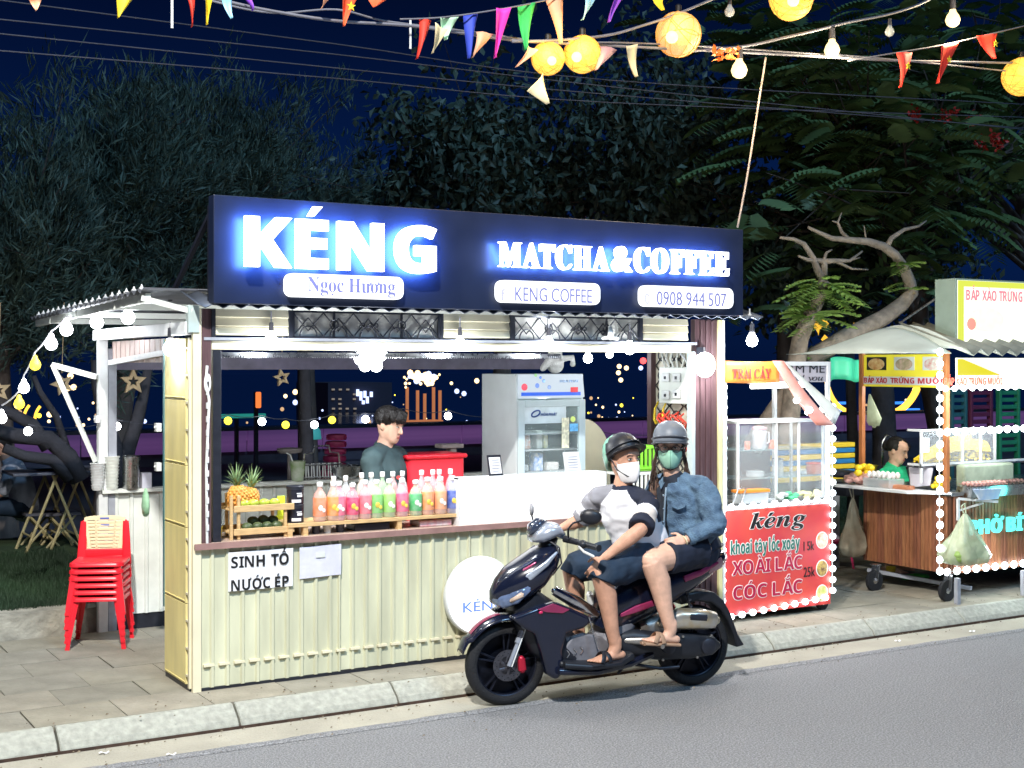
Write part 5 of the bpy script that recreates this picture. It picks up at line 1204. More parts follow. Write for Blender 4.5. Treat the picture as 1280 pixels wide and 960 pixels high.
for h0, k0, a0 in ((pHL, pKL, pAL), (pHR, pKR, pAR)):
    mb.limb([(h0, .10, .10), (lerp(h0, k0, .55), .092, .092), (k0, .067, .07)], BL); mb.limb([(k0, .067, .07), (lerp(k0, a0, .3) - BF * .015, .064, .07), (lerp(k0, a0, .72), .045, .047), (a0, .036, .038)], BL)
    foot(mb, a0, BF * .95 + UP * .12, UP - BF * .12, .98, -1)
skinned('body', mb, M_skin2, PA, .0052, 4)
face(PA, C, f_, r_, u_, .97, look=(.1, 0), lips=False, lid=.15)
mask(PA, C, f_, r_, u_, mat('green_mask', (.36, .66, .50), .8, var=.06, scale=30), .98, seam=True)
helmet(PA, C, f_, r_, u_, mat('grey_helmet', (.15, .17, .20), .45, var=.15, scale=9), mat('grey_helmet_trim', (.08, .09, .11), .4), brim=.035)
GLS = bpy.data.objects.new('glasses', None); COL.objects.link(GLS); GLS.parent = PA
for k in (-1, 1):
    e = C + r_ * (.036 * k) + f_ * .104 + u_ * .006; b = MB(); b.tube([e + r_ * (.027 * math.cos(R(a))) + u_ * (.021 * math.sin(R(a))) - f_ * .006 * abs(math.cos(R(a))) for a in range(0, 361, 24)], .0024, 6, cap=False); b.build('lens_frame', M_black, GLS, smooth=180)
    b = MB(); b.ell(e - f_ * .002, (.025, .0015, .019), 14, (r_, f_, u_)); b.build('lens', mat('lens_glass', (.3, .3, .3), .05, var=0, alpha=.10), GLS, smooth=180)
    b = MB(); b.tube([e + r_ * k * .027 - f_ * .004, e + r_ * k * .042 - f_ * .05, e + r_ * k * .040 - f_ * .11], .002, 6); b.build('temple', M_black, GLS)
b = MB(); b.tube([C + f_ * .104 + u_ * .01 - r_ * .01, C + f_ * .108 + u_ * .013, C + f_ * .104 + u_ * .01 + r_ * .01], .002, 6); b.build('bridge', M_black, GLS)
random.seed(21); mbh = MB()
for k in range(46):
    sgn = -1 if k % 2 else 1; a = random.uniform(.25, 1.0); p = C + r_ * sgn * (.068 + .01 * random.random()) - f_ * (.055 - .085 * random.random()) + u_ * .01
    q = C + r_ * sgn * (.088 + .02 * random.random()) - f_ * (.045 - .05 * random.random()) - u_ * .10; e0 = C + r_ * sgn * (.085 + .045 * random.random()) + f_ * (random.uniform(-.02, .05)) - u_ * random.uniform(.17, .27)
    mbh.limb([(p, .010, .005), (q, .011, .005), (lerp(q, e0, .6) + r_ * random.uniform(-.01, .01), .009, .004), (e0, .002, .002)], f_, 8, ends=False)
mbh.ell(C - f_ * .03 - u_ * .02, (.082, .075, .10), 16, (r_, f_, u_)); mbh.build('hair', M_hairb, PA, smooth=180)
mb = MB(); mb.limb([(p, a + .010, c + .010) for p, a, c in tor], side); skinned('tee', mb, M_tee, PA, .008, 4, None, .006)
jf = side.cross(UP); jf = jf if jf.dot(TC) > 0 else -jf
mb = MB(); mb.limb([(B(.01, 0, .90), .192, .168)] + [(p, a + .030, c + .030) for p, a, c in tor[1:-1]] + [(B(.145, 0, 1.30), .085, .075)], side)
for s0 in (pSL, pSR): mb.limb([(B(.145, 0, 1.285), .07, .060), (s0 + UP * .004, .078, .066)], BF)
for s0, e0, w0 in ((pSL, pEL, pWL), (pSR, pER, pWR)):
    mb.limb([(lerp(s0, e0, .04) - UP * .01, .076, .074), (lerp(s0, e0, .5), .078, .076), (e0, .070, .070)], side); mb.limb([(e0, .070, .070), (lerp(e0, w0, .45), .062, .060), (lerp(e0, w0, .80), .050, .046)], side, ends=False)
def cls(c):
    l = c - B(.10, 0, c.z); x = l.dot(side); y = l.dot(jf); z = c.z
    gl = -.10 - .02 * (1.25 - z); gr = -.015 + .10 * max(0, (1.02 - z)) + .02 * max(0, z - 1.15)
    if y > .02 and gl - .1 < x < gr and z < 1.30 and (c - lerp(pER, pWR, .5)).length > .10: return -1
    if z > 1.24 and (c - B(.155, 0, 1.31)).length < .085: return -1
    return 0
J = skinned('denim_jacket', mb, M_denim, PA, .0065, 4, cls, .016, (11, 11, 13)); J.modifiers.new('s', 'SOLIDIFY').thickness = .004
# collar, pocket flap, placket, cuffs
def onj(x, y, z): return B(.10, 0, z) + side * x + jf * y
for k, (xa, xb) in enumerate(((-.12, -.06), (.03, .10))):
    b = MB(); s_ = 1 if k else -1
    b.prism([onj(s_ * .035, .085, 1.31), onj(s_ * .085, .03, 1.335), onj(s_ * .115, .07, 1.275), onj(s_ * .06, .125, 1.235)], jf * .006 - UP * .004); b.build('collar', M_denim, J, bevel=.004)
b = MB(); b.prism([onj(.035, .146, 1.165), onj(.125, .128, 1.165), onj(.122, .134, 1.135), onj(.08, .144, 1.118), onj(.036, .152, 1.135)], jf * .006); b.build('pocket_flap', M_denim, J, bevel=.002)
b = MB(); b.tube([onj(-.008 - .02 * t, .155 - .015 * abs(t - .4), 1.25 - .33 * t) for t in (0, .2, .4, .6, .8, 1)], .006, 6); b.build('placket', mat('denim_seam', (.20, .27, .34), .8), J, smooth=180)
for z in (1.2, 1.12, 1.04): b = MB(); b.ell(onj(-.018, .165, z), .006, 8); b.build('button', M_steel, J)
b = MB(); b.tube([onj(.15 * math.cos(R(a)) + .03, .145 * math.sin(R(a)) + .01, .905) for a in range(20, 80, 8)], .008, 6); b.build('hem_seam', mat('denim_seam', (0, 0, 0)), J, smooth=180)
p = lerp(pEL, pWL, .80); q = lerp(pEL, pWL, .93); b = MB(); b.limb([(p, .052, .048), (q, .046, .042)], side, ends=False); b.build('cuff', M_denim, J, smooth=60)
b = MB(); ax = (pWL - pEL).normalized(); x = ax.cross(UP).normalized(); y = ax.cross(x); b.tube([pWL + ax * .006 + x * (.029 * math.cos(R(a))) + y * (.029 * math.sin(R(a))) for a in range(0, 361, 24)], .004, 6); b.build('bracelet', M_ivory, PA)
mb = MB(); mb.limb([(B(.0, 0, .84), .19, .17), (B(.03, 0, .93), .18, .155)], BL)
for h0, k0 in ((pHL, pKL), (pHR, pKR)): mb.limb([(h0 - UP * .01, .125, .118), (lerp(h0, k0, .4), .112, .110), (lerp(h0, k0, .70), .100, .100)], BL, ends=False)
skinned('shorts', mb, mat('navy_shorts', (.010, .016, .035), .8, var=.3, scale=8, bump=.3, bscale=12), PA, .007, 5, None, .010)
sandal(PA, pAL, BF * .95 + UP * .12, UP - BF * .12, .98, mat('tan_sandal', (.32, .20, .13), .6)); sandal(PA, pAR, BF * .95 + UP * .12, UP - BF * .12, .98, mat('tan_sandal', (0, 0, 0)))

# --- vendor and cart cook, both standing
def stander(label, C, fdir, look_down, shirt, skin, parname, h=1.70, s=1., arms=None, floor=PZ, wide=.165, apron=None, short=.6):
    f = V((fdir.x, fdir.y, 0)).normalized(); sd = f.cross(UP).normalized(); G = V((C.x, C.y, 0)) - f * .03
    P_ = lambda a, b_, z: G + sd * a + f * b_ + UP * z
    T = thing('person', label, 'person', P_(0, 0, floor)); nk = C.z - .13 * s; mb = MB()
    tor = [(P_(0, -.02, nk - .62), .16, .12), (P_(0, -.01, nk - .50), .145, .11), (P_(0, 0, nk - .34), .15, .115), (P_(0, -.005, nk - .18), wide, .115), (P_(0, -.02, nk - .08), wide * .9, .09), (P_(0, -.02, nk - .02), .07, .06)]
    mb.limb(tor, sd); hd = (fdir - UP * look_down).normalized(); mb.limb([(P_(0, -.02, nk - .05), .058, .058), (C - UP * .08 - f * .02, .052, .055), (C - UP * .03, .05, .05)], sd)
    f_, r_, u_ = headmesh(mb, C, hd, UP, s)
    for k, (e, w_, hn) in zip((-1, 1), arms):
        s0 = P_(k * (wide + .01), -.01, nk - .09); e, w_, hn = P_(*e), P_(*w_), P_(*hn); mb.limb([(P_(0, -.02, nk - .04), .05, .045), (s0, .05, .045)], f)
        mb.limb([(s0, .05, .05), (e, .04, .04)], sd); mb.limb([(e, .04, .04), (w_, .026, .023)], sd); hand(mb, w_, hn - w_, UP, f, .5, s)
    for k in (-1, 1):
        mb.limb([(P_(k * .09, 0, nk - .62), .09, .09), (P_(k * .10, 0, (nk - .62 + floor) / 2 + .03), .06, .062), (P_(k * .11, -.01, floor + .1), .04, .042)], sd); foot(mb, P_(k * .11, -.01, floor + .092), f, UP, 1, k)
    skinned('body', mb, skin, T, .0065, 4); face(T, C, f_, r_, u_, s, lid=.45 if look_down else 0)
    mb = MB(); mb.limb([(p, a + .018, c + .018) for p, a, c in tor[:-1]] + [(P_(0, -.02, nk - .03), .080, .07)], sd)
    for k, (e, w_, hn) in zip((-1, 1), arms):
        s0 = P_(k * (wide + .01), -.01, nk - .09); e = P_(*e); mb.limb([(P_(0, -.02, nk - .045), .072, .062), (s0, .074, .068)], f); mb.limb([(lerp(s0, e, 0), .072, .070), (lerp(s0, e, short), .066, .064)], sd, ends=False)
    skinned('shirt', mb, shirt, T, .008, 4, None, .010)
    mb = MB(); mb.limb([(P_(0, -.02, nk - .56), .18, .145), (P_(0, -.02, nk - .66), .18, .14)], sd)
    for k in (-1, 1): mb.limb([(P_(k * .09, 0, nk - .64), .11, .11), (P_(k * .10, 0, floor + .25), .075, .08), (P_(k * .11, 0, floor + .09), .065, .07)], sd, ends=False)
    skinned('trousers', mb, M_shorts, T, .009, 4, None, .008)
    return T, f_, r_, u_, P_, nk
C = onY(487, 531, 8.35)
T, f_, r_, u_, P_, nk = stander('young vendor with a black mop haircut in a dark green t-shirt behind the bottles', C, (RF * .86 + TC * .42), .28, mat('dark_green_tee', (.03, .055, .06), .85, var=.25, scale=7), M_skin2, 'v', arms=(((-.24, .05, C.z - .13 - .38), (-.16, .26, C.z - .52), (-.15, .33, C.z - .53)), ((.24, .06, C.z - .13 - .36), (.16, .26, C.z - .50), (.14, .33, C.z - .52))))
mb = MB(); mb.ell(C + u_ * .045 - f_ * .018, (.090, .104, .085), 20, (r_, f_, u_)); random.seed(4)
for k in range(60):
    a = R(-100 + 200 * random.random()); p = C + u_ * .115 + f_ * .01; q = C + r_ * (.098 * math.sin(a)) + f_ * (.098 * math.cos(a)) + u_ * (.085 + .015 * random.random()); e0 = C + r_ * (.094 * math.sin(a)) + f_ * (.104 * math.cos(a)) + u_ * (.045 - .012 * random.random() if math.cos(a) > .3 else .022)
    mb.limb([(p, .014, .010), (q, .013, .008), (e0, .004, .003)], f_.cross(u_), 8, ends=False)
mb.build('hair', M_hair, T, smooth=180)
b = MB(); b.lathe([(.0, 0), (.012, .001), (.014, 0)], P_(.06, .135, nk - .22), 8, (RF, UP, TC)); b.build('shirt_print', mat('red_print', (.6, .05, .05), .6), T)
C = onY(1122, 563, 8.8)
T, f_, r_, u_, P_, nk = stander('woman cook in a bright green top behind the corn cart', C, (RF * .70 + TC * .60), .35, mat('bright_green_top', (.02, .50, .24), .85, var=.12, scale=7), M_skin2, 'c', s=.98, arms=(((-.23, .08, C.z - .42), (-.12, .24, C.z - .45), (-.08, .32, C.z - .47)), ((.23, .08, C.z - .42), (.14, .26, C.z - .44), (.1, .33, C.z - .46))), wide=.175)
mb = MB(); mb.ell(C + u_ * .035 - f_ * .022, (.084, .100, .088), 18, (r_, f_, u_)); mb.ell(C - f_ * .11 + u_ * .0, (.04, .045, .05), 12, (r_, f_, u_)); mb.limb([(C + u_ * .11 + f_ * .02, .03, .01), (C + u_ * .07 + f_ * .09 - r_ * .03, .02, .006), (C + u_ * .03 + f_ * .085 - r_ * .055, .008, .004)], r_, 10); mb.build('hair', M_hair, T, smooth=180)
b = MB(); b.tube([P_(-.15, .05, nk - .03), P_(-.06, .125, nk - .14), P_(.03, .14, nk - .28)], .009, 6); b.build('strap', M_black, T)
# seated figure at the lawn tables (far left)
q = onZ(28, 686, .22); T = thing('person', 'person in a light grey top sitting at the lawn tables, cut by the left edge', 'person', q)
f = (RF * -.85 + TC * .3).normalized(); sd = f.cross(UP).normalized(); P_ = lambda a, b_, z: V((q.x, q.y, 0)) + RF * .02 + sd * a + f * b_ + UP * (z + .2)
mb = MB(); mb.limb([(P_(0, 0, .42), .15, .12), (P_(0, .03, .62), .14, .11), (P_(0, .12, .80), .15, .10), (P_(0, .16, .88), .06, .055), (P_(0, .19, .97), .055, .055)], sd)
Cc = P_(0, .22, 1.04); headmesh(mb, Cc, f - UP * .3, UP)
for k in (-1, 1):
    mb.limb([(P_(k * .17, .12, .80), .045, .045), (P_(k * .2, .2, .58), .038, .038), (P_(k * .12, .42, .50), .028, .026)], sd); hand(mb, P_(k * .12, .42, .50), f, UP, sd * -k, .4)
    mb.limb([(P_(k * .09, .02, .42), .08, .08), (P_(k * .10, .42, .44), .055, .055), (P_(k * .1, .38, .1), .036, .036)], sd); foot(mb, P_(k * .1, .38, .09), f, UP)
skinned('body', mb, M_skin, T, .009, 3)
mb = MB(); mb.limb([(P_(0, 0, .42), .17, .14), (P_(0, .03, .62), .16, .13), (P_(0, .12, .82), .165, .115), (P_(0, .15, .87), .08, .07)], sd)
for k in (-1, 1): mb.limb([(P_(k * .16, .12, .80), .062, .06), (P_(k * .2, .19, .60), .055, .055)], sd)
skinned('shirt', mb, mat('pale_grey_top', (.30, .32, .38), .85, var=.15), T, .01, 3, None, .008)
b = MB(); b.ell(Cc + UP * .03 - f * .02, (.085, .1, .09), 14, (sd, f, UP)); b.build('hair', M_hair, T, smooth=180)
mb = MB(); mb.limb([(P_(0, .0, .42), .17, .12), (P_(0, .1, .43), .15, .1)], sd)
for k in (-1, 1): mb.limb([(P_(k * .09, .02, .43), .10, .095), (P_(k * .1, .25, .44), .08, .08)], sd)
skinned('shorts', mb, M_shorts, T, .01, 3)
# ------------------------------------------------------------------ scooter (u forward, w toward the road side, z up)
SC = thing('scooter', 'black scooter with silver and magenta trim carrying two riders beside the kerb', 'scooter', B(0, 0, 0))
M_body = mat('scooter_black', (.006, .009, .024), .22, var=.15, scale=6, coat=.6); M_silver = mat('scooter_silver', (.38, .42, .50), .25, metal=.4, var=.1, coat=.5); M_mag = mat('scooter_magenta', (.30, .03, .10), .25, metal=.3, var=.15, coat=.5)
M_tyre = mat('tyre', (.010, .011, .014), .75, var=.2, scale=40, bump=.3, bscale=90); M_rim = mat('alloy_black', (.014, .017, .03), .35, metal=.5, var=.1); M_alu = mat('alloy', (.45, .43, .40), .35, metal=.9, var=.25, scale=18)
def bl(pts, side=BL, n=18, e=2.2, ends=False):      # loft given as (u, w, z, half height, half width)
    return MB().limb([(B(u, w_, z), hw, hh) for u, w_, z, hh, hw in pts], side, n, e=e, ends=ends)
def plate(pix, w0, w1, name, m, par=None, bev=.008, seg=2, wr=None):
    pts = [bp(x, y, (w0 + w1) / 2 if wr is None else wr) for x, y in pix]; b = MB(); b.prism([B(u, w0, z) for u, z in pts], BL * (w1 - w0)); return b.build(name, m, par or SC, bevel=bev, seg=seg, smooth=45)
def c8(*a): return [(560 + x / 2.595, 520 + y / 2.595) for x, y in a]
def wheel(u0, z0, Rr, yaw, disc, name):
    fw = (BF * math.cos(yaw) + BL * math.sin(yaw)); ax = V((fw.y, -fw.x, 0)); ax = ax if ax.dot(BL) > 0 else -ax; c = B(u0, 0, z0)
    wl = bpy.data.objects.new(name, None); COL.objects.link(wl); wl.parent = SC; A = (fw, UP, ax)
    b = MB(); prof = []
    for k in range(13): a = R(-115 + 230 * k / 12); prof.append((Rr - .042 + .042 * math.cos(a), .043 * math.sin(a)))
    prof = prof + [(Rr - .062, .028), (Rr - .062, -.028), prof[0]]; b.lathe(prof, c, 48, A); b.build('tyre', M_tyre, wl, smooth=60)
    b = MB(); rr0 = Rr - .060; b.lathe([(rr0 + .001, -.030), (rr0 - .008, -.026), (rr0 - .009, -.01), (rr0 - .009, .01), (rr0 - .008, .026), (rr0 + .001, .030), (rr0 + .0005, 0), (rr0 + .001, -.030)], c, 48, A)
    for k in range(5):
        a = R(72 * k + 20); d = fw * math.cos(a) + UP * math.sin(a); t_ = ax.cross(d)
        for s_ in (-1, 1): b.limb([(c + d * .035 + t_ * .010 * s_, .008, .010), (c + d * .09 + t_ * .010 * s_, .006, .009), (c + d * (rr0 - .010) + t_ * .020 * s_, .006, .010)], t_, 8, e=3, ends=False)
    b.lathe([(.0, -.05), (.03, -.05), (.038, -.03), (.038, .03), (.03, .05), (.0, .05)], c, 20, A); b.build('rim', M_rim, wl, smooth=45)
    if disc:
        b = MB(); cc = c + ax * .056; b.lathe([(.055, -.002), (.092, -.002), (.092, .002), (.055, .002), (.055, -.002)], cc, 40, A)
        for k in range(6): a = R(60 * k); d = fw * math.cos(a) + UP * math.sin(a); e_ = fw * math.cos(a + .6) + UP * math.sin(a + .6); b.limb([(cc + d * .02, .008, .002), (cc + e_ * .06, .009, .002)], ax.cross(e_), 8, ends=False)
        b.build('brake_disc', mat('disc_steel', (.12, .12, .14), .35, metal=.9, var=.2, scale=40), wl, smooth=40)
        b = MB()
        for k in range(24):
            a = R(15 * k); b.ell(cc + (fw * math.cos(a) + UP * math.sin(a)) * (.082 if k % 2 else .070) + ax * .002, (.0045, .0045, .001), 6, (fw, UP, ax))
        o = b.build('disc_holes', M_black, wl); o['kind'] = 'stuff'
        b = MB(); b.limb([(cc - fw * .078 + UP * .035 + ax * .005, .022, .02), (cc - fw * .085 - UP * .03 + ax * .005, .024, .02)], fw, 12, e=4); b.build('brake_caliper', mat('red_caliper', (.45, .015, .04), .3, metal=.3), wl, smooth=50)
    return c, fw, ax
cf, fw, fax = wheel(1.290, .246, .246, -.10, True, 'front_wheel'); cr, _, _ = wheel(.015, .252, .252, 0, False, 'rear_wheel')
# fork legs
for s_ in (1, -1):
    b = MB(); b.tube([cf + fax * .075 * s_, cf + fax * .075 * s_ - BF * .075 + UP * .17], .014, 12); b.tube([cf + fax * .075 * s_ - BF * .055 + UP * .13, cf + fax * .07 * s_ - BF * .145 + UP * .34], .020, 12); b.build('fork_leg', M_silver if s_ > 0 else M_black, SC, smooth=60)
    if s_ > 0: b = MB(); b.tube([cf + fax * .099 + UP * .0 - BF * .01, cf + fax * .10 + UP * .22 - BF * .10], .004, 6); b.build('fork_reflector', M_white, SC)
# front mudguard: arched shell round the wheel
b = MB()
def fn(a, t):
    an = R(18 + 118 * a); x = (t - .5) * 2; rr0 = .272 + .012 * (1 - x * x) + (.018 if a < .15 else 0); ww = (.060 + .022 * math.sin(math.pi * a)) * x
    return cf + fw * (rr0 * math.cos(an)) + UP * ((rr0 + .015) * math.sin(an) - .018 * abs(x) ** 3) + fax * ww
b.grid(fn, 24, 10); o = b.build('front_mudguard', M_body, SC, smooth=180); o.modifiers.new('s', 'SOLIDIFY').thickness = .004
b = MB(); b.grid(lambda a, t: fn(.18 + .36 * a, .30 + .40 * t) + UP * .004, 12, 5); o = b.build('mudguard_trim', M_mag, SC, smooth=180)
# steering neck + headset
bl([(1.15, 0, .55, .05, .06), (1.10, 0, .75, .055, .07), (1.03, 0, .90, .05, .06), (.99, 0, .98, .04, .05)], BL).build('steering_neck', M_black, SC, smooth=180)
# front apron: wide shell from nose to dash, mirrored facets
b = bl([(1.385, 0, .625, .010, .012), (1.36, 0, .635, .055, .055), (1.30, 0, .665, .095, .10), (1.22, 0, .715, .115, .145), (1.13, 0, .775, .105, .165), (1.05, 0, .845, .085, .15), (1.0, 0, .90, .055, .115), (.975, 0, .93, .02, .07)], BL, 24, e=2.3, ends=False); b.build('front_apron', M_body, SC, smooth=180)
for s_ in (1, -1):
    def sw(pts, hh, name, m, off=0):
        b = MB(); b.limb([(B(u, s_ * (w_ + off), z), h, .010) for u, w_, z, h in pts], UP, 12, e=3); b.build(name, m, SC, smooth=60)
    sw([(1.355, .035, .655, .010), (1.28, .092, .715, .018), (1.19, .142, .775, .022), (1.10, .165, .845, .016), (1.03, .152, .905, .006)], 0, 'silver_flash', M_silver, .004)
    sw([(1.335, .040, .700, .008), (1.27, .080, .755, .020), (1.20, .112, .815, .012), (1.15, .12, .85, .004)], 0, 'magenta_flash', M_mag, .006)
    b = MB(); b.limb([(B(1.372, s_ * .020, .628), .020, .012), (B(1.335, s_ * .065, .622), .040, .016), (B(1.27, s_ * .112, .650), .038, .014), (B(1.20, s_ * .150, .705), .016, .008)], UP, 14, e=2.6); b.build('headlight', mat('headlight_lens', (.10, .14, .24), .06, var=.4, scale=22, coat=1), SC, smooth=180)
    b = MB(); b.limb([(B(1.30, s_ * .108, .632), .012, .008), (B(1.24, s_ * .142, .672), .016, .008)], UP, 10); b.build('turn_signal', mat('clear_amber', (.6, .45, .35), .15, coat=1), SC, smooth=180)
    # leg shield / lower cowl behind the wheel
    b = MB(); pix = c8((205, 655), (300, 618), (352, 603), (410, 628), (478, 660), (440, 690), (386, 706), (372, 762), (380, 832), (352, 858), (322, 840), (306, 770), (285, 708), (245, 690)); pts = [bp(x, y, .17) for x, y in pix]
    w0, w1 = (.10, .175) if s_ > 0 else (-.175, -.10); b.prism([B(u, w0, z) for u, z in pts], BL * (w1 - w0)); b.build('leg_shield', M_body, SC, bevel=.02, seg=3, smooth=50)
    b = MB(); pts = [bp(x, y, .18) for x, y in c8((290, 628), (340, 608), (395, 628), (372, 640), (320, 637))]; b.prism([B(u, s_ * .176, z) for u, z in pts], BL * (.008 * s_)); b.build('shield_trim', M_mag, SC, bevel=.003)
    if s_ > 0: b = MB(); u, z = bp(560 + 300 / 2.595, 520 + 637 / 2.595, .18); b.ell(B(u, .186, z), (.014, .005, .009), 12, (BF, BL, UP)); b.build('reflector', mat('red_reflector', (.6, .03, .12), .2), SC, smooth=180)
bl([(1.19, 0, .62, .10, .12), (1.10, 0, .50, .16, .12), (1.05, 0, .38, .14, .13), (.98, 0, .30, .09, .14), (.90, 0, .25, .05, .14)], BL, 20, e=3).build('inner_shield', M_black, SC, smooth=60)
# floor tunnel and boards
bl([(1.02, 0, .52, .06, .10), (.96, 0, .40, .07, .115), (.86, 0, .325, .055, .125), (.70, 0, .31, .055, .13), (.60, 0, .36, .09, .13), (.54, 0, .46, .10, .12)], BL, 20, e=3).build('centre_tunnel', mat('grey_floor', (.16, .16, .18), .5, var=.2, scale=20), SC, smooth=60)
for s_ in (1, -1):
    b = MB(); b.limb([(B(1.0, s_ * .17, .25), .055, .022), (B(.85, s_ * .185, .235), .08, .020), (B(.66, s_ * .185, .235), .08, .020), (B(.56, s_ * .17, .27), .06, .022)], BL, 16, e=4); b.build('floor_board', M_black, SC, smooth=50)
    b = MB(); b.tube([B(1.03, s_ * .19, .215), B(.8, s_ * .22, .20), B(.56, s_ * .19, .22), B(.40, s_ * .17, .26)], .022, 10); b.build('side_rail', M_body, SC, smooth=60)
pl = [bp(x, y, .13) for x, y in c8((372, 800), (380, 750), (405, 712), (440, 704), (500, 716), (530, 742), (490, 800), (420, 822), (378, 820))]; b = MB(); b.prism([B(u, .10, z) for u, z in pl], BL * .034); TP = b.build('tunnel_side', mat('grey_floor', (0, 0, 0)), SC, bevel=.012, seg=3, smooth=50)
for k in range(3):
    u, z = bp(560 + (392 + k * 22) / 2.595, 520 + (772 - k * 6) / 2.595, .14); b = MB(); b.bar(B(u + .012, .137, z + .022), B(u - .006, .137, z), .006); b.bar(B(u - .006, .137, z), B(u + .012, .137, z - .022), .006); b.build('arrow_mark', M_steel, TP)
plate(c8((380, 826), (470, 808), (466, 816), (384, 834)), .205, .21, 'step_edge', M_steel, bev=.001)
# handlebar cover, grips, levers, mirrors
b = bl([(1.125, 0, .965, .014, .055), (1.09, 0, .985, .045, .10), (1.04, 0, 1.015, .055, .125), (.985, 0, 1.02, .045, .12), (.94, 0, .985, .03, .08)], BL, 20, e=2.4); b.build('handlebar_cover', M_silver, SC, smooth=180)
bl([(1.14, 0, 1.0, .008, .03), (1.11, 0, 1.035, .035, .055), (1.07, 0, 1.07, .028, .05), (1.03, 0, 1.075, .01, .03)], BL, 16).build('visor', mat('smoke_visor', (.03, .04, .07), .08, var=0, coat=1), SC, smooth=180)
for s_ in (1, -1):
    g0 = B(.95, s_ * .10, .975); g1 = B(.885, s_ * .23, .955); g2 = B(.855 - (.06 if s_ < 0 else 0), s_ * .36, .945 + (.03 if s_ < 0 else 0))
    b = MB(); b.tube([g0, g1], [.022, .016], 12); b.build('handlebar', M_black, SC, smooth=60)
    b = MB(); b.tube([g1, lerp(g1, g2, .1), lerp(g1, g2, .9), g2], [.016, .019, .017, .021], 14); b.build('grip', M_black, SC, smooth=50)
    b = MB(); b.ell(g1 + UP * .0 + BF * .01, (.03, .035, .026), 12, (BF, BL, UP)); b.build('switch_cluster', M_black, SC, smooth=180)
    b = MB(); b.limb([(g1 + BF * .035 - UP * .012, .007, .006), (lerp(g1, g2, .5) + BF * .05 - UP * .03, .008, .005), (g2 + BF * .035 - UP * .045, .009, .007)], UP, 10); b.build('brake_lever', M_white, SC, smooth=180)
m0 = B(.955, .16, .99); u, z = bp(738.5, 646, .30); mc = B(u, .30, z); u1, z1 = bp(714, 657, .22)
b = MB(); b.tube([m0, B(u1 + .01, .20, z1 - .02), B(u1 - .01, .225, z1 + .015), mc + BF * .02 - UP * .01], .006, 8); ms = b.build('mirror_stem', M_black, SC, smooth=180)
ax1 = (RF * .9 - UP * .1).normalized(); az = (UP * .95 + RF * .1).normalized()
b = MB(); b.ell(mc, (.065, .030, .046), 18, (ax1, TC, az)); b.build('mirror_housing', M_black, SC, smooth=180)
u, z = bp(668, 658, -.22); m1 = B(u, -.22, z - .03); u2, z2 = bp(664.5, 637, -.26); mc2 = B(u2, -.26, z2)
b = MB(); b.tube([m1, lerp(m1, mc2, .5), mc2 - UP * .03], .006, 8); b.build('mirror_stem', M_black, SC, smooth=180)
b = MB(); b.ell(mc2, (.016, .055, .042), 16, (RF, TC, UP)); b.build('mirror_housing', mat('mirror_back', (.25, .25, .27), .4), SC, smooth=180)
# key area, bag hook and chrome
b = MB(); u, z = bp(737, 748, 0); b.limb([(B(u + .01, .02, z + .03), .03, .02), (B(u, .02, z - .03), .022, .02)], BL, 10); b.build('white_cup_holder', M_white, SC, smooth=60)
p0_, p1_ = bp(692, 738, .05), bp(746, 767, .05); b = MB(); b.limb([(B(p0_[0], .05, p0_[1]), .028, .016), (B((p0_[0] + p1_[0]) / 2, .06, (p0_[1] + p1_[1]) / 2 - .0), .04, .018), (B(p1_[0], .07, p1_[1]), .022, .012)], UP, 12, e=3); b.build('chrome_panel', mat('chrome_trim', (.60, .60, .62), .15, metal=1, var=.3, scale=20), SC, smooth=60)
b = MB(); a0, a1 = bp(738, 772, .2), bp(748, 812, .2); b.tube([B(a0[0], .18, a0[1]), B(a1[0], .2, a1[1])], .004, 6); b.build('rod', M_steel, SC)
# seat and rear body
bl([(.60, 0, .72, .03, .09), (.52, 0, .745, .045, .13), (.36, 0, .750, .050, .145), (.22, 0, .775, .050, .150), (.08, 0, .80, .045, .14), (-.06, 0, .82, .035, .11), (-.12, 0, .825, .015, .07)], BL, 20, e=2.8).build('seat', mat('seat_vinyl', (.014, .015, .022), .5, var=.2, scale=20, bump=.15, bscale=60), SC, smooth=60)
b = bl([(.66, 0, .40, .08, .115), (.58, 0, .52, .15, .135), (.44, 0, .585, .15, .150), (.28, 0, .635, .13, .155), (.10, 0, .70, .105, .14), (-.06, 0, .755, .07, .115), (-.17, 0, .80, .035, .08), (-.205, 0, .825, .01, .04)], BL, 22, e=2.8); b.build('rear_body', M_body, SC, smooth=60)
for s_ in (1, -1):
    b = MB(); b.limb([(B(.60, s_ * .138, .50), .010, .006), (B(.50, s_ * .156, .535), .022, .008), (B(.38, s_ * .160, .565), .020, .008), (B(.26, s_ * .160, .585), .008, .006)], UP, 12, e=3); b.build('side_flash', M_mag, SC, smooth=60)
    b = MB(); b.limb([(B(.16, s_ * .148, .695), .022, .006), (B(.04, s_ * .142, .725), .020, .007), (B(-.10, s_ * .115, .775), .008, .005)], UP, 12, e=3); b.build('tail_flash', M_mag, SC, smooth=60)
    b = MB(); b.limb([(B(-.20, s_ * .035, .80), .028, .016), (B(-.13, s_ * .085, .765), .035, .014), (B(-.04, s_ * .112, .72), .012, .010)], UP, 12, e=3); b.build('tail_light', mat('tail_lens', (.45, .22, .22), .15, coat=1), SC, smooth=180)
b = MB(); b.tube([B(-.02, .10, .84), B(-.12, .10, .87), B(-.17, .05, .875), B(-.17, -.05, .875), B(-.12, -.10, .87), B(-.02, -.10, .84)], .012, 10); b.build('grab_rail', M_black, SC, smooth=180)
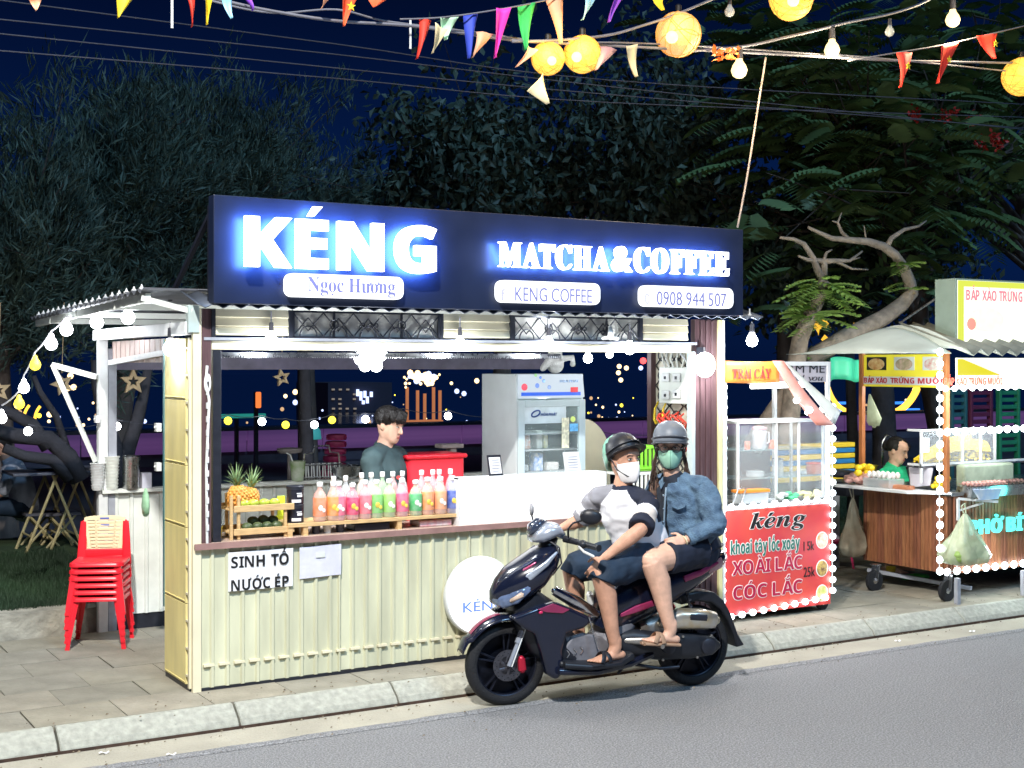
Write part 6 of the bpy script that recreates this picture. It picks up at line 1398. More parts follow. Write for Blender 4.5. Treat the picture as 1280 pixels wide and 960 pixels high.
# rear mudguard blade
pts = [(.16, .58), (.02, .60), (-.10, .585), (-.17, .53), (-.225, .44), (-.275, .31), (-.325, .235), (-.318, .262), (-.262, .225), (-.245, .30), (-.20, .40), (-.15, .47), (-.08, .52), (.02, .535), (.14, .52)]
pts = [p for i, p in enumerate(pts) if i != 7]
b = MB(); b.prism([B(u, -.075, z) for u, z in pts], BL * .15); b.build('rear_mudguard', M_black, SC, bevel=.012, smooth=50)
# engine, swing arm cover, muffler, kick lever, shock
bl([(.62, .08, .33, .06, .05), (.52, .11, .325, .085, .06), (.34, .14, .30, .085, .055), (.12, .15, .285, .080, .05), (-.03, .145, .275, .060, .045), (-.07, .14, .27, .03, .03)], BL, 22, e=2.8, ends=True).build('belt_cover', M_black, SC, smooth=60)
for (u, z, r) in ((.30, .30, .045), (.02, .28, .05)):
    b = MB(); b.lathe([(r, 0), (r, .012), (r * .7, .02), (0, .021)], B(u, .195, z), 20, (BF, UP, BL)); b.build('cover_cap', M_dark, SC, smooth=40)
for (u, z) in ((.45, .36), (.2, .355), (.1, .22), (.34, .225), (.0, .345)):
    b = MB(); b.lathe([(.008, 0), (.008, .008), (0, .009)], B(u, .195, z), 8, (BF, UP, BL)); b.build('bolt', M_alu, SC)
bl([(.42, -.0, .34, .12, .10), (.30, 0, .36, .12, .11), (.18, 0, .33, .08, .09)], BL, 16, e=3, ends=True).build('engine', M_alu, SC, smooth=60)
b = MB(); b.limb([(B(.30, .13, .435), .035, .035), (B(.20, .155, .455), .062, .062), (B(.04, .165, .445), .066, .062), (B(-.03, .165, .435), .055, .052), (B(-.05, .165, .43), .03, .03)], BL, 20, e=3); b.build('air_box', mat('gold_silver_cover', (.55, .46, .30), .3, metal=.8, var=.35, scale=14, col2=(.62, .62, .60)), SC, smooth=60)
b = MB(); b.box(0, 0, 0, 0, 0, 0); b = MB(); b.limb([(B(.16, .222, .475), .018, .006), (B(.05, .228, .462), .020, .006)], UP, 10, e=3); b.build('cover_slot', M_dark, SC, smooth=60)
b = MB(); b.limb([(B(.34, -.17, .30), .045, .045), (B(.05, -.19, .33), .06, .06), (B(-.20, -.20, .37), .062, .062), (B(-.24, -.2, .375), .04, .04)], BL, 18); b.build('muffler', M_dark, SC, smooth=60)
for s_ in (1, -1):
    b = MB(); pts = [B(.06 + .055 * t + .010 * math.cos(t * 40), s_ * .11 + .016 * math.sin(t * 40) , .34 + .26 * t) for t in [k / 60 for k in range(61)]]; b.tube(pts, .005, 6); b.tube([B(.05, s_ * .11, .32), B(.125, s_ * .11, .62)], .008, 8); b.build('shock_absorber', M_red if s_ < 0 else M_dark, SC, smooth=60)
    b = MB(); b.limb([(B(.60, s_ * .12, .345), .018, .012), (B(.48, s_ * .20, .350), .022, .012), (B(.40, s_ * .22, .345), .026, .012)], UP, 10); b.tube([B(.43, s_ * .17, .345), B(.415, s_ * .33, .335)], .014, 10); b.build('pillion_peg', M_alu, SC, smooth=50)
b = MB(); b.tube([B(.50, .14, .20), B(.36, .20, .175), B(.24, .22, .18)], .010, 8); b.tube([B(.55, .12, .20), B(.62, .15, .16)], .009, 8); b.build('side_stand', M_dark, SC, smooth=60)
bl([(.95, 0, .23, .03, .12), (.70, 0, .21, .035, .12), (.52, 0, .23, .05, .11), (.42, 0, .27, .05, .10)], BL, 16, e=3, ends=True).build('belly_pan', M_black, SC, smooth=50)
b = MB(); b.tube([B(1.06, .06, .98), B(1.0, .13, .93), B(.97, .10, .83), B(1.02, .08, .76)], .005, 6); b.tube([B(1.04, -.04, .99), B(.97, .05, .90), B(1.0, .09, .80)], .005, 6); b.build('brake_hose', M_cabled, SC)
# ------------------------------------------------------------------ fruit cart
CY = 7.70; DX = .60
def L1(x, y): return onY(x, y, CY)
xa, xb = L1(905, 770).x, L1(1038, 760).x; zb, zm, zt = L1(905, 772).z, L1(905, 637).z, L1(905, 452).z
CT1 = thing('fruit_cart', 'red fronted fruit cart framed in white LEDs with a glass cabinet', 'food cart', (xa, CY, PZ))
for x in (xa, xb - .03):
    for y in (CY, CY + DX): b = MB(); b.box(x, x + .03, y, y + .03, PZ + .13, zt); b.build('corner_post', M_white, CT1, bevel=.003)
for z in (zb + .01, zm - .03, zt - .03):
    b = MB(); b.box(xa + .031, xb - .031, CY + .002, CY + .028, z, z + .03); b.box(xa + .031, xb - .031, CY + DX + .002, CY + DX + .028, z, z + .03)
    b.build('frame_rail', M_white, CT1)['kind'] = 'stuff'
    for x in (xa + .002, xb - .028): MB().box(x, x + .026, CY + .031, CY + DX - .001, z, z + .03).build('frame_rail', M_white, CT1)
b = MB(); b.box(xa, xb, CY + .0, CY + DX + .03, zm, zm + .02); b.build('table_top', M_steel, CT1, bevel=.003)
b = MB(); b.box(xa + .03, xb - .03, CY + DX, CY + DX + .02, zb, zm); b.box(xa, xa + .02, CY + .04, CY + DX, zb, zm); b.box(xb - .02, xb, CY + .04, CY + DX, zb, zm); b.box(xa + .03, xb - .03, CY + .04, CY + DX, zb, zb + .015); b.build('side_sheet', M_steel, CT1)
M_poster = mat('poster_red', (.72, .09, .06), .45, var=.25, scale=3, col2=(.60, .04, .06))
b = MB(); b.box(xa + .012, xb - .012, CY - .012, CY - .002, zb + .01, zm - .01); PO = b.build('poster', M_poster, CT1)
def ptext(t, st, x0, x1, yb, yt, m, out=None, bold=0, slant=0):
    p, q, r_ = L1(x0, yb), L1(x0, yt), L1(x1, yb)
    k = 0
    if out:
        b = MB()
        for dx, dz in ((-.006, 0), (.006, 0), (0, -.006), (0, .006), (-.004, -.004), (.004, -.004), (-.004, .004), (.004, .004)): k += 1; b.text(t, st, (q.z - p.z), (p.x + dx, CY - .0122 - k * .00004, p.z + dz), depth=.002, align='L', fit=r_.x - p.x, slant=slant)
        b.build('lettering_outline', out, PO)['kind'] = 'stuff'
    bold = 0
    b = MB(); b.text(t, st, (q.z - p.z), (p.x, CY - .0145, p.z), depth=.003, align='L', fit=r_.x - p.x, bold=bold, slant=slant); b.build('lettering', m, PO)
M_wp = mat('white_print', (.82, .8, .75), .5, var=0); M_crim = mat('crimson_print', (.45, .01, .06), .5, var=0); M_grn = mat('green_print', (.02, .16, .12), .5, var=0)
ptext('kéng', 'script', 936, 1006, 661, 642, M_text, M_wp)
ptext('khoai tây lốc xoáy', 'sansb', 912, 998, 693, 677, M_grn, M_wp)
ptext('XOÀI LẮC', 'sansb', 914, 1001, 719, 702, M_crim, M_wp, .01)
ptext('CÓC LẮC', 'sansb', 915, 1001, 750, 733, M_crim, M_wp, .01)
ptext('15k', 'sans', 1003, 1016, 688, 677, M_text); ptext('25k', 'sans', 1003, 1017, 721, 709, M_text)
for i, (y, c, c2) in enumerate(((675, (.72, .30, .10), (.75, .70, .6)), (710, (.65, .45, .12), (.15, .08, .05)), (741, (.45, .50, .08), (.80, .70, .35)))):
    p = L1(1026, y); b = MB(); b.ell((p.x, CY - .0125, p.z), (.062, .004, .066), 20, mi=0); b.build('picture_rim', M_wp, PO)
    b = MB(); b.ell((p.x, CY - .0155, p.z), (.055, .004, .059), 20); b.build('food_picture', mat('food_picture_%d' % i, c, .4, var=.3, scale=34, col2=c2), PO)
# top band: orange banner, grey board behind, slanting drape
b = MB(); p, q = L1(902, 478), L1(972, 451); b.grid(lambda u, v: V((p.x + u * (q.x - p.x), CY - .018 - .006 * math.sin(u * 9 + v * 2), p.z + v * (q.z - p.z) - .008 * math.sin(u * 3))), 16, 5)
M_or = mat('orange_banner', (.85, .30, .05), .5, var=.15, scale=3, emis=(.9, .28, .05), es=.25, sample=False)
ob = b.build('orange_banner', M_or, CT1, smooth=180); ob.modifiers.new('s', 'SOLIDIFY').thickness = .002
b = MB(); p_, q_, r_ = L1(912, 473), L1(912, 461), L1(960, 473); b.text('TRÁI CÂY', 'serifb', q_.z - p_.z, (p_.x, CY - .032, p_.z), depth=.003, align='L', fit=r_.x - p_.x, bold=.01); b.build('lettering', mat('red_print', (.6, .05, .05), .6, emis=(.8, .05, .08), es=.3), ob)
b = MB(); p, q = L1(966, 478), L1(1040, 452); b.box(p.x, q.x, CY + .012, CY + .03, p.z, q.z); gb = b.build('grey_board', mat('grey_board', (.42, .40, .44), .6, var=.1), CT1)
b = MB(); p_, q_, r_ = L1(972, 466), L1(972, 456), L1(1032, 466); b.text('ĐAM MÊ', 'sans', q_.z - p_.z, (p_.x, CY + .010, p_.z), depth=.002, align='L', fit=r_.x - p_.x); b.build('lettering', M_text, gb)
b = MB(); p_, q_, r_ = L1(985, 476), L1(985, 469), L1(1030, 476); b.text('and you', 'italic', q_.z - p_.z, (p_.x, CY + .010, p_.z), depth=.002, align='L', fit=r_.x - p_.x); b.build('lettering', M_text, gb)
a0, a1, a2, a3 = L1(962, 451), L1(976, 451), L1(1026, 530), L1(1003, 530)
b = MB(); b.grid(lambda u, v: lerp(lerp(a0, a1, u), lerp(a3, a2, u), v) + V((0, -.03 - .12 * v - .02 * math.sin(u * 3.1), -.03 * math.sin(v * 3))), 6, 12); o = b.build('banner_drape', mat('pink_banner', (.78, .25, .18), .5, var=.4, scale=5, col2=(.80, .45, .40)), CT1, smooth=180); o.modifiers.new('s', 'SOLIDIFY').thickness = .002
b = MB(); b.grid(lambda u, v: lerp(lerp(a1, a1 + V((.07, 0, -.02)), u), lerp(a2, a2 + V((.09, 0, .10)), u), v) + V((0, -.03 - .12 * v + .03 * u, 0)), 3, 12); o = b.build('banner_lining', M_whitesheet, CT1, smooth=180); o.modifiers.new('s', 'SOLIDIFY').thickness = .002
p, q = L1(938, 483), L1(1004, 481); FT = thing('tube_light', 'glowing white tube lamp under the orange fruit banner', 'tube light', (p.x, CY, p.z))
b = MB(); b.tube([(p.x, CY - .01, p.z), (q.x, CY - .01, q.z)], .018, 12); b.build('tube', emat('tube_white', (.95, .97, 1), 9), FT, smooth=60); b = MB(); b.box(p.x - .02, q.x + .02, CY + .0, CY + .01, p.z + .02, p.z + .035); b.build('batten', M_white, FT)
lamp('tube_glow', ((p.x + q.x) / 2, CY + .1, p.z - .06), 14, (.93, .97, 1), .05, FT)
# casters
def caster(c, r, par, lab='caster'):
    b = MB(); A = (V((1, 0, 0)), V((0, 0, 1)), V((0, -1, 0))); b.lathe([(r * .55, -.016), (r, -.016), (r + .004, 0), (r, .016), (r * .55, .016)], c, 22, A); b.build('caster_wheel', M_tyre, par, smooth=40)
    b = MB(); b.lathe([(0, -.018), (r * .56, -.014), (r * .56, .014), (0, .018)], c, 16, A); b.build('caster_hub', M_steel, par, smooth=40)
    b = MB(); b.bar(V(c) + V((0, -.024, 0)), V(c) + V((.02, -.024, r * 1.5)), .006, .035, (0, 1, 0)); b.bar(V(c) + V((0, .024, 0)), V(c) + V((.02, .024, r * 1.5)), .006, .035, (0, 1, 0)); b.box(c[0] - .02, c[0] + .05, c[1] - .03, c[1] + .03, c[2] + r * 1.5, c[2] + r * 1.5 + .01); b.build('caster_fork', M_steel, par)
for x in (xa + .05, xb - .04):
    for y in (CY + .05, CY + DX - .04): caster((x, y, PZ + .055), .052, CT1)
# LED strings: every lamp its own piece
LEDP = {}
def leds(name, label, pts, r=(.031, .015, .024), m=M_led, loc=None):
    t = thing(name, label, 'LED string', loc or pts[0], 'LED strings outlining the carts')
    b = MB(); b.tube([V(p) + V((0, .006, 0)) for p in pts], .004, 5); b.build('led_cable', M_white, t)
    k = (r, m.name)
    if k not in LEDP: o = MB().ell((0, 0, 0), r, 10).build('led_bulb', m, t, smooth=180, local=True); LEDP[k] = o; o.location = V(pts[0]) - wloc(t); pts_ = pts[1:]
    else: pts_ = pts
    for p in pts_: inst(LEDP[k], 'led_bulb', p, t)
    return t
def line(a, c, n): return [V(a).lerp(V(c), i / (n - 1)) for i in range(n)]
yL = CY - .03
z_ = lambda x, y: onY(x, y, yL)
leds('led_string', 'white LED lamps down the left post of the fruit cart', line(z_(905, 484), z_(903, 764), 23))
leds('led_string', 'white LED lamps down the right post of the fruit cart', line(z_(1041, 508), z_(1041, 738), 18))
leds('led_string', 'white LED row along the top edge of the red poster', line(z_(914, 634), z_(1034, 624), 10))
leds('led_string', 'white LED row along the bottom edge of the red poster', line(z_(914, 771), z_(1032, 747), 10))
leds('led_string', 'short LED run on the slanting drape of the fruit cart', [z_(984, 500) - V((0, .1, 0)), z_(998, 512) - V((0, .12, 0)), z_(1028, 512)])
lamp('cart_glow', (xa + .12, CY - .3, 1.0), 4, (.9, .95, 1), .2, CT1); lamp('cart_glow', (xb + .05, CY - .3, .6), 4, (.9, .95, 1), .2, CT1)
# glass cabinet on the cart
gx0, gx1 = onY(922, 600, CY + .14).x, onY(1031, 600, CY + .14).x; gy0, gy1 = CY + .14, CY + .5; gz0, gz1 = zm + .02, onY(925, 530, CY + .14).z
GC_ = thing('glass_cabinet', 'white framed glass cabinet with jars on the fruit cart', 'cabinet', (gx0, gy0, gz0)); b = MB()
for x in (gx0, gx0 + (gx1 - gx0) * .43, gx0 + (gx1 - gx0) * .69, gx1 - .02): b.box(x, x + .018, gy0, gy0 + .018, gz0, gz1)
for x in (gx0, gx1 - .02): b.box(x, x + .018, gy1, gy1 + .018, gz0, gz1)
for z in (gz0, gz1): b.box(gx0, gx1, gy0 - .003, gy0 + .02, z, z + .02); b.box(gx0, gx1, gy1 - .003, gy1 + .02, z, z + .02); b.box(gx0 + .001, gx0 + .019, gy0 + .02, gy1 - .003, z + .001, z + .019); b.box(gx1 - .021, gx1 - .001, gy0 + .02, gy1 - .003, z + .001, z + .019)
b.build('frame', M_white, GC_)
b = MB(); b.box(gx0 + .019, gx1 - .022, gy0 + .006, gy0 + .010, gz0 + .02, gz1); b.build('front_glass', M_glass, GC_); b = MB(); b.box(gx0 + .006, gx0 + .010, gy0 + .02, gy1 - .01, gz0 + .02, gz1); b.build('side_glass', M_glass, GC_)
gs = [gz0 + (gz1 - gz0) * t for t in (.30, .66)]
for z in gs: b = MB(); b.box(gx0 + .02, gx1 - .022, gy0 + .02, gy1 - .01, z - .006, z); b.build('glass_shelf', mat('green_glass', (.45, .65, .62), .1, alpha=.45, var=0), GC_)
def gxy(px_): return onY(px_, 600, gy0 + .12).x
def jar(px_, z, r, h, m, lidm, lab, nm='jar', tp=1.):
    t = thing(nm, lab, nm.replace('_', ' '), (gxy(px_), gy0 + .12, z + .001), 'things in the glass cabinet'); b = MB(); b.lathe([(r * tp, 0), (r, h * .1), (r, h * .85), (r * .8, h)], (0, 0, 0), 18); b.build('body', m, t, smooth=50, local=True)
    if lidm: b = MB(); b.lathe([(r * 1.02, h * .98), (r * 1.02, h * 1.10), (r * .3, h * 1.16), (0, h * 1.16)], (0, 0, 0), 18); b.build('lid', lidm, t, smooth=50, local=True)
    return t
jg = jar(949, gs[1], .055, .15, mat('milky_plastic', (.62, .58, .60), .3), mat('pink_lid', (.75, .35, .38), .4), 'milky jug with pink lid on the upper cabinet shelf', 'jug', .85)
b = MB(); b.tube([(.05, -.01, .13), (.09, -.01, .12), (.09, -.01, .05), (.052, -.01, .03)], .008, 8); b.build('handle', mat('milky_plastic', (0, 0, 0)), jg, local=True, smooth=180)
jar(966, gs[1], .035, .055, mat('red_orange', (.75, .18, .08), .4), mat('red_orange', (0, 0, 0)), 'small red orange tub beside the milky jug', 'tub')
jar(934, gs[1], .022, .06, mat('red_orange', (0, 0, 0)), None, 'little red cup left of the milky jug', 'cup')
jar(972, gs[0], .045, .12, M_plastic, M_steel, 'clear glass jug with knob lid on the middle cabinet shelf', 'jug')
jar(1017, gs[0], .06, .08, mat('brick_contents', (.45, .12, .08), .4, var=.3, scale=30), mat('red_lid', (.75, .10, .08), .4), 'square red lidded tub at the right of the middle shelf', 'tub', .95)
jar(944, gs[0], .07, .05, M_plastic, None, 'clear bowl left on the middle cabinet shelf', 'bowl', .7)
jar(1002, gs[0], .04, .045, M_plastic, None, 'small clear bowl between jug and red lidded tub', 'bowl', .7)
for (px_, w_, h, m, lab, nm) in ((936, .26, .085, M_plastic, 'clear food box with orange lid at the cart front left', 'food_box'),):
    p = onY(px_, 620, CY + .06); t = thing(nm, lab, 'food box', (p.x, CY + .08, zm + .02)); b = MB(); b.box(p.x - .10, p.x + .17, CY + .03, CY + .13, zm + .021, zm + .02 + h); b.build('box_body', m, t, bevel=.008); b = MB(); b.box(p.x - .11, p.x + .18, CY + .025, CY + .135, zm + .02 + h, zm + .02 + h + .022); b.build('lid', mat('orange_lid', (.85, .28, .04), .4), t, bevel=.005)
b = MB(); p = onY(918, 615, CY + .05); b.tube([(p.x - .06, CY + .0, zm + .03), (p.x, CY + .01, zm + .14), (p.x + .08, CY + .01, zm + .15), (p.x + .02, CY, zm + .03)], .007, 6); tag(b.build('tongs', M_steel, smooth=180), 'bent steel tongs leaning at the cart left corner', 'tongs')
random.seed(8)
for i, (px_, c, lab) in enumerate(((988, (.10, .55, .25), 'green peeler bag in front of the cabinet'), (1005, (.70, .66, .35), 'pale sliced mango pile in the cart tray'), (975, (.55, .60, .55), 'clear bag of cut fruit in the cart tray'), (1022, (.62, .60, .40), 'clear tub of yellow fruit slices in the cart tray'))):
    p = onY(px_, 620, CY + .08); b = MB()
    for k in range(9): b.ell((p.x + random.uniform(-.04, .04), CY + .08 + random.uniform(-.03, .03), zm + .04 + random.uniform(0, .04)), (.03, .025, .018), 8)
    tag(b.build('fruit_pile', mat('fruit_pile_%d' % i, c, .5, var=.35, scale=40)), lab, 'fruit', 'cut fruit on the cart tray')
# striped crates / barrier behind both carts, green tarp, stools
SB_ = thing('striped_barrier', 'barrier of stacked yellow and blue striped boards behind the carts', 'barrier', onY(1020, 600, 9.2))
M_by = [mat('barrier_yellow', (.85, .62, .05), .5, var=.08), mat('barrier_blue', (.03, .22, .55), .5, var=.08)]
p0, q0 = onY(972, 590, 9.2), onY(1069, 590, 9.2); zt_, zb_ = onY(1050, 553, 9.2).z, onY(1050, 600, 9.2).z
for k in range(7):
    z = zt_ - (k + 1) * (zt_ - zb_) / 7; b = MB(); b.box(p0.x, q0.x, 9.2, 9.3, z + .003, z + (zt_ - zb_) / 7 - .003); b.build('board', M_by[k % 2], SB_, bevel=.006)
for x in (p0.x + .1, q0.x - .15): b = MB(); b.box(x, x + .06, 9.31, 9.36, PZ, zt_); b.build('post', M_grey, SB_)
b = MB(); p, q = onY(1038, 476, 9.0), onY(1088, 448, 9.0); b.grid(lambda u, v: V((p.x + u * (q.x - p.x), 9.0 + .03 * math.sin(u * 11), p.z + v * (q.z - p.z) + .015 * math.sin(u * 7))), 20, 4); o = b.build('green_tarp', mat('green_tarp', (.05, .48, .28), .5, var=.2, scale=3), smooth=180); o.modifiers.new('s', 'SOLIDIFY').thickness = .004; tag(o, 'green tarp strip hanging between the two carts', 'tarp')
p = onZ(1072, 716, PZ); T = thing('plastic_stool', 'magenta red plastic stool behind the gap between the carts', 'stool', (p.x, p.y + .35, PZ)); M_pk = mat('magenta_plastic', (.62, .03, .14), .4)
b = MB(); b.box(-.16, .16, -.14, .14, .24, .265); b.build('seat', M_pk, T, local=True, bevel=.012)
for sx_ in (-1, 1):
    for sy_ in (-1, 1): b = MB(); b.bar((sx_ * .13, sy_ * .11, .24), (sx_ * .16, sy_ * .14, 0), .04, .02); b.build('leg', M_pk, T, local=True)
def sack(c, w_, h, m, lab, cat='bag', cont=None, seed=1):
    random.seed(seed); t = thing('plastic_bag', lab, cat, c, 'plastic bags hung on the corn cart'); n = 26; vs = []; prof = [(.06, 1.0), (.18, .90), (.30, .78), (.55, .55), (.80, .35), (.95, .18), (.80, .04), (.40, -.01), (.02, -.01)]
    for r0, z in prof:
        for k in range(n):
            a = 2 * math.pi * k / n; f = 1 + .16 * math.sin(a * 6 + z * 5) * (.4 + z) + .10 * math.sin(a * 11 + 9 * z) + .22 * noise.noise(V((math.cos(a) * 1.6, math.sin(a) * 1.6, z * 2.5 + seed))); vs.append(V((r0 * w_ * f * math.cos(a), r0 * w_ * .62 * f * math.sin(a), z * h)))
    b = MB(); b.add(vs, [(i * n + k, i * n + (k + 1) % n, (i + 1) * n + (k + 1) % n, (i + 1) * n + k) for i in range(len(prof) - 1) for k in range(n)]); b.build('bag_film', m, t, local=True, smooth=180)
    b = MB(); b.tube([(-.01, 0, h), (-.03, .01, h * 1.15), (.02, .02, h * 1.2), (.01, 0, h)], .006, 6); b.build('handle', m, t, local=True)
    if cont: b = MB(); [b.ell((random.uniform(-.6, .6) * w_, random.uniform(-.2, .2) * w_, h * random.uniform(.08, .42)), (w_ * .30, w_ * .22, h * .10), 8) for _ in range(16)]; b.build('contents', cont, t, local=True, smooth=180)
    return t
# ------------------------------------------------------------------ corn cart
X2, Y2, D2 = 8.63, 7.56, .92; XR = 11.2
def F2(x, y): return onY(x, y, Y2)
def S2(x, y): return onX(x, y, X2)
zt2, zb2 = F2(1185, 621).z, F2(1185, 718).z
CC = thing('corn_cart', 'brown slatted food cart with corrugated roof, glass case and white LED edging', 'food cart', (X2, Y2, PZ))
M_sl1 = [mat('cart_slat_%d' % i, c, .45, var=.3, scale=9, stretch=(6, 6, .8)) for i, c in enumerate(((.28, .11, .05), (.23, .085, .045), (.32, .135, .06)))]
slp = None
def slat(x, y, dx, dy, i):
    b = MB(); b.box(x, x + dx, y, y + dy, zb2, zt2); return b.build('slat', M_sl1[i % 3], CC, bevel=.004)
n = 0; y = Y2 + .03
while y < Y2 + D2: slat(X2 - .012, y, .018, .034, n * 7 % 5); y += .040; n += 1
x = X2 + .03
while x < XR - .9: slat(x, Y2 - .012, .034, .018, n * 7 % 5); x += .040; n += 1
b = MB(); b.box(X2 + .008, XR, Y2 + .008, Y2 + D2, zb2, zt2); b.build('cart_body', mat('cart_body_dark', (.10, .04, .02), .6), CC)
b = MB(); b.box(X2 - .01, XR, Y2 - .02, Y2 + D2 + .03, zt2 + .002, zt2 + .03); b.build('table_top', M_steel, CC, bevel=.004)
p = S2(1058, 611); b = MB(); b.prism([(X2 - .26, Y2 + .22, zt2 + .015), (X2 - .012, Y2 - .02, zt2 + .015), (X2 - .012, Y2 + D2 + .1, zt2 + .015), (X2 - .30, Y2 + D2 + .1, zt2 + .015)], (0, 0, .022)); b.build('side_shelf', M_white, CC, bevel=.003)
for (x, y) in ((X2 - .05, Y2 + .0), (X2 - .05, Y2 + D2), (XR - .95, Y2)): b = MB(); b.box(x, x + .04, y - .0, y + .04, zt2 + .03, 2.12); b.build('roof_post', mat('orange_post', (.42, .15, .05), .5, var=.2), CC, bevel=.003)
for (px_, py_, r) in ((1095, 724, .085), (1186, 737, .085)):
    q = onZ(px_, py_ + 15, PZ); caster((q.x, q.y + .02, PZ + r), r, CC)
b = MB(); q = onZ(1197, 756, PZ); b.box(q.x, q.x + .035, q.y, q.y + .035, PZ, zb2); q2 = onZ(1279, 745, PZ); b.box(q2.x, q2.x + .035, q.y, q.y + .035, PZ, zb2); b.build('support_leg', M_grey, CC)['kind'] = 'stuff'
b = MB(); b.bar((X2 + .02, Y2 + D2, PZ + .12), (X2 + .30, Y2 + .05, PZ + .06), .03); b.build('axle_bar', M_grey, CC)
b = MB(); b.bar((X2 - .0, Y2 + .05, zt2 - .26), (X2 + .3, Y2 - .12, zt2 - .0), .01)
# roof
rf = corr(lambda t: V((X2 - .05 + (XR - X2) * t, Y2 - .20, 2.115)), lambda t: V((X2 - .05 + (XR - X2) * t, Y2 + .5, 2.34)), 15, .028).build('roof_sheet', mat('cement_roof', (.30, .31, .26), .8, var=.3, scale=8), CC, smooth=80); rf.modifiers.new('s', 'SOLIDIFY').thickness = .012
b = MB(); b.grid(lambda u, v: V((X2 - .06 + .02 * v, Y2 - .16 + (D2 + .35) * u, 2.14 + .20 * math.sin(math.pi * u) * v)), 14, 3)
b.grid(lambda u, v: V((X2 - .55 + .50 * v, Y2 - .05 + (D2 + .45) * u, 2.10 + .22 * math.sin(math.pi * min(1, u * 1.05)) * v ** .7)), 14, 8)
o = b.build('canopy', mat('white_canopy', (.62, .68, .62), .5, var=.12, scale=4), CC, smooth=180); o.modifiers.new('s', 'SOLIDIFY').thickness = .004
# side banner
p, q = S2(1086, 484), S2(1170, 441); zB0, zB1 = S2(1150, 484).z, S2(1150, 443).z; ys, ye = Y2 + .03, Y2 + D2 + .02
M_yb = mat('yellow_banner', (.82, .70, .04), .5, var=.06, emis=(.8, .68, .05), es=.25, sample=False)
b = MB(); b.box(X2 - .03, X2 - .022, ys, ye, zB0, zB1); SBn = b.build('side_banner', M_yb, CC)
for i, (c, c2) in enumerate((((.55, .22, .06), (.75, .55, .25)), ((.35, .30, .15), (.65, .45, .35)), ((.70, .30, .25), (.75, .80, .70)))):
    yc = ye - .17 - i * .31; b = MB(); b.box(X2 - .036, X2 - .031, yc - .11, yc + .11, (zB0 + zB1) / 2 + .005, zB1 - .02); b.build('picture_card', M_text if i == 0 else M_whitesheet, SBn)
    b = MB(); b.ell((X2 - .037, yc, (zB0 + zB1) / 2 + .055), (.005, .095, .05), 18); b.build('food_picture', mat('banner_food_%d' % i, c, .5, var=.3, scale=30, col2=c2), SBn)
b = MB(); b.box(X2 - .0335, X2 - .031, ys + .01, ye - .02, zB0 + .018, zB0 + .085); b.build('white_strip', M_paper, SBn)
for i, tx in enumerate(('BẮP XÀO', 'TRỨNG', 'MUỐI')):
    b = MB(); b.text(tx, 'sansb', .045, (X2 - .036, ye - .03 - i * .30, zB0 + .03), (0, -1, 0), (0, 0, 1), .003, 'L', fit=.26); b.build('lettering', mat('red_print', (0, 0, 0)), SBn)
# front banner (bright) and light box
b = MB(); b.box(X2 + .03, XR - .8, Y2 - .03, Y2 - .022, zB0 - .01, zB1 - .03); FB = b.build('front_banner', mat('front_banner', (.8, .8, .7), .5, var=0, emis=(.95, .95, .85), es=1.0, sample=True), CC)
b = MB(); b.prism([(X2 + .04, Y2 - .036, zB0 + .10), (X2 + .55, Y2 - .036, zB0 + .10), (X2 + .10, Y2 - .036, zB1 - .04), (X2 + .04, Y2 - .036, zB1 - .04)], (0, .004, 0)); b.build('yellow_patch', emat('yellow_patch', (.95, .85, .02), .9), FB)
p, r_ = F2(1176, 477), F2(1248, 477); b = MB(); b.text('BẮP XÀO TRỨNG MUỐI', 'sansb', .06, (p.x, Y2 - .036, zB0 + .02), depth=.003, align='L', fit=(r_.x - p.x)); b.build('lettering', mat('red_glow_print', (.7, .08, .05), .5, emis=(.95, .25, .15), es=.8, sample=False), FB)
YB = Y2 + .05; p, q = onY(1197, 428, YB), onY(1300, 350, YB); LB2 = thing('light_box_sign', 'bright light box sign with red lettering and a food bowl on the corn cart roof', 'sign', p)
zl0, zl1 = onY(1197, 427, YB).z, onY(1197, 350, YB).z
b = MB(); b.box(p.x - .02, q.x + .5, YB + .004, YB + .22, zl0 - .015, zl1 + .015); b.build('case', mat('green_grey_case', (.32, .42, .36), .4, var=.1), LB2, bevel=.006)
b = MB(); b.box(p.x, q.x + .45, YB, YB + .003, zl0, zl1); b.build('face', mat('sign_face', (.7, .7, .5), .5, var=0, emis=(.93, .96, .80), es=1.15, sample=True), LB2)
b = MB(); b.box(p.x + .002, p.x + .07, YB - .004, YB - .001, zl0 + .002, zl1 - .002); b.box(p.x + .07, q.x + .4, YB - .004, YB - .001, zl1 - .05, zl1 - .002); b.build('yellow_edge', emat('yellow_edge', (.85, .93, .10), .95), LB2)
t0, t1 = onY(1207, 375, YB), onY(1207, 362, YB); b = MB(); b.text('BẮP XÀO TRỨNG MUỐI', 'sansb', t1.z - t0.z, (t0.x, YB - .006, t0.z), depth=.003, align='L', fit=onY(1304, 375, YB).x - t0.x); b.build('lettering', mat('pink_glow_print', (.7, .08, .1), .5, emis=(.95, .30, .38), es=.85, sample=False), LB2)
c = onY(1232, 401, YB); b = MB(); b.ell((c.x, YB - .003, c.z), (.27, .003, .14), 30); b.build('bowl_picture', mat('bowl_glow', (.8, .8, .7), .4, emis=(.98, .98, .95), es=1.1, sample=False), LB2)
b = MB(); b.ell((c.x, YB - .007, c.z + .01), (.22, .003, .105), 30); b.build('food_picture', mat('noodle_glow', (.8, .8, .5), .4, emis=(.95, .95, .72), es=1.0, col2=(.6, .8, .3), var=.3, scale=25, sample=False), LB2)
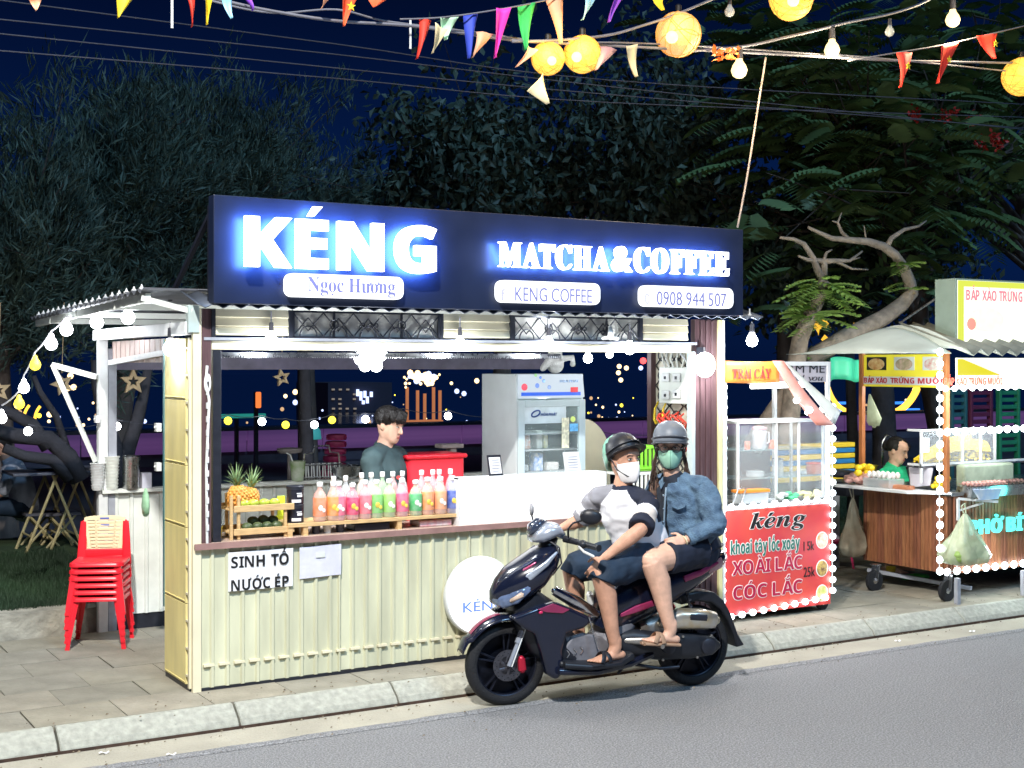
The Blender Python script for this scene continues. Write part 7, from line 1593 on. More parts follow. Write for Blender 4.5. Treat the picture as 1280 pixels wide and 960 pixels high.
b = MB(); c2 = onY(1213, 405, YB); b.ell((c2.x, YB - .011, c2.z), (.055, .003, .05), 14); b.build('red_garnish', mat('red_glow', (.8, .2, .15), .4, emis=(.95, .35, .28), es=.9, sample=False), LB2)
b = MB(); b.tube([S2(1130, 404) + V((-.05, 0, 0)), onY(1195, 356, YB + .1)], .010, 6); o = b.build('stay_rod', M_steel, LB2)
# LEDs of the corn cart
yl = Y2 - .045; z_ = lambda x, y: onY(x, y, yl); r2 = (.037, .018, .031)
leds('led_string', 'vertical LED string on the corn cart corner post', line(z_(1175, 440), z_(1175, 714), 20), r2)
leds('led_string', 'LED row along the bottom of the corn cart front', line(z_(1184, 715), z_(1290, 703), 10), r2)
leds('led_string', 'LED row above the glass corn case', line(z_(1184, 540), z_(1290, 535), 11), r2)
leds('led_string', 'LED row under the bright front banner of the corn cart', line(z_(1182, 486), z_(1290, 483), 11), (.03, .014, .024))
lamp('corner_glow', (X2 - .12, Y2 - .16, 1.75), 16, (.85, .95, 1), .12, CC); lamp('corner_glow', (X2 + .5, Y2 - .14, 1.52), 12, (.9, .95, 1), .12, CC); lamp('case_glow', (X2 + .45, Y2 + .3, 1.95), 22, (.95, .95, .9), .1, CC); lamp('corner_glow', (X2 + .3, Y2 - .2, .5), 7, (.9, .95, 1), .1, CC); lamp('cook_fill', (X2 + .35, Y2 + .72, 1.85), 9, (.95, .95, .9), .1, CC)  # the last one is an unseen fill added to brighten the cook
# neon word
p, r_ = F2(1208, 668), F2(1284, 664); b = MB(); M_neon = emat('neon_turquoise', (.10, .95, .85), 2.2, sample=True); vs, fs, W, spans = lettering('PHỞ BÍT', 'sansb', .01); kx = (r_.x - p.x) / W; NS = thing('neon_sign', 'turquoise neon word glowing on the brown cart front', 'neon sign', p)
for ch, (s0, s1, v0, v1) in zip('PHỞBÍT', spans):
    mb = MB(); mb.add([(p.x + x * kx, Y2 - .035 - z * .02, p.z + y * .115) for x, y, z in vs[v0:v1]], [tuple(q_ - v0 for q_ in f) for f in fs if v0 <= f[0] < v1]); mb.build('letter', M_neon, NS)
lamp('neon_glow', (X2 + .55, Y2 - .2, .88), 2.5, (.1, .9, .8), .1, NS)
# glass case with corn
cx0, cx1 = onY(1148, 560, Y2 + .25).x, onY(1240, 560, Y2 + .25).x; cy = Y2 + .22; cz0, cz1 = onY(1145, 580, cy).z, onY(1145, 540, cy).z
G2 = thing('corn_case', 'white framed glass case holding a heap of yellow corn', 'glass case', (cx0, cy, cz0)); b = MB()
for x in (cx0, cx0 + .55 * (cx1 - cx0), cx0 + .80 * (cx1 - cx0), cx1): b.box(x, x + .018, cy, cy + .018, cz0 - .16, cz1)
for z in (cz0 - .02, cz1): b.box(cx0, cx1 + .9, cy - .003, cy + .02, z, z + .018); b.box(cx0 + .002, cx0 + .018, cy + .02, cy + .15, z, z + .018)
b.build('frame', M_white, G2)
b = MB(); b.box(cx0, cx1 + .9, cy + .0, cy + .16, cz0 - .035, cz0 - .022); b.build('tray_shelf', M_steel, G2)
b = MB(); b.box(cx0 + .02, cx1, cy + .006, cy + .009, cz0, cz1); b.build('front_glass', M_glass, G2)
random.seed(12); kern = MB()
def corn_h(u): return .21 * max(0, math.sin(math.pi * min(1, .05 + u * .62))) ** .9 * (1 if u < .75 else .8)
for _ in range(2600):
    u = random.random(); v = random.random(); x = cx0 + .07 + u * (cx1 - cx0 - .1); h = corn_h(u) * math.sin(math.pi * (.15 + .7 * v)); z = cz0 + h * (1 if random.random() < .8 else random.random()) + .004; s_ = .009
    kern.add([(x - s_, cy + .02 + v * .12, z - s_), (x + s_, cy + .02 + v * .12 - s_, z - s_ * .4), (x + s_ * .3, cy + .02 + v * .12, z + s_ * .9), (x - s_ * .7, cy + .03 + v * .12, z + s_ * .6), (x, cy + .005 + v * .12, z)], [(0, 1, 4), (1, 2, 4), (2, 3, 4), (3, 0, 4)])
kern.grid(lambda u, v: V((cx0 + .07 + u * (cx1 - cx0 - .1), cy + .015 + v * .13, cz0 + corn_h(u) * math.sin(math.pi * (.15 + .7 * v)))), 30, 8)
M_corn = mat('corn_yellow', (.88, .62, .02), .45, var=.25, scale=50); o = tag(kern.build('corn_heap', M_corn), 'heap of bright yellow corn kernels in the glass case', 'corn'); o['kind'] = 'stuff'
b = MB(); p, q = onY(1151, 566, cy - .01), onY(1162, 547, cy - .01); b.box(p.x, q.x, cy - .008, cy - .005, p.z, q.z); b.build('paper_note', M_paper, G2)
# grill with meatball skewers, tubs, eggs
gz = zt2 + .03; gx = F2(1198, 610).x; GR = thing('grill_tray', 'steel grill tray with rows of meatball skewers at the cart edge', 'grill', (gx, Y2, gz)); b = MB()
b.prism([(gx, Y2 - .14, gz + .05), (gx + .72, Y2 - .14, gz + .05), (gx + .68, Y2 - .10, gz - .04), (gx + .04, Y2 - .10, gz - .04)], (0, .16, 0)); b.build('tray', M_steel, GR)
M_ball = mat('meatball', (.50, .26, .22), .4, var=.4, scale=30); M_coal = mat('grilled', (.12, .06, .05), .6, var=.5, scale=40)
for i in range(15):
    x = gx + .03 + i * .046; b = MB(); b.tube([(x, Y2 - .16, gz + .062), (x, Y2 + .02, gz + .066)], .003, 5)
    for k in range(3): b.ell((x, Y2 - .12 + k * .045, gz + .07), (.021, .021, .019), 8)
    b.build('skewer', M_ball if i < 9 else M_coal, GR, smooth=180)
p, q = F2(1194, 624), F2(1229, 607); b = MB(); b.prism([(p.x, Y2 - .19, q.z), (q.x, Y2 - .19, q.z - .01), (q.x - .02, Y2 - .17, p.z), (p.x + .10, Y2 - .17, p.z)], (0, .02, 0)); tag(b.build('cloth', mat('pale_blue_cloth', (.35, .48, .72), .6, var=.3, scale=12, col2=(.62, .66, .72)), bevel=.004), 'pale blue plastic sheet folded over the grill edge', 'sheet')
b = MB(); p = F2(1194, 650); q = F2(1194, 623); r_ = F2(1227, 625); b.bar((p.x, Y2 - .03, p.z), (q.x, Y2 - .03, q.z), .02); b.bar((q.x, Y2 - .03, q.z), (r_.x, Y2 - .16, r_.z), .02); b.bar((p.x + .02, Y2 - .03, p.z + .08), (r_.x - .1, Y2 - .1, r_.z - .01), .014); b.build('shelf_bracket', M_white, CC)
p, q = onY(1200, 596, Y2 + .15), onY(1262, 582, Y2 + .15); b = MB(); b.box(p.x, q.x, Y2 + .1, Y2 + .2, gz + .001, q.z + .03); tag(b.build('plastic_tub', mat('milky_green', (.50, .58, .42), .3, alpha=.8, var=.3, scale=9), bevel=.02), 'long milky green plastic tub behind the skewers', 'tub')
b = MB(); p = onY(1182, 590, Y2 + .1); [b.ell((p.x + random.uniform(-.07, .07), Y2 + .14 + random.uniform(-.05, .05), gz + .03 + random.uniform(0, .09)), .022, 6) for _ in range(40)]; o = tag(b.build('corn_pile', M_corn), 'small pile of yellow corn at the corner post', 'corn'); o['kind'] = 'stuff'
b = MB(); p = S2(1139, 593); b.prism([S2(1140, 609) - V((.02, 0, 0)), S2(1164, 607) - V((.02, 0, 0)), S2(1168, 585) - V((.02, 0, .0)), S2(1138, 584) - V((.02, 0, 0))], (.01, 0, 0)); tag(b.build('white_board', mat('lilac_board', (.66, .65, .72), .5), bevel=.003), 'blank pale board leaning on the corn cart side', 'board')
def sh(px_, dz=0): q = S2(px_, 605); return V((X2 - .13, q.y, zt2 + .038 + dz))
b = MB(); c = sh(1116); EG = thing('egg_tray', 'clear tray of stacked white eggs on the cart side shelf', 'eggs', c)
for i in range(5):
    for j in range(3):
        b = MB(); b.ell((c.x - .05 + j * .05, c.y - .13 + i * .055, c.z + .10), (.022, .022, .03), 10); b.build('egg', mat('egg_white', (.80, .78, .74), .4), EG, smooth=180)
b = MB(); b.box(c.x - .09, c.x + .09, c.y - .17, c.y + .13, c.z, c.z + .075); b.build('tray', M_plastic, EG, bevel=.01)
random.seed(3); c = sh(1090); b = MB(); [b.ell((c.x + random.uniform(-.08, .06), c.y + random.uniform(-.12, .10), c.z + .02 + random.uniform(0, .07)), (.04, .05, .028), 8) for _ in range(16)]; tag(b.build('sausage_bag', mat('pink_sausage', (.72, .40, .34), .35, var=.3, scale=20), smooth=180), 'bag of pink sausages at the back of the side shelf', 'bag')
b = MB(); [b.ell((c.x + random.uniform(-.06, .06), c.y + random.uniform(-.12, .04), c.z + .10 + random.uniform(0, .05)), (.035, .04, .03), 8) for _ in range(12)]; tag(b.build('corn_bag', M_corn, smooth=180), 'bag of yellow corn on top of the pink sausages', 'bag')
b = MB(); c = sh(1135); b.limb([((c.x, c.y + .17, c.z + .01), .05, .022), ((c.x, c.y - .15, c.z + .01), .05, .022)], (1, 0, 0), 12, e=4); tag(b.build('chopping_board', mat('brick_board', (.50, .20, .10), .6, var=.2)), 'red brown chopping board on the side shelf edge', 'board')
b = MB(); c = sh(1114); b.box(c.x - .08, c.x - .02, c.y - .07, c.y + .07, c.z, c.z + .06); tag(b.build('steel_tin', M_steel, bevel=.004), 'square steel tin in front of the eggs', 'tin')
M_film = mat('bag_film_green', (.55, .62, .42), .25, var=.3, scale=6, alpha=.72, bump=.8, bscale=14); M_film2 = mat('bag_film_clear', (.55, .52, .40), .25, var=.3, scale=6, alpha=.6, bump=.8, bscale=14)
p = S2(1083, 697); sack(V((X2 - .14, Y2 + D2 + .02, p.z + .02)), .15, .50, M_film2, 'clear bag of buns hanging from the back of the side shelf', cont=mat('bun', (.60, .38, .22), .6), seed=2)
p = F2(1178, 703); sack(V((X2 - .02, Y2 - .16, p.z)), .25, .40, M_film, 'big green vegetable bag hanging at the corn cart corner', cont=mat('greens', (.25, .38, .10), .5, var=.4, scale=12), seed=4)
p = S2(1094, 532); b = MB(); b.limb([(V((X2 - .03, Y2 + D2 - .07, p.z + .26)), .01, .01), (V((X2 - .03, Y2 + D2 - .09, p.z + .16)), .05, .02), (V((X2 - .03, Y2 + D2 - .12, p.z + .05)), .085, .03), (V((X2 - .03, Y2 + D2 - .12, p.z)), .06, .02)], (0, 1, 0), 14); tag(b.build('hanging_bag', M_film, smooth=180), 'white green plastic bag tied on the orange post', 'bag')
b = MB(); q = onY(1118, 590, 8.9); b.lathe([(.13, 0), (.17, .16), (.18, .165), (.16, .16)], onY(1074, 603, 9.5), 20); tag(b.build('yellow_basin', mat('yellow_basin', (.72, .66, .06), .4), smooth=50), 'yellow green basin behind the cook', 'basin')
b = MB(); c = onY(1103, 582, 9.0); b.tube([c, c + V((0, 0, .22)), c + V((.05, 0, .28)), c + V((.13, 0, .26)), c + V((.15, 0, .2))], .012, 8); tag(b.build('water_pipe', M_steel, smooth=180), 'bent grey pipe standing beside the cook', 'pipe')
b = MB(); c = onY(1053, 596, 8.8); b.lathe([(.1, 0), (.12, .02), (.12, .05), (.05, .06)], c, 18); o = b.build('burner', M_dark); tag(o, 'small dark gas burner left of the cart side shelf', 'burner'); b = MB(); p, q = onY(1043, 612, 8.8), onY(1085, 600, 8.8); b.box(p.x, q.x + .2, 8.65, 9.0, p.z - .05, p.z + .07); tag(b.build('low_table', M_dark, bevel=.01), 'dark low table between the two carts', 'table')
b = MB(); q = onZ(1140, 724, PZ); b.limb([((q.x - .1, q.y, PZ + .02), .04, .02), ((q.x + .02, q.y - .03, PZ + .03), .05, .025), ((q.x + .12, q.y - .06, PZ + .025), .045, .02)], (0, 1, 0), 12); tag(b.build('sandal_pair', mat('lime_sandal', (.10, .60, .08), .5), smooth=180), 'lime green sandals on the pavement under the cart', 'sandals')
b = MB(); q = onZ(1124, 720, PZ); b.lathe([(.04, 0), (.045, .07), (.035, .075), (.01, .076)], (q.x, q.y + .1, PZ), 14); tag(b.build('yellow_jar', mat('yellow_plastic', (0, 0, 0)), smooth=50), 'small yellow jar standing under the corn cart', 'jar')
# stacked chairs behind the corn cart
for i, (x0, x1, m, lab) in enumerate(((1190, 1210, (.02, .10, .13), 'dark teal stacked chair back behind the corn cart'), (1214, 1242, (.10, .02, .06), 'maroon stacked chair back behind the corn cart'), (1250, 1276, (.02, .22, .12), 'green stacked chair back behind the corn cart'))):
    p, q = onY(x0, 532, 9.6), onY(x1, 486, 9.6); t = thing('chair_stack', lab, 'stacked chairs', (p.x, 9.6, PZ), 'chair stacks behind the corn cart'); mm = mat('chair_%d' % i, m, .4)
    for s_ in (0, 1): b = MB(); xx = p.x if s_ == 0 else q.x - .04; b.box(xx, xx + .04, 9.6, 9.66, PZ, q.z); b.build('back_upright', mm, t, bevel=.01)
    for k in range(9): z = q.z - .04 - k * .075; b = MB(); b.box(p.x + .04, q.x - .04, 9.61, 9.64, z - .022, z + .022); b.build('back_slat', mm, t, bevel=.006)
# magenta chair tower behind the vendor
p0, q0 = onY(404, 600, 11.0), onY(437, 545, 11.0); T = thing('chair_tower', 'tall tower of dark magenta stacked stools behind the vendor', 'stacked stools', (p0.x, 11, .27)); mm = mat('magenta_dark', (.30, .015, .09), .5)
for k in range(16):
    z = q0.z - .03 - k * .062; w0 = .085 + .004 * k; xc = (p0.x + q0.x) / 2 - .006 * k; b = MB(); b.lathe([(w0, 0), (w0 + .006, .02), (w0 + .002, .045), (w0 - .012, .05), (w0 - .03, .052), (0, .052)], (xc, 11, z), 16); b.build('stool', mm, T, smooth=40)
# folding tables on the lawn
for i, (px_, py_, Y, lab) in enumerate(((62, 680, 13.2, 'folding table with yellow legs beside the seated person'), (92, 678, 13.4, 'folding table half hidden by the white post'), (455, 600, 12.6, 'dark table on the lawn behind the vendor'))):
    c = onY(px_, 600, Y); t = thing('folding_table', lab, 'table', (c.x, Y, .27), 'folding tables on the lawn'); b = MB(); b.box(-.38, .38, -.28, .28, .72, .745); b.build('table_top', mat('dark_table_top', (.09, .09, .11), .5), t, local=True, bevel=.005)
    ml = mat('yellow_legs', (.42, .34, .16), .5)
    for s_ in (-1, 1):
        b = MB(); b.tube([(-.26, s_ * .22, 0), (.02, s_ * .22, .72)], .014, 6); b.build('leg', ml, t, local=True); b = MB(); b.tube([(.26, s_ * .22, 0), (-.02, s_ * .22, .72)], .014, 6); b.build('leg', ml, t, local=True)
    b = MB(); b.tube([(-.2, -.22, .15), (-.2, .22, .15)], .01, 6); b.tube([(.2, -.22, .15), (.2, .22, .15)], .01, 6); b.build('cross_bar', ml, t, local=True)
for i, (px_, py_, lab) in enumerate(((50, 655, 'small dark stool beside the seated person'), (75, 660, 'low stool with pale legs in front of the folding table'))):
    c = onZ(px_, 682, .27); t = thing('low_stool', lab, 'stool', c, 'low stools on the lawn'); b = MB(); b.box(-.16, .16, -.14, .14, .30, .325); b.build('seat', mat('dark_table_top', (0, 0, 0)), t, local=True)
    for s_ in (-1, 1): b = MB(); b.tube([(-.15, s_ * .12, 0), (.12, s_ * .12, .30)], .012, 6); b.tube([(.15, s_ * .12, 0), (-.12, s_ * .12, .30)], .012, 6); b.build('leg', mat('yellow_legs', (0, 0, 0)), t, local=True)
# ------------------------------------------------------------------ trees
M_casu = mat('casuarina_leaf', (.09, .14, .11), .6, var=.5, scale=1.3); M_broad = mat('broad_leaf', (.08, .12, .09), .5, var=.5, scale=1.1)
M_flam = mat('flame_tree_leaf', (.15, .24, .09), .55, var=.45, scale=1.5); M_young = mat('young_leaf', (.26, .42, .10), .5, var=.3, scale=5)  # last one: light green fern leaves of the pruned tree
def leaf(b, p, d, u, L, w_):
    s = d.cross(u)
    if s.length < 1e-4: return
    s = s.normalized() * w_; m = p + d * (L * .5) + u * (L * .05); b.add([p, m - s, p + d * L - u * (L * .12), m + s], [(0, 1, 2), (0, 2, 3)])
def rnd(): return V((random.gauss(0, 1), random.gauss(0, 1), random.gauss(0, 1)))
def tree(name, label, base, top, crown, mleaf, kind, n, seed, trunk=.16, group=None, boughs=26, L=.3):
    """crown = list of (centre, radii); foliage hangs on boughs that grow from the trunk into the crown"""
    random.seed(seed); T = thing(name, label, 'tree', base, group); b = MB(); base, top = V(base), V(top)
    mid = base.lerp(top, .5) + V((random.uniform(-.3, .3), random.uniform(-.2, .2), 0)); b.tube([base, mid, top], [trunk, trunk * .75, trunk * .45], 10)
    tips = []
    for k in range(boughs):
        c, r = random.choice(crown); c = V(c); q = rnd().normalized() * random.uniform(.35, 1); e = c + V((q.x * r[0], q.y * r[1], q.z * r[2])); s = mid.lerp(top, random.random()); h = s.lerp(e, .5) + V((0, 0, .25 * (e - s).length * random.uniform(-.1, .5))) * (.6)
        b.tube([s, h, e], [trunk * .30, trunk * .16, trunk * .05], 6); tips += [(h, (e - h).normalized()), (e, (e - h).normalized()), (s.lerp(h, .6), (e - s).normalized()), (h.lerp(e, .5), (e - h).normalized())]
        for j in range(3): f = e + rnd() * .45; b.tube([h.lerp(e, random.random()), f], [trunk * .08, trunk * .03], 4); tips.append((f, (f - h).normalized()))
    b.build('trunk', M_bark, T, smooth=60); lf = MB()
    for _ in range(n):
        p, d = random.choice(tips); p = p + rnd() * L * .85
        if kind == 'needle':
            dd = (d * .7 + V((0, 0, .55)) + rnd() * .45).normalized()
            for j in range(6): leaf(lf, p + rnd() * .06, (dd + rnd() * .25).normalized(), rnd().normalized(), L * random.uniform(.5, 1.2), .007)
        elif kind == 'broad':
            for j in range(4): dd = (V((0, 0, -.45)) + rnd() * .6).normalized(); leaf(lf, p + rnd() * .09, dd, rnd().normalized(), L * random.uniform(.4, .8), L * .16)
        else: frond(lf, p, (V((d.x, d.y, 0)) * .5 + rnd() * .6), L)
    lf.build('crown', mleaf, T)['kind'] = 'stuff'; return T
def frond(lf, p, d, L, pairs=9):
    d = V((d.x, d.y, d.z * .25 + .15)).normalized(); s = d.cross(UP).normalized()
    for j in range(pairs):
        t = (j + 1) / pairs; c = p + d * (L * 1.5 * t) - UP * (L * .55 * t * t); w_ = L * (.75 - .45 * abs(t - .4))
        for k in (-1, 1):
            dd = (s * k + d * .35 - UP * (.35 + .25 * t)).normalized(); lf.add([c, c + dd * w_ * .5 - d * .03 * L / .35, c + dd * w_, c + dd * w_ * .5 + d * .045 * L / .35 + UP * .01], [(0, 1, 2), (0, 2, 3)])
def at(px_, py_, Y): return onY(px_, py_, Y)
def cr(lst, Y):
    out = []
    for px_, py_, rx, ry in lst:
        c = at(px_, py_, Y); k = at(px_ + rx, py_, Y).x - c.x; h = c.z - at(px_, py_ + ry, Y).z; out.append((c, (k, k * .8, h)))
    return out
def base(px_, Y): c = at(px_, 600, Y); return V((c.x, Y, .2))
tree('casuarina_tree', 'tall feathery tree with its top rising left of the sign', base(250, 17), at(285, 170, 17), cr([(285, 160, 34, 50), (235, 205, 60, 45), (315, 220, 38, 50), (270, 285, 80, 40)], 17), M_casu, 'needle', 4200, 1, group='feathery trees behind the kiosk', L=.20)
tree('casuarina_tree', 'bushy feathery tree reaching over the kiosk left roof', base(130, 16), at(150, 200, 16), cr([(150, 205, 42, 36), (110, 255, 60, 50), (180, 290, 75, 50), (90, 335, 80, 45)], 16), M_casu, 'needle', 4800, 2, group='feathery trees behind the kiosk', L=.20)
tree('casuarina_tree', 'feathery tree cut by the left edge of the photo', base(5, 15), at(30, 250, 15), cr([(35, 262, 32, 34), (10, 310, 50, 50), (50, 375, 55, 45), (-20, 385, 50, 60)], 15), M_casu, 'needle', 4000, 3, group='feathery trees behind the kiosk', L=.19)
tree('casuarina_tree', 'low dark feathery tree right behind the shop sign', base(386, 19), at(392, 250, 19), cr([(400, 262, 70, 30), (470, 270, 60, 30), (360, 280, 60, 34)], 19), M_casu, 'needle', 2600, 4, group='feathery trees behind the kiosk', L=.20)
tree('broadleaf_tree', 'broad leaved tree above the middle of the shop sign', base(620, 17), at(640, 170, 17), cr([(600, 172, 60, 36), (660, 205, 80, 50), (560, 215, 55, 42), (720, 245, 80, 38), (525, 190, 26, 24)], 17), M_broad, 'broad', 2300, 5, group='broad leaved trees behind the kiosk', L=.27, boughs=34)
tree('broadleaf_tree', 'broad leaved tree with bare twigs above the right half of the sign', base(820, 16), at(820, 150, 16), cr([(800, 190, 75, 52), (860, 140, 65, 55), (880, 235, 70, 55), (760, 135, 50, 40)], 16), M_broad, 'broad', 2300, 6, group='broad leaved trees behind the kiosk', L=.27, boughs=40)
tree('broadleaf_tree', 'drooping leafed tree behind the bare branches right of the sign', base(980, 15), at(980, 250, 15), cr([(950, 290, 50, 80), (1010, 240, 60, 80), (1080, 330, 80, 70), (1140, 300, 60, 80)], 15), M_broad, 'broad', 2600, 7, group='broad leaved trees behind the kiosk', L=.27, boughs=36)
tree('flame_tree', 'large flame tree with drooping ferny fronds at the upper right', base(1190, 14), at(1150, 190, 14), cr([(1060, 190, 80, 60), (1150, 160, 90, 60), (1230, 220, 80, 70), (1000, 270, 80, 40), (1120, 260, 90, 50), (1260, 130, 50, 60), (1060, 110, 80, 50)], 14), M_flam, 'frond', 760, 8, trunk=.2, L=.42, boughs=40)
tree('flame_tree', 'higher flame tree crown above the red flags', base(1330, 16), at(1250, 100, 16), cr([(1200, 60, 90, 60), (1100, 60, 80, 50), (1290, 90, 60, 80), (980, 110, 70, 60), (960, 50, 80, 50)], 16), M_flam, 'frond', 620, 9, trunk=.2, L=.38, boughs=44)
# red blossoms
random.seed(10); M_blo = mat('red_blossom', (.65, .04, .03), .5, var=.3)
for i, (px_, py_) in enumerate(((1143, 140), (1178, 143), (1190, 143), (1215, 150), (1242, 173), (1250, 179), (1226, 181), (895, 140))[:7]):
    b = MB(); p = at(px_, py_, 12.6)
    for k in range(26): leaf(b, p + rnd() * .045, rnd().normalized(), rnd().normalized(), .07, .022)
    tag(b.build('blossom', M_blo), '%s red blossom cluster of the flame tree, counted from the left' % ['first', 'second', 'third', 'fourth', 'fifth', 'sixth', 'seventh'][i], 'blossom', 'red blossoms in the flame tree')
# pruned small tree behind the fruit cart
Y = 9.3; T = thing('pruned_tree', 'small pruned tree with bare crooked limbs behind the fruit cart', 'tree', (at(1000, 600, Y).x, Y, .3)); M_bk2 = mat('pale_bark', (.30, .25, .20), .85, var=.35, scale=12, bump=.7, bscale=30)
A = lambda x, y, dy=0: at(x, y, Y + dy)
def br(pts, r, nm='limb'):
    b = MB(); fine = [V(p) for p in pts]; n_ = len(fine); b.tube(fine, [r[0] + (r[1] - r[0]) * i / (n_ - 1) for i in range(n_)], 10); return b.build(nm, M_bk2, T, smooth=180)
br([V((A(975, 600).x, Y, .25)), A(985, 540), A(996, 450), A(1000, 425), A(1010, 400), A(1025, 370), A(1030, 352)], (.10, .055), 'trunk')
br([A(1030, 352), A(1022, 338), A(1016, 322), A(1005, 305), A(992, 299), A(975, 297)], (.04, .012)); br([A(1029, 352), A(1030, 330), A(1026, 326), A(1010, 325), A(998, 320)], (.04, .010)); br([A(1026, 327), A(1045, 326), A(1062, 326), A(1078, 314)], (.03, .008)); br([A(1028, 330), A(1033, 316), A(1040, 312)], (.02, .006)); br([A(1060, 326), A(1075, 322)], (.012, .005)); br([A(1045, 327), A(1065, 336), A(1085, 337)], (.016, .006))
br([A(940, 560, .2), A(1000, 470, .1), A(1018, 446), A(1060, 420), A(1105, 397), A(1128, 380), A(1140, 366), A(1137, 352), A(1130, 335), A(1118, 318), A(1104, 308), A(1085, 302), A(1062, 300), A(1040, 298), A(1022, 290), A(1010, 284)], (.10, .012)); br([A(1062, 300), A(1052, 290), A(1047, 278), A(1052, 266)], (.022, .006)); br([A(1108, 310), A(1114, 298), A(1130, 287), A(1148, 283), A(1158, 276)], (.03, .007)); br([A(1083, 302), A(1081, 290), A(1080, 282)], (.010, .005)); br([A(1046, 278), A(1040, 276)], (.01, .004)); br([A(1140, 366), A(1146, 362)], (.035, .02))
random.seed(31); lf = MB(); M_ = lf
def smallfrond(p, d, L):
    s = d.cross(UP).normalized(); 
    for j in range(8):
        t = (j + .6) / 8; c = p + d * L * t - UP * (L * .28 * t * t)
        for k in (-1, 1):
            e_ = c + (s * k + d * .5).normalized() * L * (.36 - .12 * abs(t - .4)) - UP * L * .08; mid = c.lerp(e_, .5); lf.add([c, mid - d * .022, e_, mid + d * .026 + UP * .008], [(0, 1, 2), (0, 2, 3)])
for (px_, py_, n_) in ((1028, 362, 16), (1034, 368, 14), (1012, 398, 12), (1024, 352, 8), (1130, 335, 5), (1136, 358, 4), (1020, 445, 5), (1018, 388, 6)):
    for k in range(n_):
        a = random.uniform(0, 6.28); smallfrond(A(px_, py_) + rnd() * .03, V((math.cos(a), math.sin(a) * .8, random.uniform(-.25, .35))).normalized(), random.uniform(.22, .42) if py_ != 335 and py_ != 358 else .22)
lf.build('crown', M_young, T)['kind'] = 'stuff'
# crooked dark trees on the lawn, left
random.seed(40)
def crooked(label, paths, Y, grp='crooked tree trunks on the lawn'):
    t = thing('leaning_tree', label, 'tree', (at(*paths[0][0][0], Y).x, Y, .25), grp)
    for k, (pp, r0, r1) in enumerate(paths):
        b = MB(); n_ = len(pp); b.tube([at(x, y, Y) for x, y in pp], [.75 * r0 + .75 * (r1 - r0) * i / (n_ - 1) for i in range(n_)], 10); b.build('trunk' if k == 0 else 'limb', mat('dark_bark', (.04, .038, .045), .9, var=.4, scale=7, bump=.8, bscale=12), t, smooth=180)
crooked('crooked dark trunks sweeping down toward the white post', [([(100, 600), (85, 570), (60, 548), (20, 545), (-20, 535)], .12, .09), ([(60, 560), (40, 530), (10, 515), (-20, 508)], .09, .06), ([(88, 598), (66, 575), (30, 570), (5, 560)], .09, .06), ([(85, 565), (70, 520), (50, 490), (42, 470)], .05, .03)], 12.9)
crooked('forked dark trunk seen through the side door opening', [([(150, 640), (148, 590), (143, 560), (130, 520), (122, 480), (120, 450)], .13, .06), ([(150, 600), (160, 560), (172, 525), (180, 490), (186, 455)], .11, .05)], 12.6)
crooked('dark straight trunk behind the vendor', [([(385, 620), (384, 560), (382, 500), (380, 440), (378, 380)], .10, .07)], 13.3)
crooked('thick trunk behind the corn cart cook', [([(1105, 640), (1106, 560), (1104, 500), (1100, 440)], .19, .15)], 10.6)
crooked('slim trunk between the two carts', [([(1066, 640), (1066, 560), (1064, 500), (1062, 440)], .09, .07)], 11)
random.seed(50); b = MB(); p = at(1095, 418, 10.4); nn = 30
b.limb([(at(1095, 436, 10.3), .30, .2), (at(1095, 425, 10.3), .22, .16), (at(1096, 410, 10.3), .10, .1), (at(1096, 402, 10.3), .05, .05)], (1, 0, 0), 22); tag(b.build('tarp_wrap', mat('dark_cover', (.07, .06, .06), .7, var=.5, scale=6, bump=.8, bscale=8, stretch=(3, 3, .5)), smooth=180), 'dark pleated cover wrapped round the trunk above the canopy', 'cover')
for i, (px_, py_) in enumerate(((1024, 405), (1072, 412), (1040, 427))):
    b = MB(); p = at(px_, py_, 12.5); [leaf(b, p + rnd() * .04, (rnd() + V((0, 0, -1))).normalized(), rnd().normalized(), .14, .05) for _ in range(10)]; tag(b.build('lit_ribbon', emat('ribbon_gold', (1, .55, .05), 1.2)), ['largest golden lit ribbon above the fruit cart', 'small golden ribbon by the dark cover', 'small golden ribbon near the crooked limb'][i], 'ribbon', 'golden ribbons in the pruned tree')
# ------------------------------------------------------------------ overhead: wires, bunting, lanterns, bulbs
YO = 7.0
def O(x, y, dy=0): return onY(x, y, YO + dy)
def wire(name, label, pix, r, m, grp='overhead cables', dy=0):
    P_ = [O(x, y, dy) for x, y in pix]; out = []
    for i in range(len(P_) - 1):
        p0 = P_[max(0, i - 1)]; p1 = P_[i]; p2 = P_[i + 1]; p3 = P_[min(len(P_) - 1, i + 2)]
        for k in range(6):
            t = k / 6; out.append(.5 * ((2 * p1) + (p2 - p0) * t + (2 * p0 - 5 * p1 + 4 * p2 - p3) * t * t + (3 * p1 - p0 - 3 * p2 + p3) * t ** 3))
    out.append(P_[-1]); b = MB(); b.tube(out, r, 6); return tag(b.build(name, m, smooth=180), label, 'cable', grp)
M_wl = mat('wire_light', (.17, .17, .20), .6, var=.2); M_wd = mat('wire_dim', (.10, .10, .13), .6, var=.2)
wire('overhead_cable', 'main pale cable sagging across the whole top of the view', [(-60, -60), (120, -25), (250, -5), (330, 12), (420, 26), (520, 33), (640, 50), (760, 57), (900, 64), (1010, 70), (1130, 76), (1290, 79)], .009, M_wl)
wire('overhead_cable', 'second cable twisted along the main one', [(-60, -75), (120, -40), (260, 0), (340, 16), (420, 12), (480, 26), (560, 36), (640, 47), (700, 55), (760, 53), (860, 57), (940, 62), (1010, 67), (1100, 73), (1290, 92)], .006, M_wl, dy=.04)
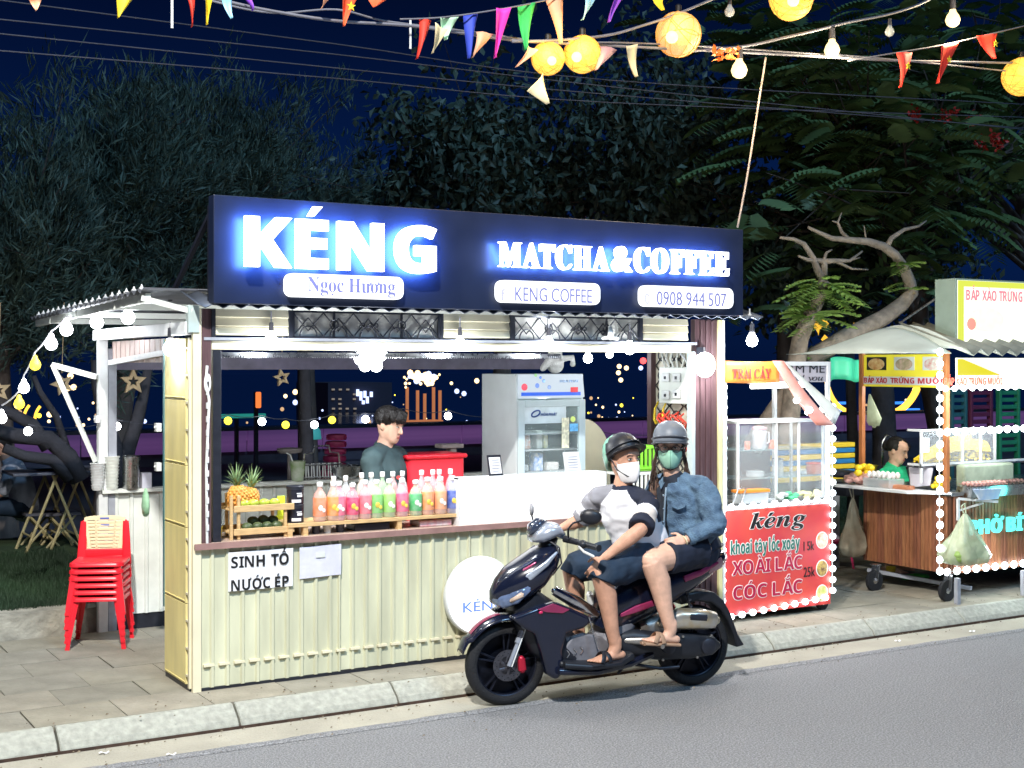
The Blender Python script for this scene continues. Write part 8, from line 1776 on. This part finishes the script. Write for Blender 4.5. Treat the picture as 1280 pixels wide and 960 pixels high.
wire('overhead_cable', 'cable rising from the lanterns to the upper right', [(640, 52), (700, 50), (760, 44), (800, 33), (845, 18), (900, -5), (960, -30)], .009, M_wl, dy=-.05)
wire('overhead_cable', 'bulb cable rising to the top right of the view', [(860, 64), (930, 58), (985, 46), (1020, 38), (1060, 28), (1110, 18), (1150, 5), (1180, -12)], .010, M_wl, dy=-.03)
wire('overhead_cable', 'thin flag line rising to the right edge', [(1060, 76), (1120, 66), (1180, 56), (1240, 42), (1290, 30)], .006, M_wl, dy=-.04)
wire('overhead_cable', 'bunting line climbing over the middle flags', [(500, 24), (550, 22), (610, 14), (670, 3), (720, -10)], .005, M_wl, dy=-.08)
for i, (a_, c_, d_) in enumerate(((20, 68, 108), (38, 85, 118), (-5, 55, 100), (60, 98, 128))):
    wire('overhead_cable', '%s thin dim telephone wire crossing the night sky' % ['second', 'third', 'topmost', 'lowest'][i], [(-40, a_), (420, c_), (760, d_), (1290, d_ + 55 - 12 * i)], .005, M_wd, 'dim telephone wires', dy=3)
wire('stay_cord', 'pale cord running down from the cables to the sign corner', [(957, 72), (948, 130), (934, 220), (922, 284)], .007, mat('stay_pale', (.42, .34, .30), .7), dy=.2)
C_ = {'red': (.80, .05, .03), 'orange': (.85, .12, .04), 'yellow': (.90, .68, .03), 'blue': (.03, .06, .45), 'magenta': (.85, .05, .45), 'green': (.04, .45, .10), 'peach': (.85, .42, .25), 'sky': (.30, .62, .82), 'violet': (.22, .06, .55), 'cream': (.72, .62, .38), 'mint': (.50, .80, .55), 'mauve': (.45, .25, .28)}
FL = [('peach', (34, -6), (54, -6), (46, 13), 'left edge'), ('yellow', (149, -4), (168, -4), (146, 24), 'far left sky'), ('red', (232, -6), (244, -6), (240, 34), 'left of the sky wires'), ('yellow', (253, -6), (264, -6), (261, 30), 'beside the long red flag'), ('sky', (278, -6), (291, -6), (289, 24), 'beside the slim yellow flag'), ('violet', (307, -6), (317, -6), (314, 15), 'beside the small sky blue flag'), ('peach', (400, -6), (414, -6), (403, 10), 'at the top edge above the sign'),
      ('orange', (426, -6), (445, -4), (432, 32), 'with a yellow star at the top edge'), ('orange', (463, -8), (488, -4), (466, 10), 'next to the starred flag'), ('red', (526, 24), (542, 24), (519, 75), 'first below the bunting line'), ('cream', (539, 30), (557, 38), (543, 66), 'overlapping the red flag'), ('mint', (550, 22), (571, 22), (558, 50), 'behind the cream flag'), ('blue', (584, 16), (601, 16), (583, 75), 'dark, mid bunting'), ('peach', (595, 40), (618, 42), (590, 72), 'crumpled behind the blue flag'), ('magenta', (615, 12), (635, 11), (622, 72), 'brightest of the row'), ('green', (649, 6), (669, 3), (657, 63), 'right of the magenta flag'), ('peach', (686, -4), (708, -4), (698, 56), 'long, touching the lanterns'), ('sky', (727, -6), (746, -6), (729, 25), 'short, above the lanterns'), ('violet', (766, -6), (777, -6), (764, 27), 'slim, at the top edge'), ('yellow', (820, -6), (832, -6), (826, 14), 'tiny, above the peach lantern'),
      ('mauve', (752, 57), (775, 61), (742, 89), 'twisted right of the second lantern'), ('peach', (668, 64), (658, 58), (648, 83), 'faint, left of the first lantern'), ('cream', (781, 58), (794, 56), (797, 96), 'pale, hanging alone right of the lanterns'), ('cream', (664, 112), (682, 90), (682, 131), 'pointed, below the first lantern'),
      ('red', (1120, 66), (1143, 65), (1124, 110), 'with a yellow star, first at the right'), ('red', (1170, 58), (1194, 54), (1176, 104), 'with a pale star, middle of the right three'), ('red', (1222, 44), (1245, 42), (1243, 74), 'short, last at the right edge')]
M_flag = {}
for i, (c, a_, q_, t_, where) in enumerate(FL):
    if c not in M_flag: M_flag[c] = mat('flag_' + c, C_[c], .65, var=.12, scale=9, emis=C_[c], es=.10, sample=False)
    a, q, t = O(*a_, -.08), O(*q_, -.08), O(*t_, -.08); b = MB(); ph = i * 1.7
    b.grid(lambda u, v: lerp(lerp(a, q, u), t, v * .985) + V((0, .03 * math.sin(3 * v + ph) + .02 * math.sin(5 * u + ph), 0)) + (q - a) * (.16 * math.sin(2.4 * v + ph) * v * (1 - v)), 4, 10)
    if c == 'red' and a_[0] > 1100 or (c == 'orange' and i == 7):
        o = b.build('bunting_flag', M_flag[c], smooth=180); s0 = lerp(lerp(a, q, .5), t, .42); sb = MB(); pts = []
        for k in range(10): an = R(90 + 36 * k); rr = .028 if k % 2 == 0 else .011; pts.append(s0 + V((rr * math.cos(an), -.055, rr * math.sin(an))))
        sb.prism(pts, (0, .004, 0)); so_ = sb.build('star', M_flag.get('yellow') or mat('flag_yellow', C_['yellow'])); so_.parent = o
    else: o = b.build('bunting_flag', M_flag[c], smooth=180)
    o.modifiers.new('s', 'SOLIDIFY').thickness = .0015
    tag(o, '%s bunting flag %s' % ({'sky': 'light blue'}.get(c, c), where), 'flag', 'bunting flags over the street')
def lantern(px_, py_, r_px, lab, col, sp):
    c = O(px_, py_); r = (O(px_ + r_px, py_).x - c.x) * .92; t = thing('ball_lantern', lab, 'lantern', c, 'glowing woven ball lanterns'); b = MB(); b.ell((0, 0, 0), r, 28); b.build('woven_shell', col, t, local=True, smooth=180)
    wv = MB()
    for k in range(14):
        ax = rnd().normalized(); x = perp(ax); y = ax.cross(x); h = random.uniform(-.7, .7); rr = math.sqrt(1 - h * h)
        wv.tube([ax * (h * r * 1.01) + (x * math.cos(R(a)) + y * math.sin(R(a))) * (rr * r * 1.01) for a in range(0, 361, 18)], r * .018, 4, cap=False)
    wv.build('woven_strands', mat('lantern_strand', (.6, .3, .06), .6, emis=(.9, .38, .04), es=.5, sample=False), t, local=True)
    b = MB(); b.lathe([(.012, r + .05), (.02, r + .04), (.02, r - .01)], (0, 0, 0), 10); b.build('socket', M_black, t, local=True); b = MB(); b.ell(TC * r * .93 + V((0, 0, -r * .35)) + RF * sp * r, r * .28, 12); b.build('glowing_bulb', M_bulbw, t, local=True, smooth=180)
    lamp('lantern_glow', c + TC * (r + .1), 8, (1, .62, .2), r, t); return t
random.seed(60)
ML = mat('lantern_yellow', (.7, .4, .05), .6, var=0, emis=(1, .52, .05), es=.95, sample=False, bump=.6, bscale=30); MP = mat('lantern_peach', (.7, .35, .12), .6, var=0, emis=(.95, .34, .10), es=.85, sample=False, bump=.6, bscale=30)
for m_, c0, c1 in ((ML, (1, .42, .02, 1), (1, .68, .12, 1)), (MP, (.95, .26, .05, 1), (1, .50, .22, 1))):
    n_ = m_.node_tree; nz = n_.nodes.new('ShaderNodeTexVoronoi'); nz.inputs['Scale'].default_value = 34; rr = n_.nodes.new('ShaderNodeValToRGB'); n_.links.new(nz.outputs[0], rr.inputs[0]); rr.color_ramp.elements[0].color = c0; rr.color_ramp.elements[1].color = c1; rr.color_ramp.elements[1].position = .6; n_.links.new(rr.outputs[0], n_.nodes['Principled BSDF'].inputs['Emission Color'])
lantern(685, 73, 19, 'left one of the touching pair of yellow ball lanterns', ML, .2); lantern(728, 68, 21, 'right one of the touching pair of yellow ball lanterns', ML, -.35); lantern(848, 43, 24, 'peach orange ball lantern in the middle of the street', MP, -.4); lantern(989, -2, 22, 'orange ball lantern cut by the top edge', ML, -.1); lantern(1277, 96, 17, 'yellow ball lantern cut by the right edge', ML, .2)
for px_, py_, lab in ((924, 88, 'warm bulb hanging left of the pale stay cord top'), (1040, 63, 'warm bulb over the red flags\' left end'), (1191, 25, 'warm bulb nearest the top right corner')):
    c = O(px_, py_, -.03); hung_bulb(c, .14, .045, M_bulbw, lab, 42, (1, .80, .5), 'warm bulbs over the street')
for px_, py_, lab in ((912, 15, 'unlit clear bulb near the top edge'), (1112, 40, 'unlit clear bulb between the two right warm bulbs')):
    hung_bulb(O(px_, py_), .10, .028, M_plastic, lab, 0, group='unlit bulbs over the street')
for i, (px_, y0, y1, lab) in enumerate(((215, -6, 35, 'thin pale stick hanging at the top left'), (513, 25, 61, 'thin pale strip hanging left of the red flag'))):
    b = MB(); b.bar(O(px_, y0), O(px_, y1), .012, .004); tag(b.build('hanging_strip', M_white), lab, 'strip', 'thin strips hanging from the cables')
random.seed(61); b = MB()
for x, y in ((896, 66), (904, 72), (912, 68), (920, 65), (903, 66)):
    for k in range(7): leaf(b, O(x, y, -.05) + rnd() * .015, rnd().normalized(), rnd().normalized(), .05, .018)
tag(b.build('maple_garland', mat('orange_leaf', (.75, .22, .04), .5, emis=(.8, .25, .05), es=.2)), 'little orange leaf garland tied on the cables', 'garland')
# ------------------------------------------------------------------ street lamp that lights the road (behind the camera's left)
SL = thing('street_lamp', 'tall grey street lamp across the road whose arm lights the kiosk front', 'street lamp', (-1.2, -4.0, 0))
b = MB(); b.tube([(-1.2, -4.0, 0), (-1.2, -4.0, 5), (-1.15, -3.9, 7.6)], [.09, .07, .055], 12); b.tube([(-1.15, -3.9, 7.6), (-.6, -1.6, 8.3), (-.4, 1.5, 8.35)], .035, 8); b.build('pole', M_grey, SL)
b = MB(); b.obox((-.3, 2.0, 8.35), .7, .26, .09, (.43, .9, -.03)); b.build('lamp_head', M_grey, SL, bevel=.02)
L_ = lamp('street_light', (-.3, 2.0, 8.25), 8600, (1, .97, .92), .16, SL, 'SPOT'); L_.data.spot_size = R(146); L_.data.spot_blend = .55
# large worn patches, tar seams and oil stains on the road: broad, faint albedo variation on top of the grain
n_ = M_asph.node_tree; pb = n_.nodes['Principled BSDF']; src = pb.inputs['Base Color'].links[0].from_socket
tcn = n_.nodes.new('ShaderNodeTexCoord'); mpn = n_.nodes.new('ShaderNodeMapping'); mpn.inputs['Scale'].default_value = (.35, 1.6, 1); n_.links.new(tcn.outputs['Object'], mpn.inputs[0])
nz = n_.nodes.new('ShaderNodeTexNoise'); nz.inputs['Scale'].default_value = .9; nz.inputs['Detail'].default_value = 3; n_.links.new(mpn.outputs[0], nz.inputs[0])
mr = n_.nodes.new('ShaderNodeMapRange'); mr.inputs[3].default_value = .90; mr.inputs[4].default_value = 1.08; n_.links.new(nz.outputs[0], mr.inputs[0])
vo = n_.nodes.new('ShaderNodeTexVoronoi'); vo.inputs['Scale'].default_value = 230; n_.links.new(tcn.outputs['Object'], vo.inputs['Vector'])
m2 = n_.nodes.new('ShaderNodeMapRange'); m2.inputs[1].default_value = .1; m2.inputs[2].default_value = .6; m2.inputs[3].default_value = 1.18; m2.inputs[4].default_value = .78; n_.links.new(vo.outputs[0], m2.inputs[0])
mm = n_.nodes.new('ShaderNodeMath'); mm.operation = 'MULTIPLY'; n_.links.new(mr.outputs[0], mm.inputs[0]); n_.links.new(m2.outputs[0], mm.inputs[1])
mx = n_.nodes.new('ShaderNodeVectorMath'); mx.operation = 'SCALE'; n_.links.new(src, mx.inputs[0]); n_.links.new(mm.outputs[0], mx.inputs['Scale']); n_.links.new(mx.outputs[0], pb.inputs['Base Color'])
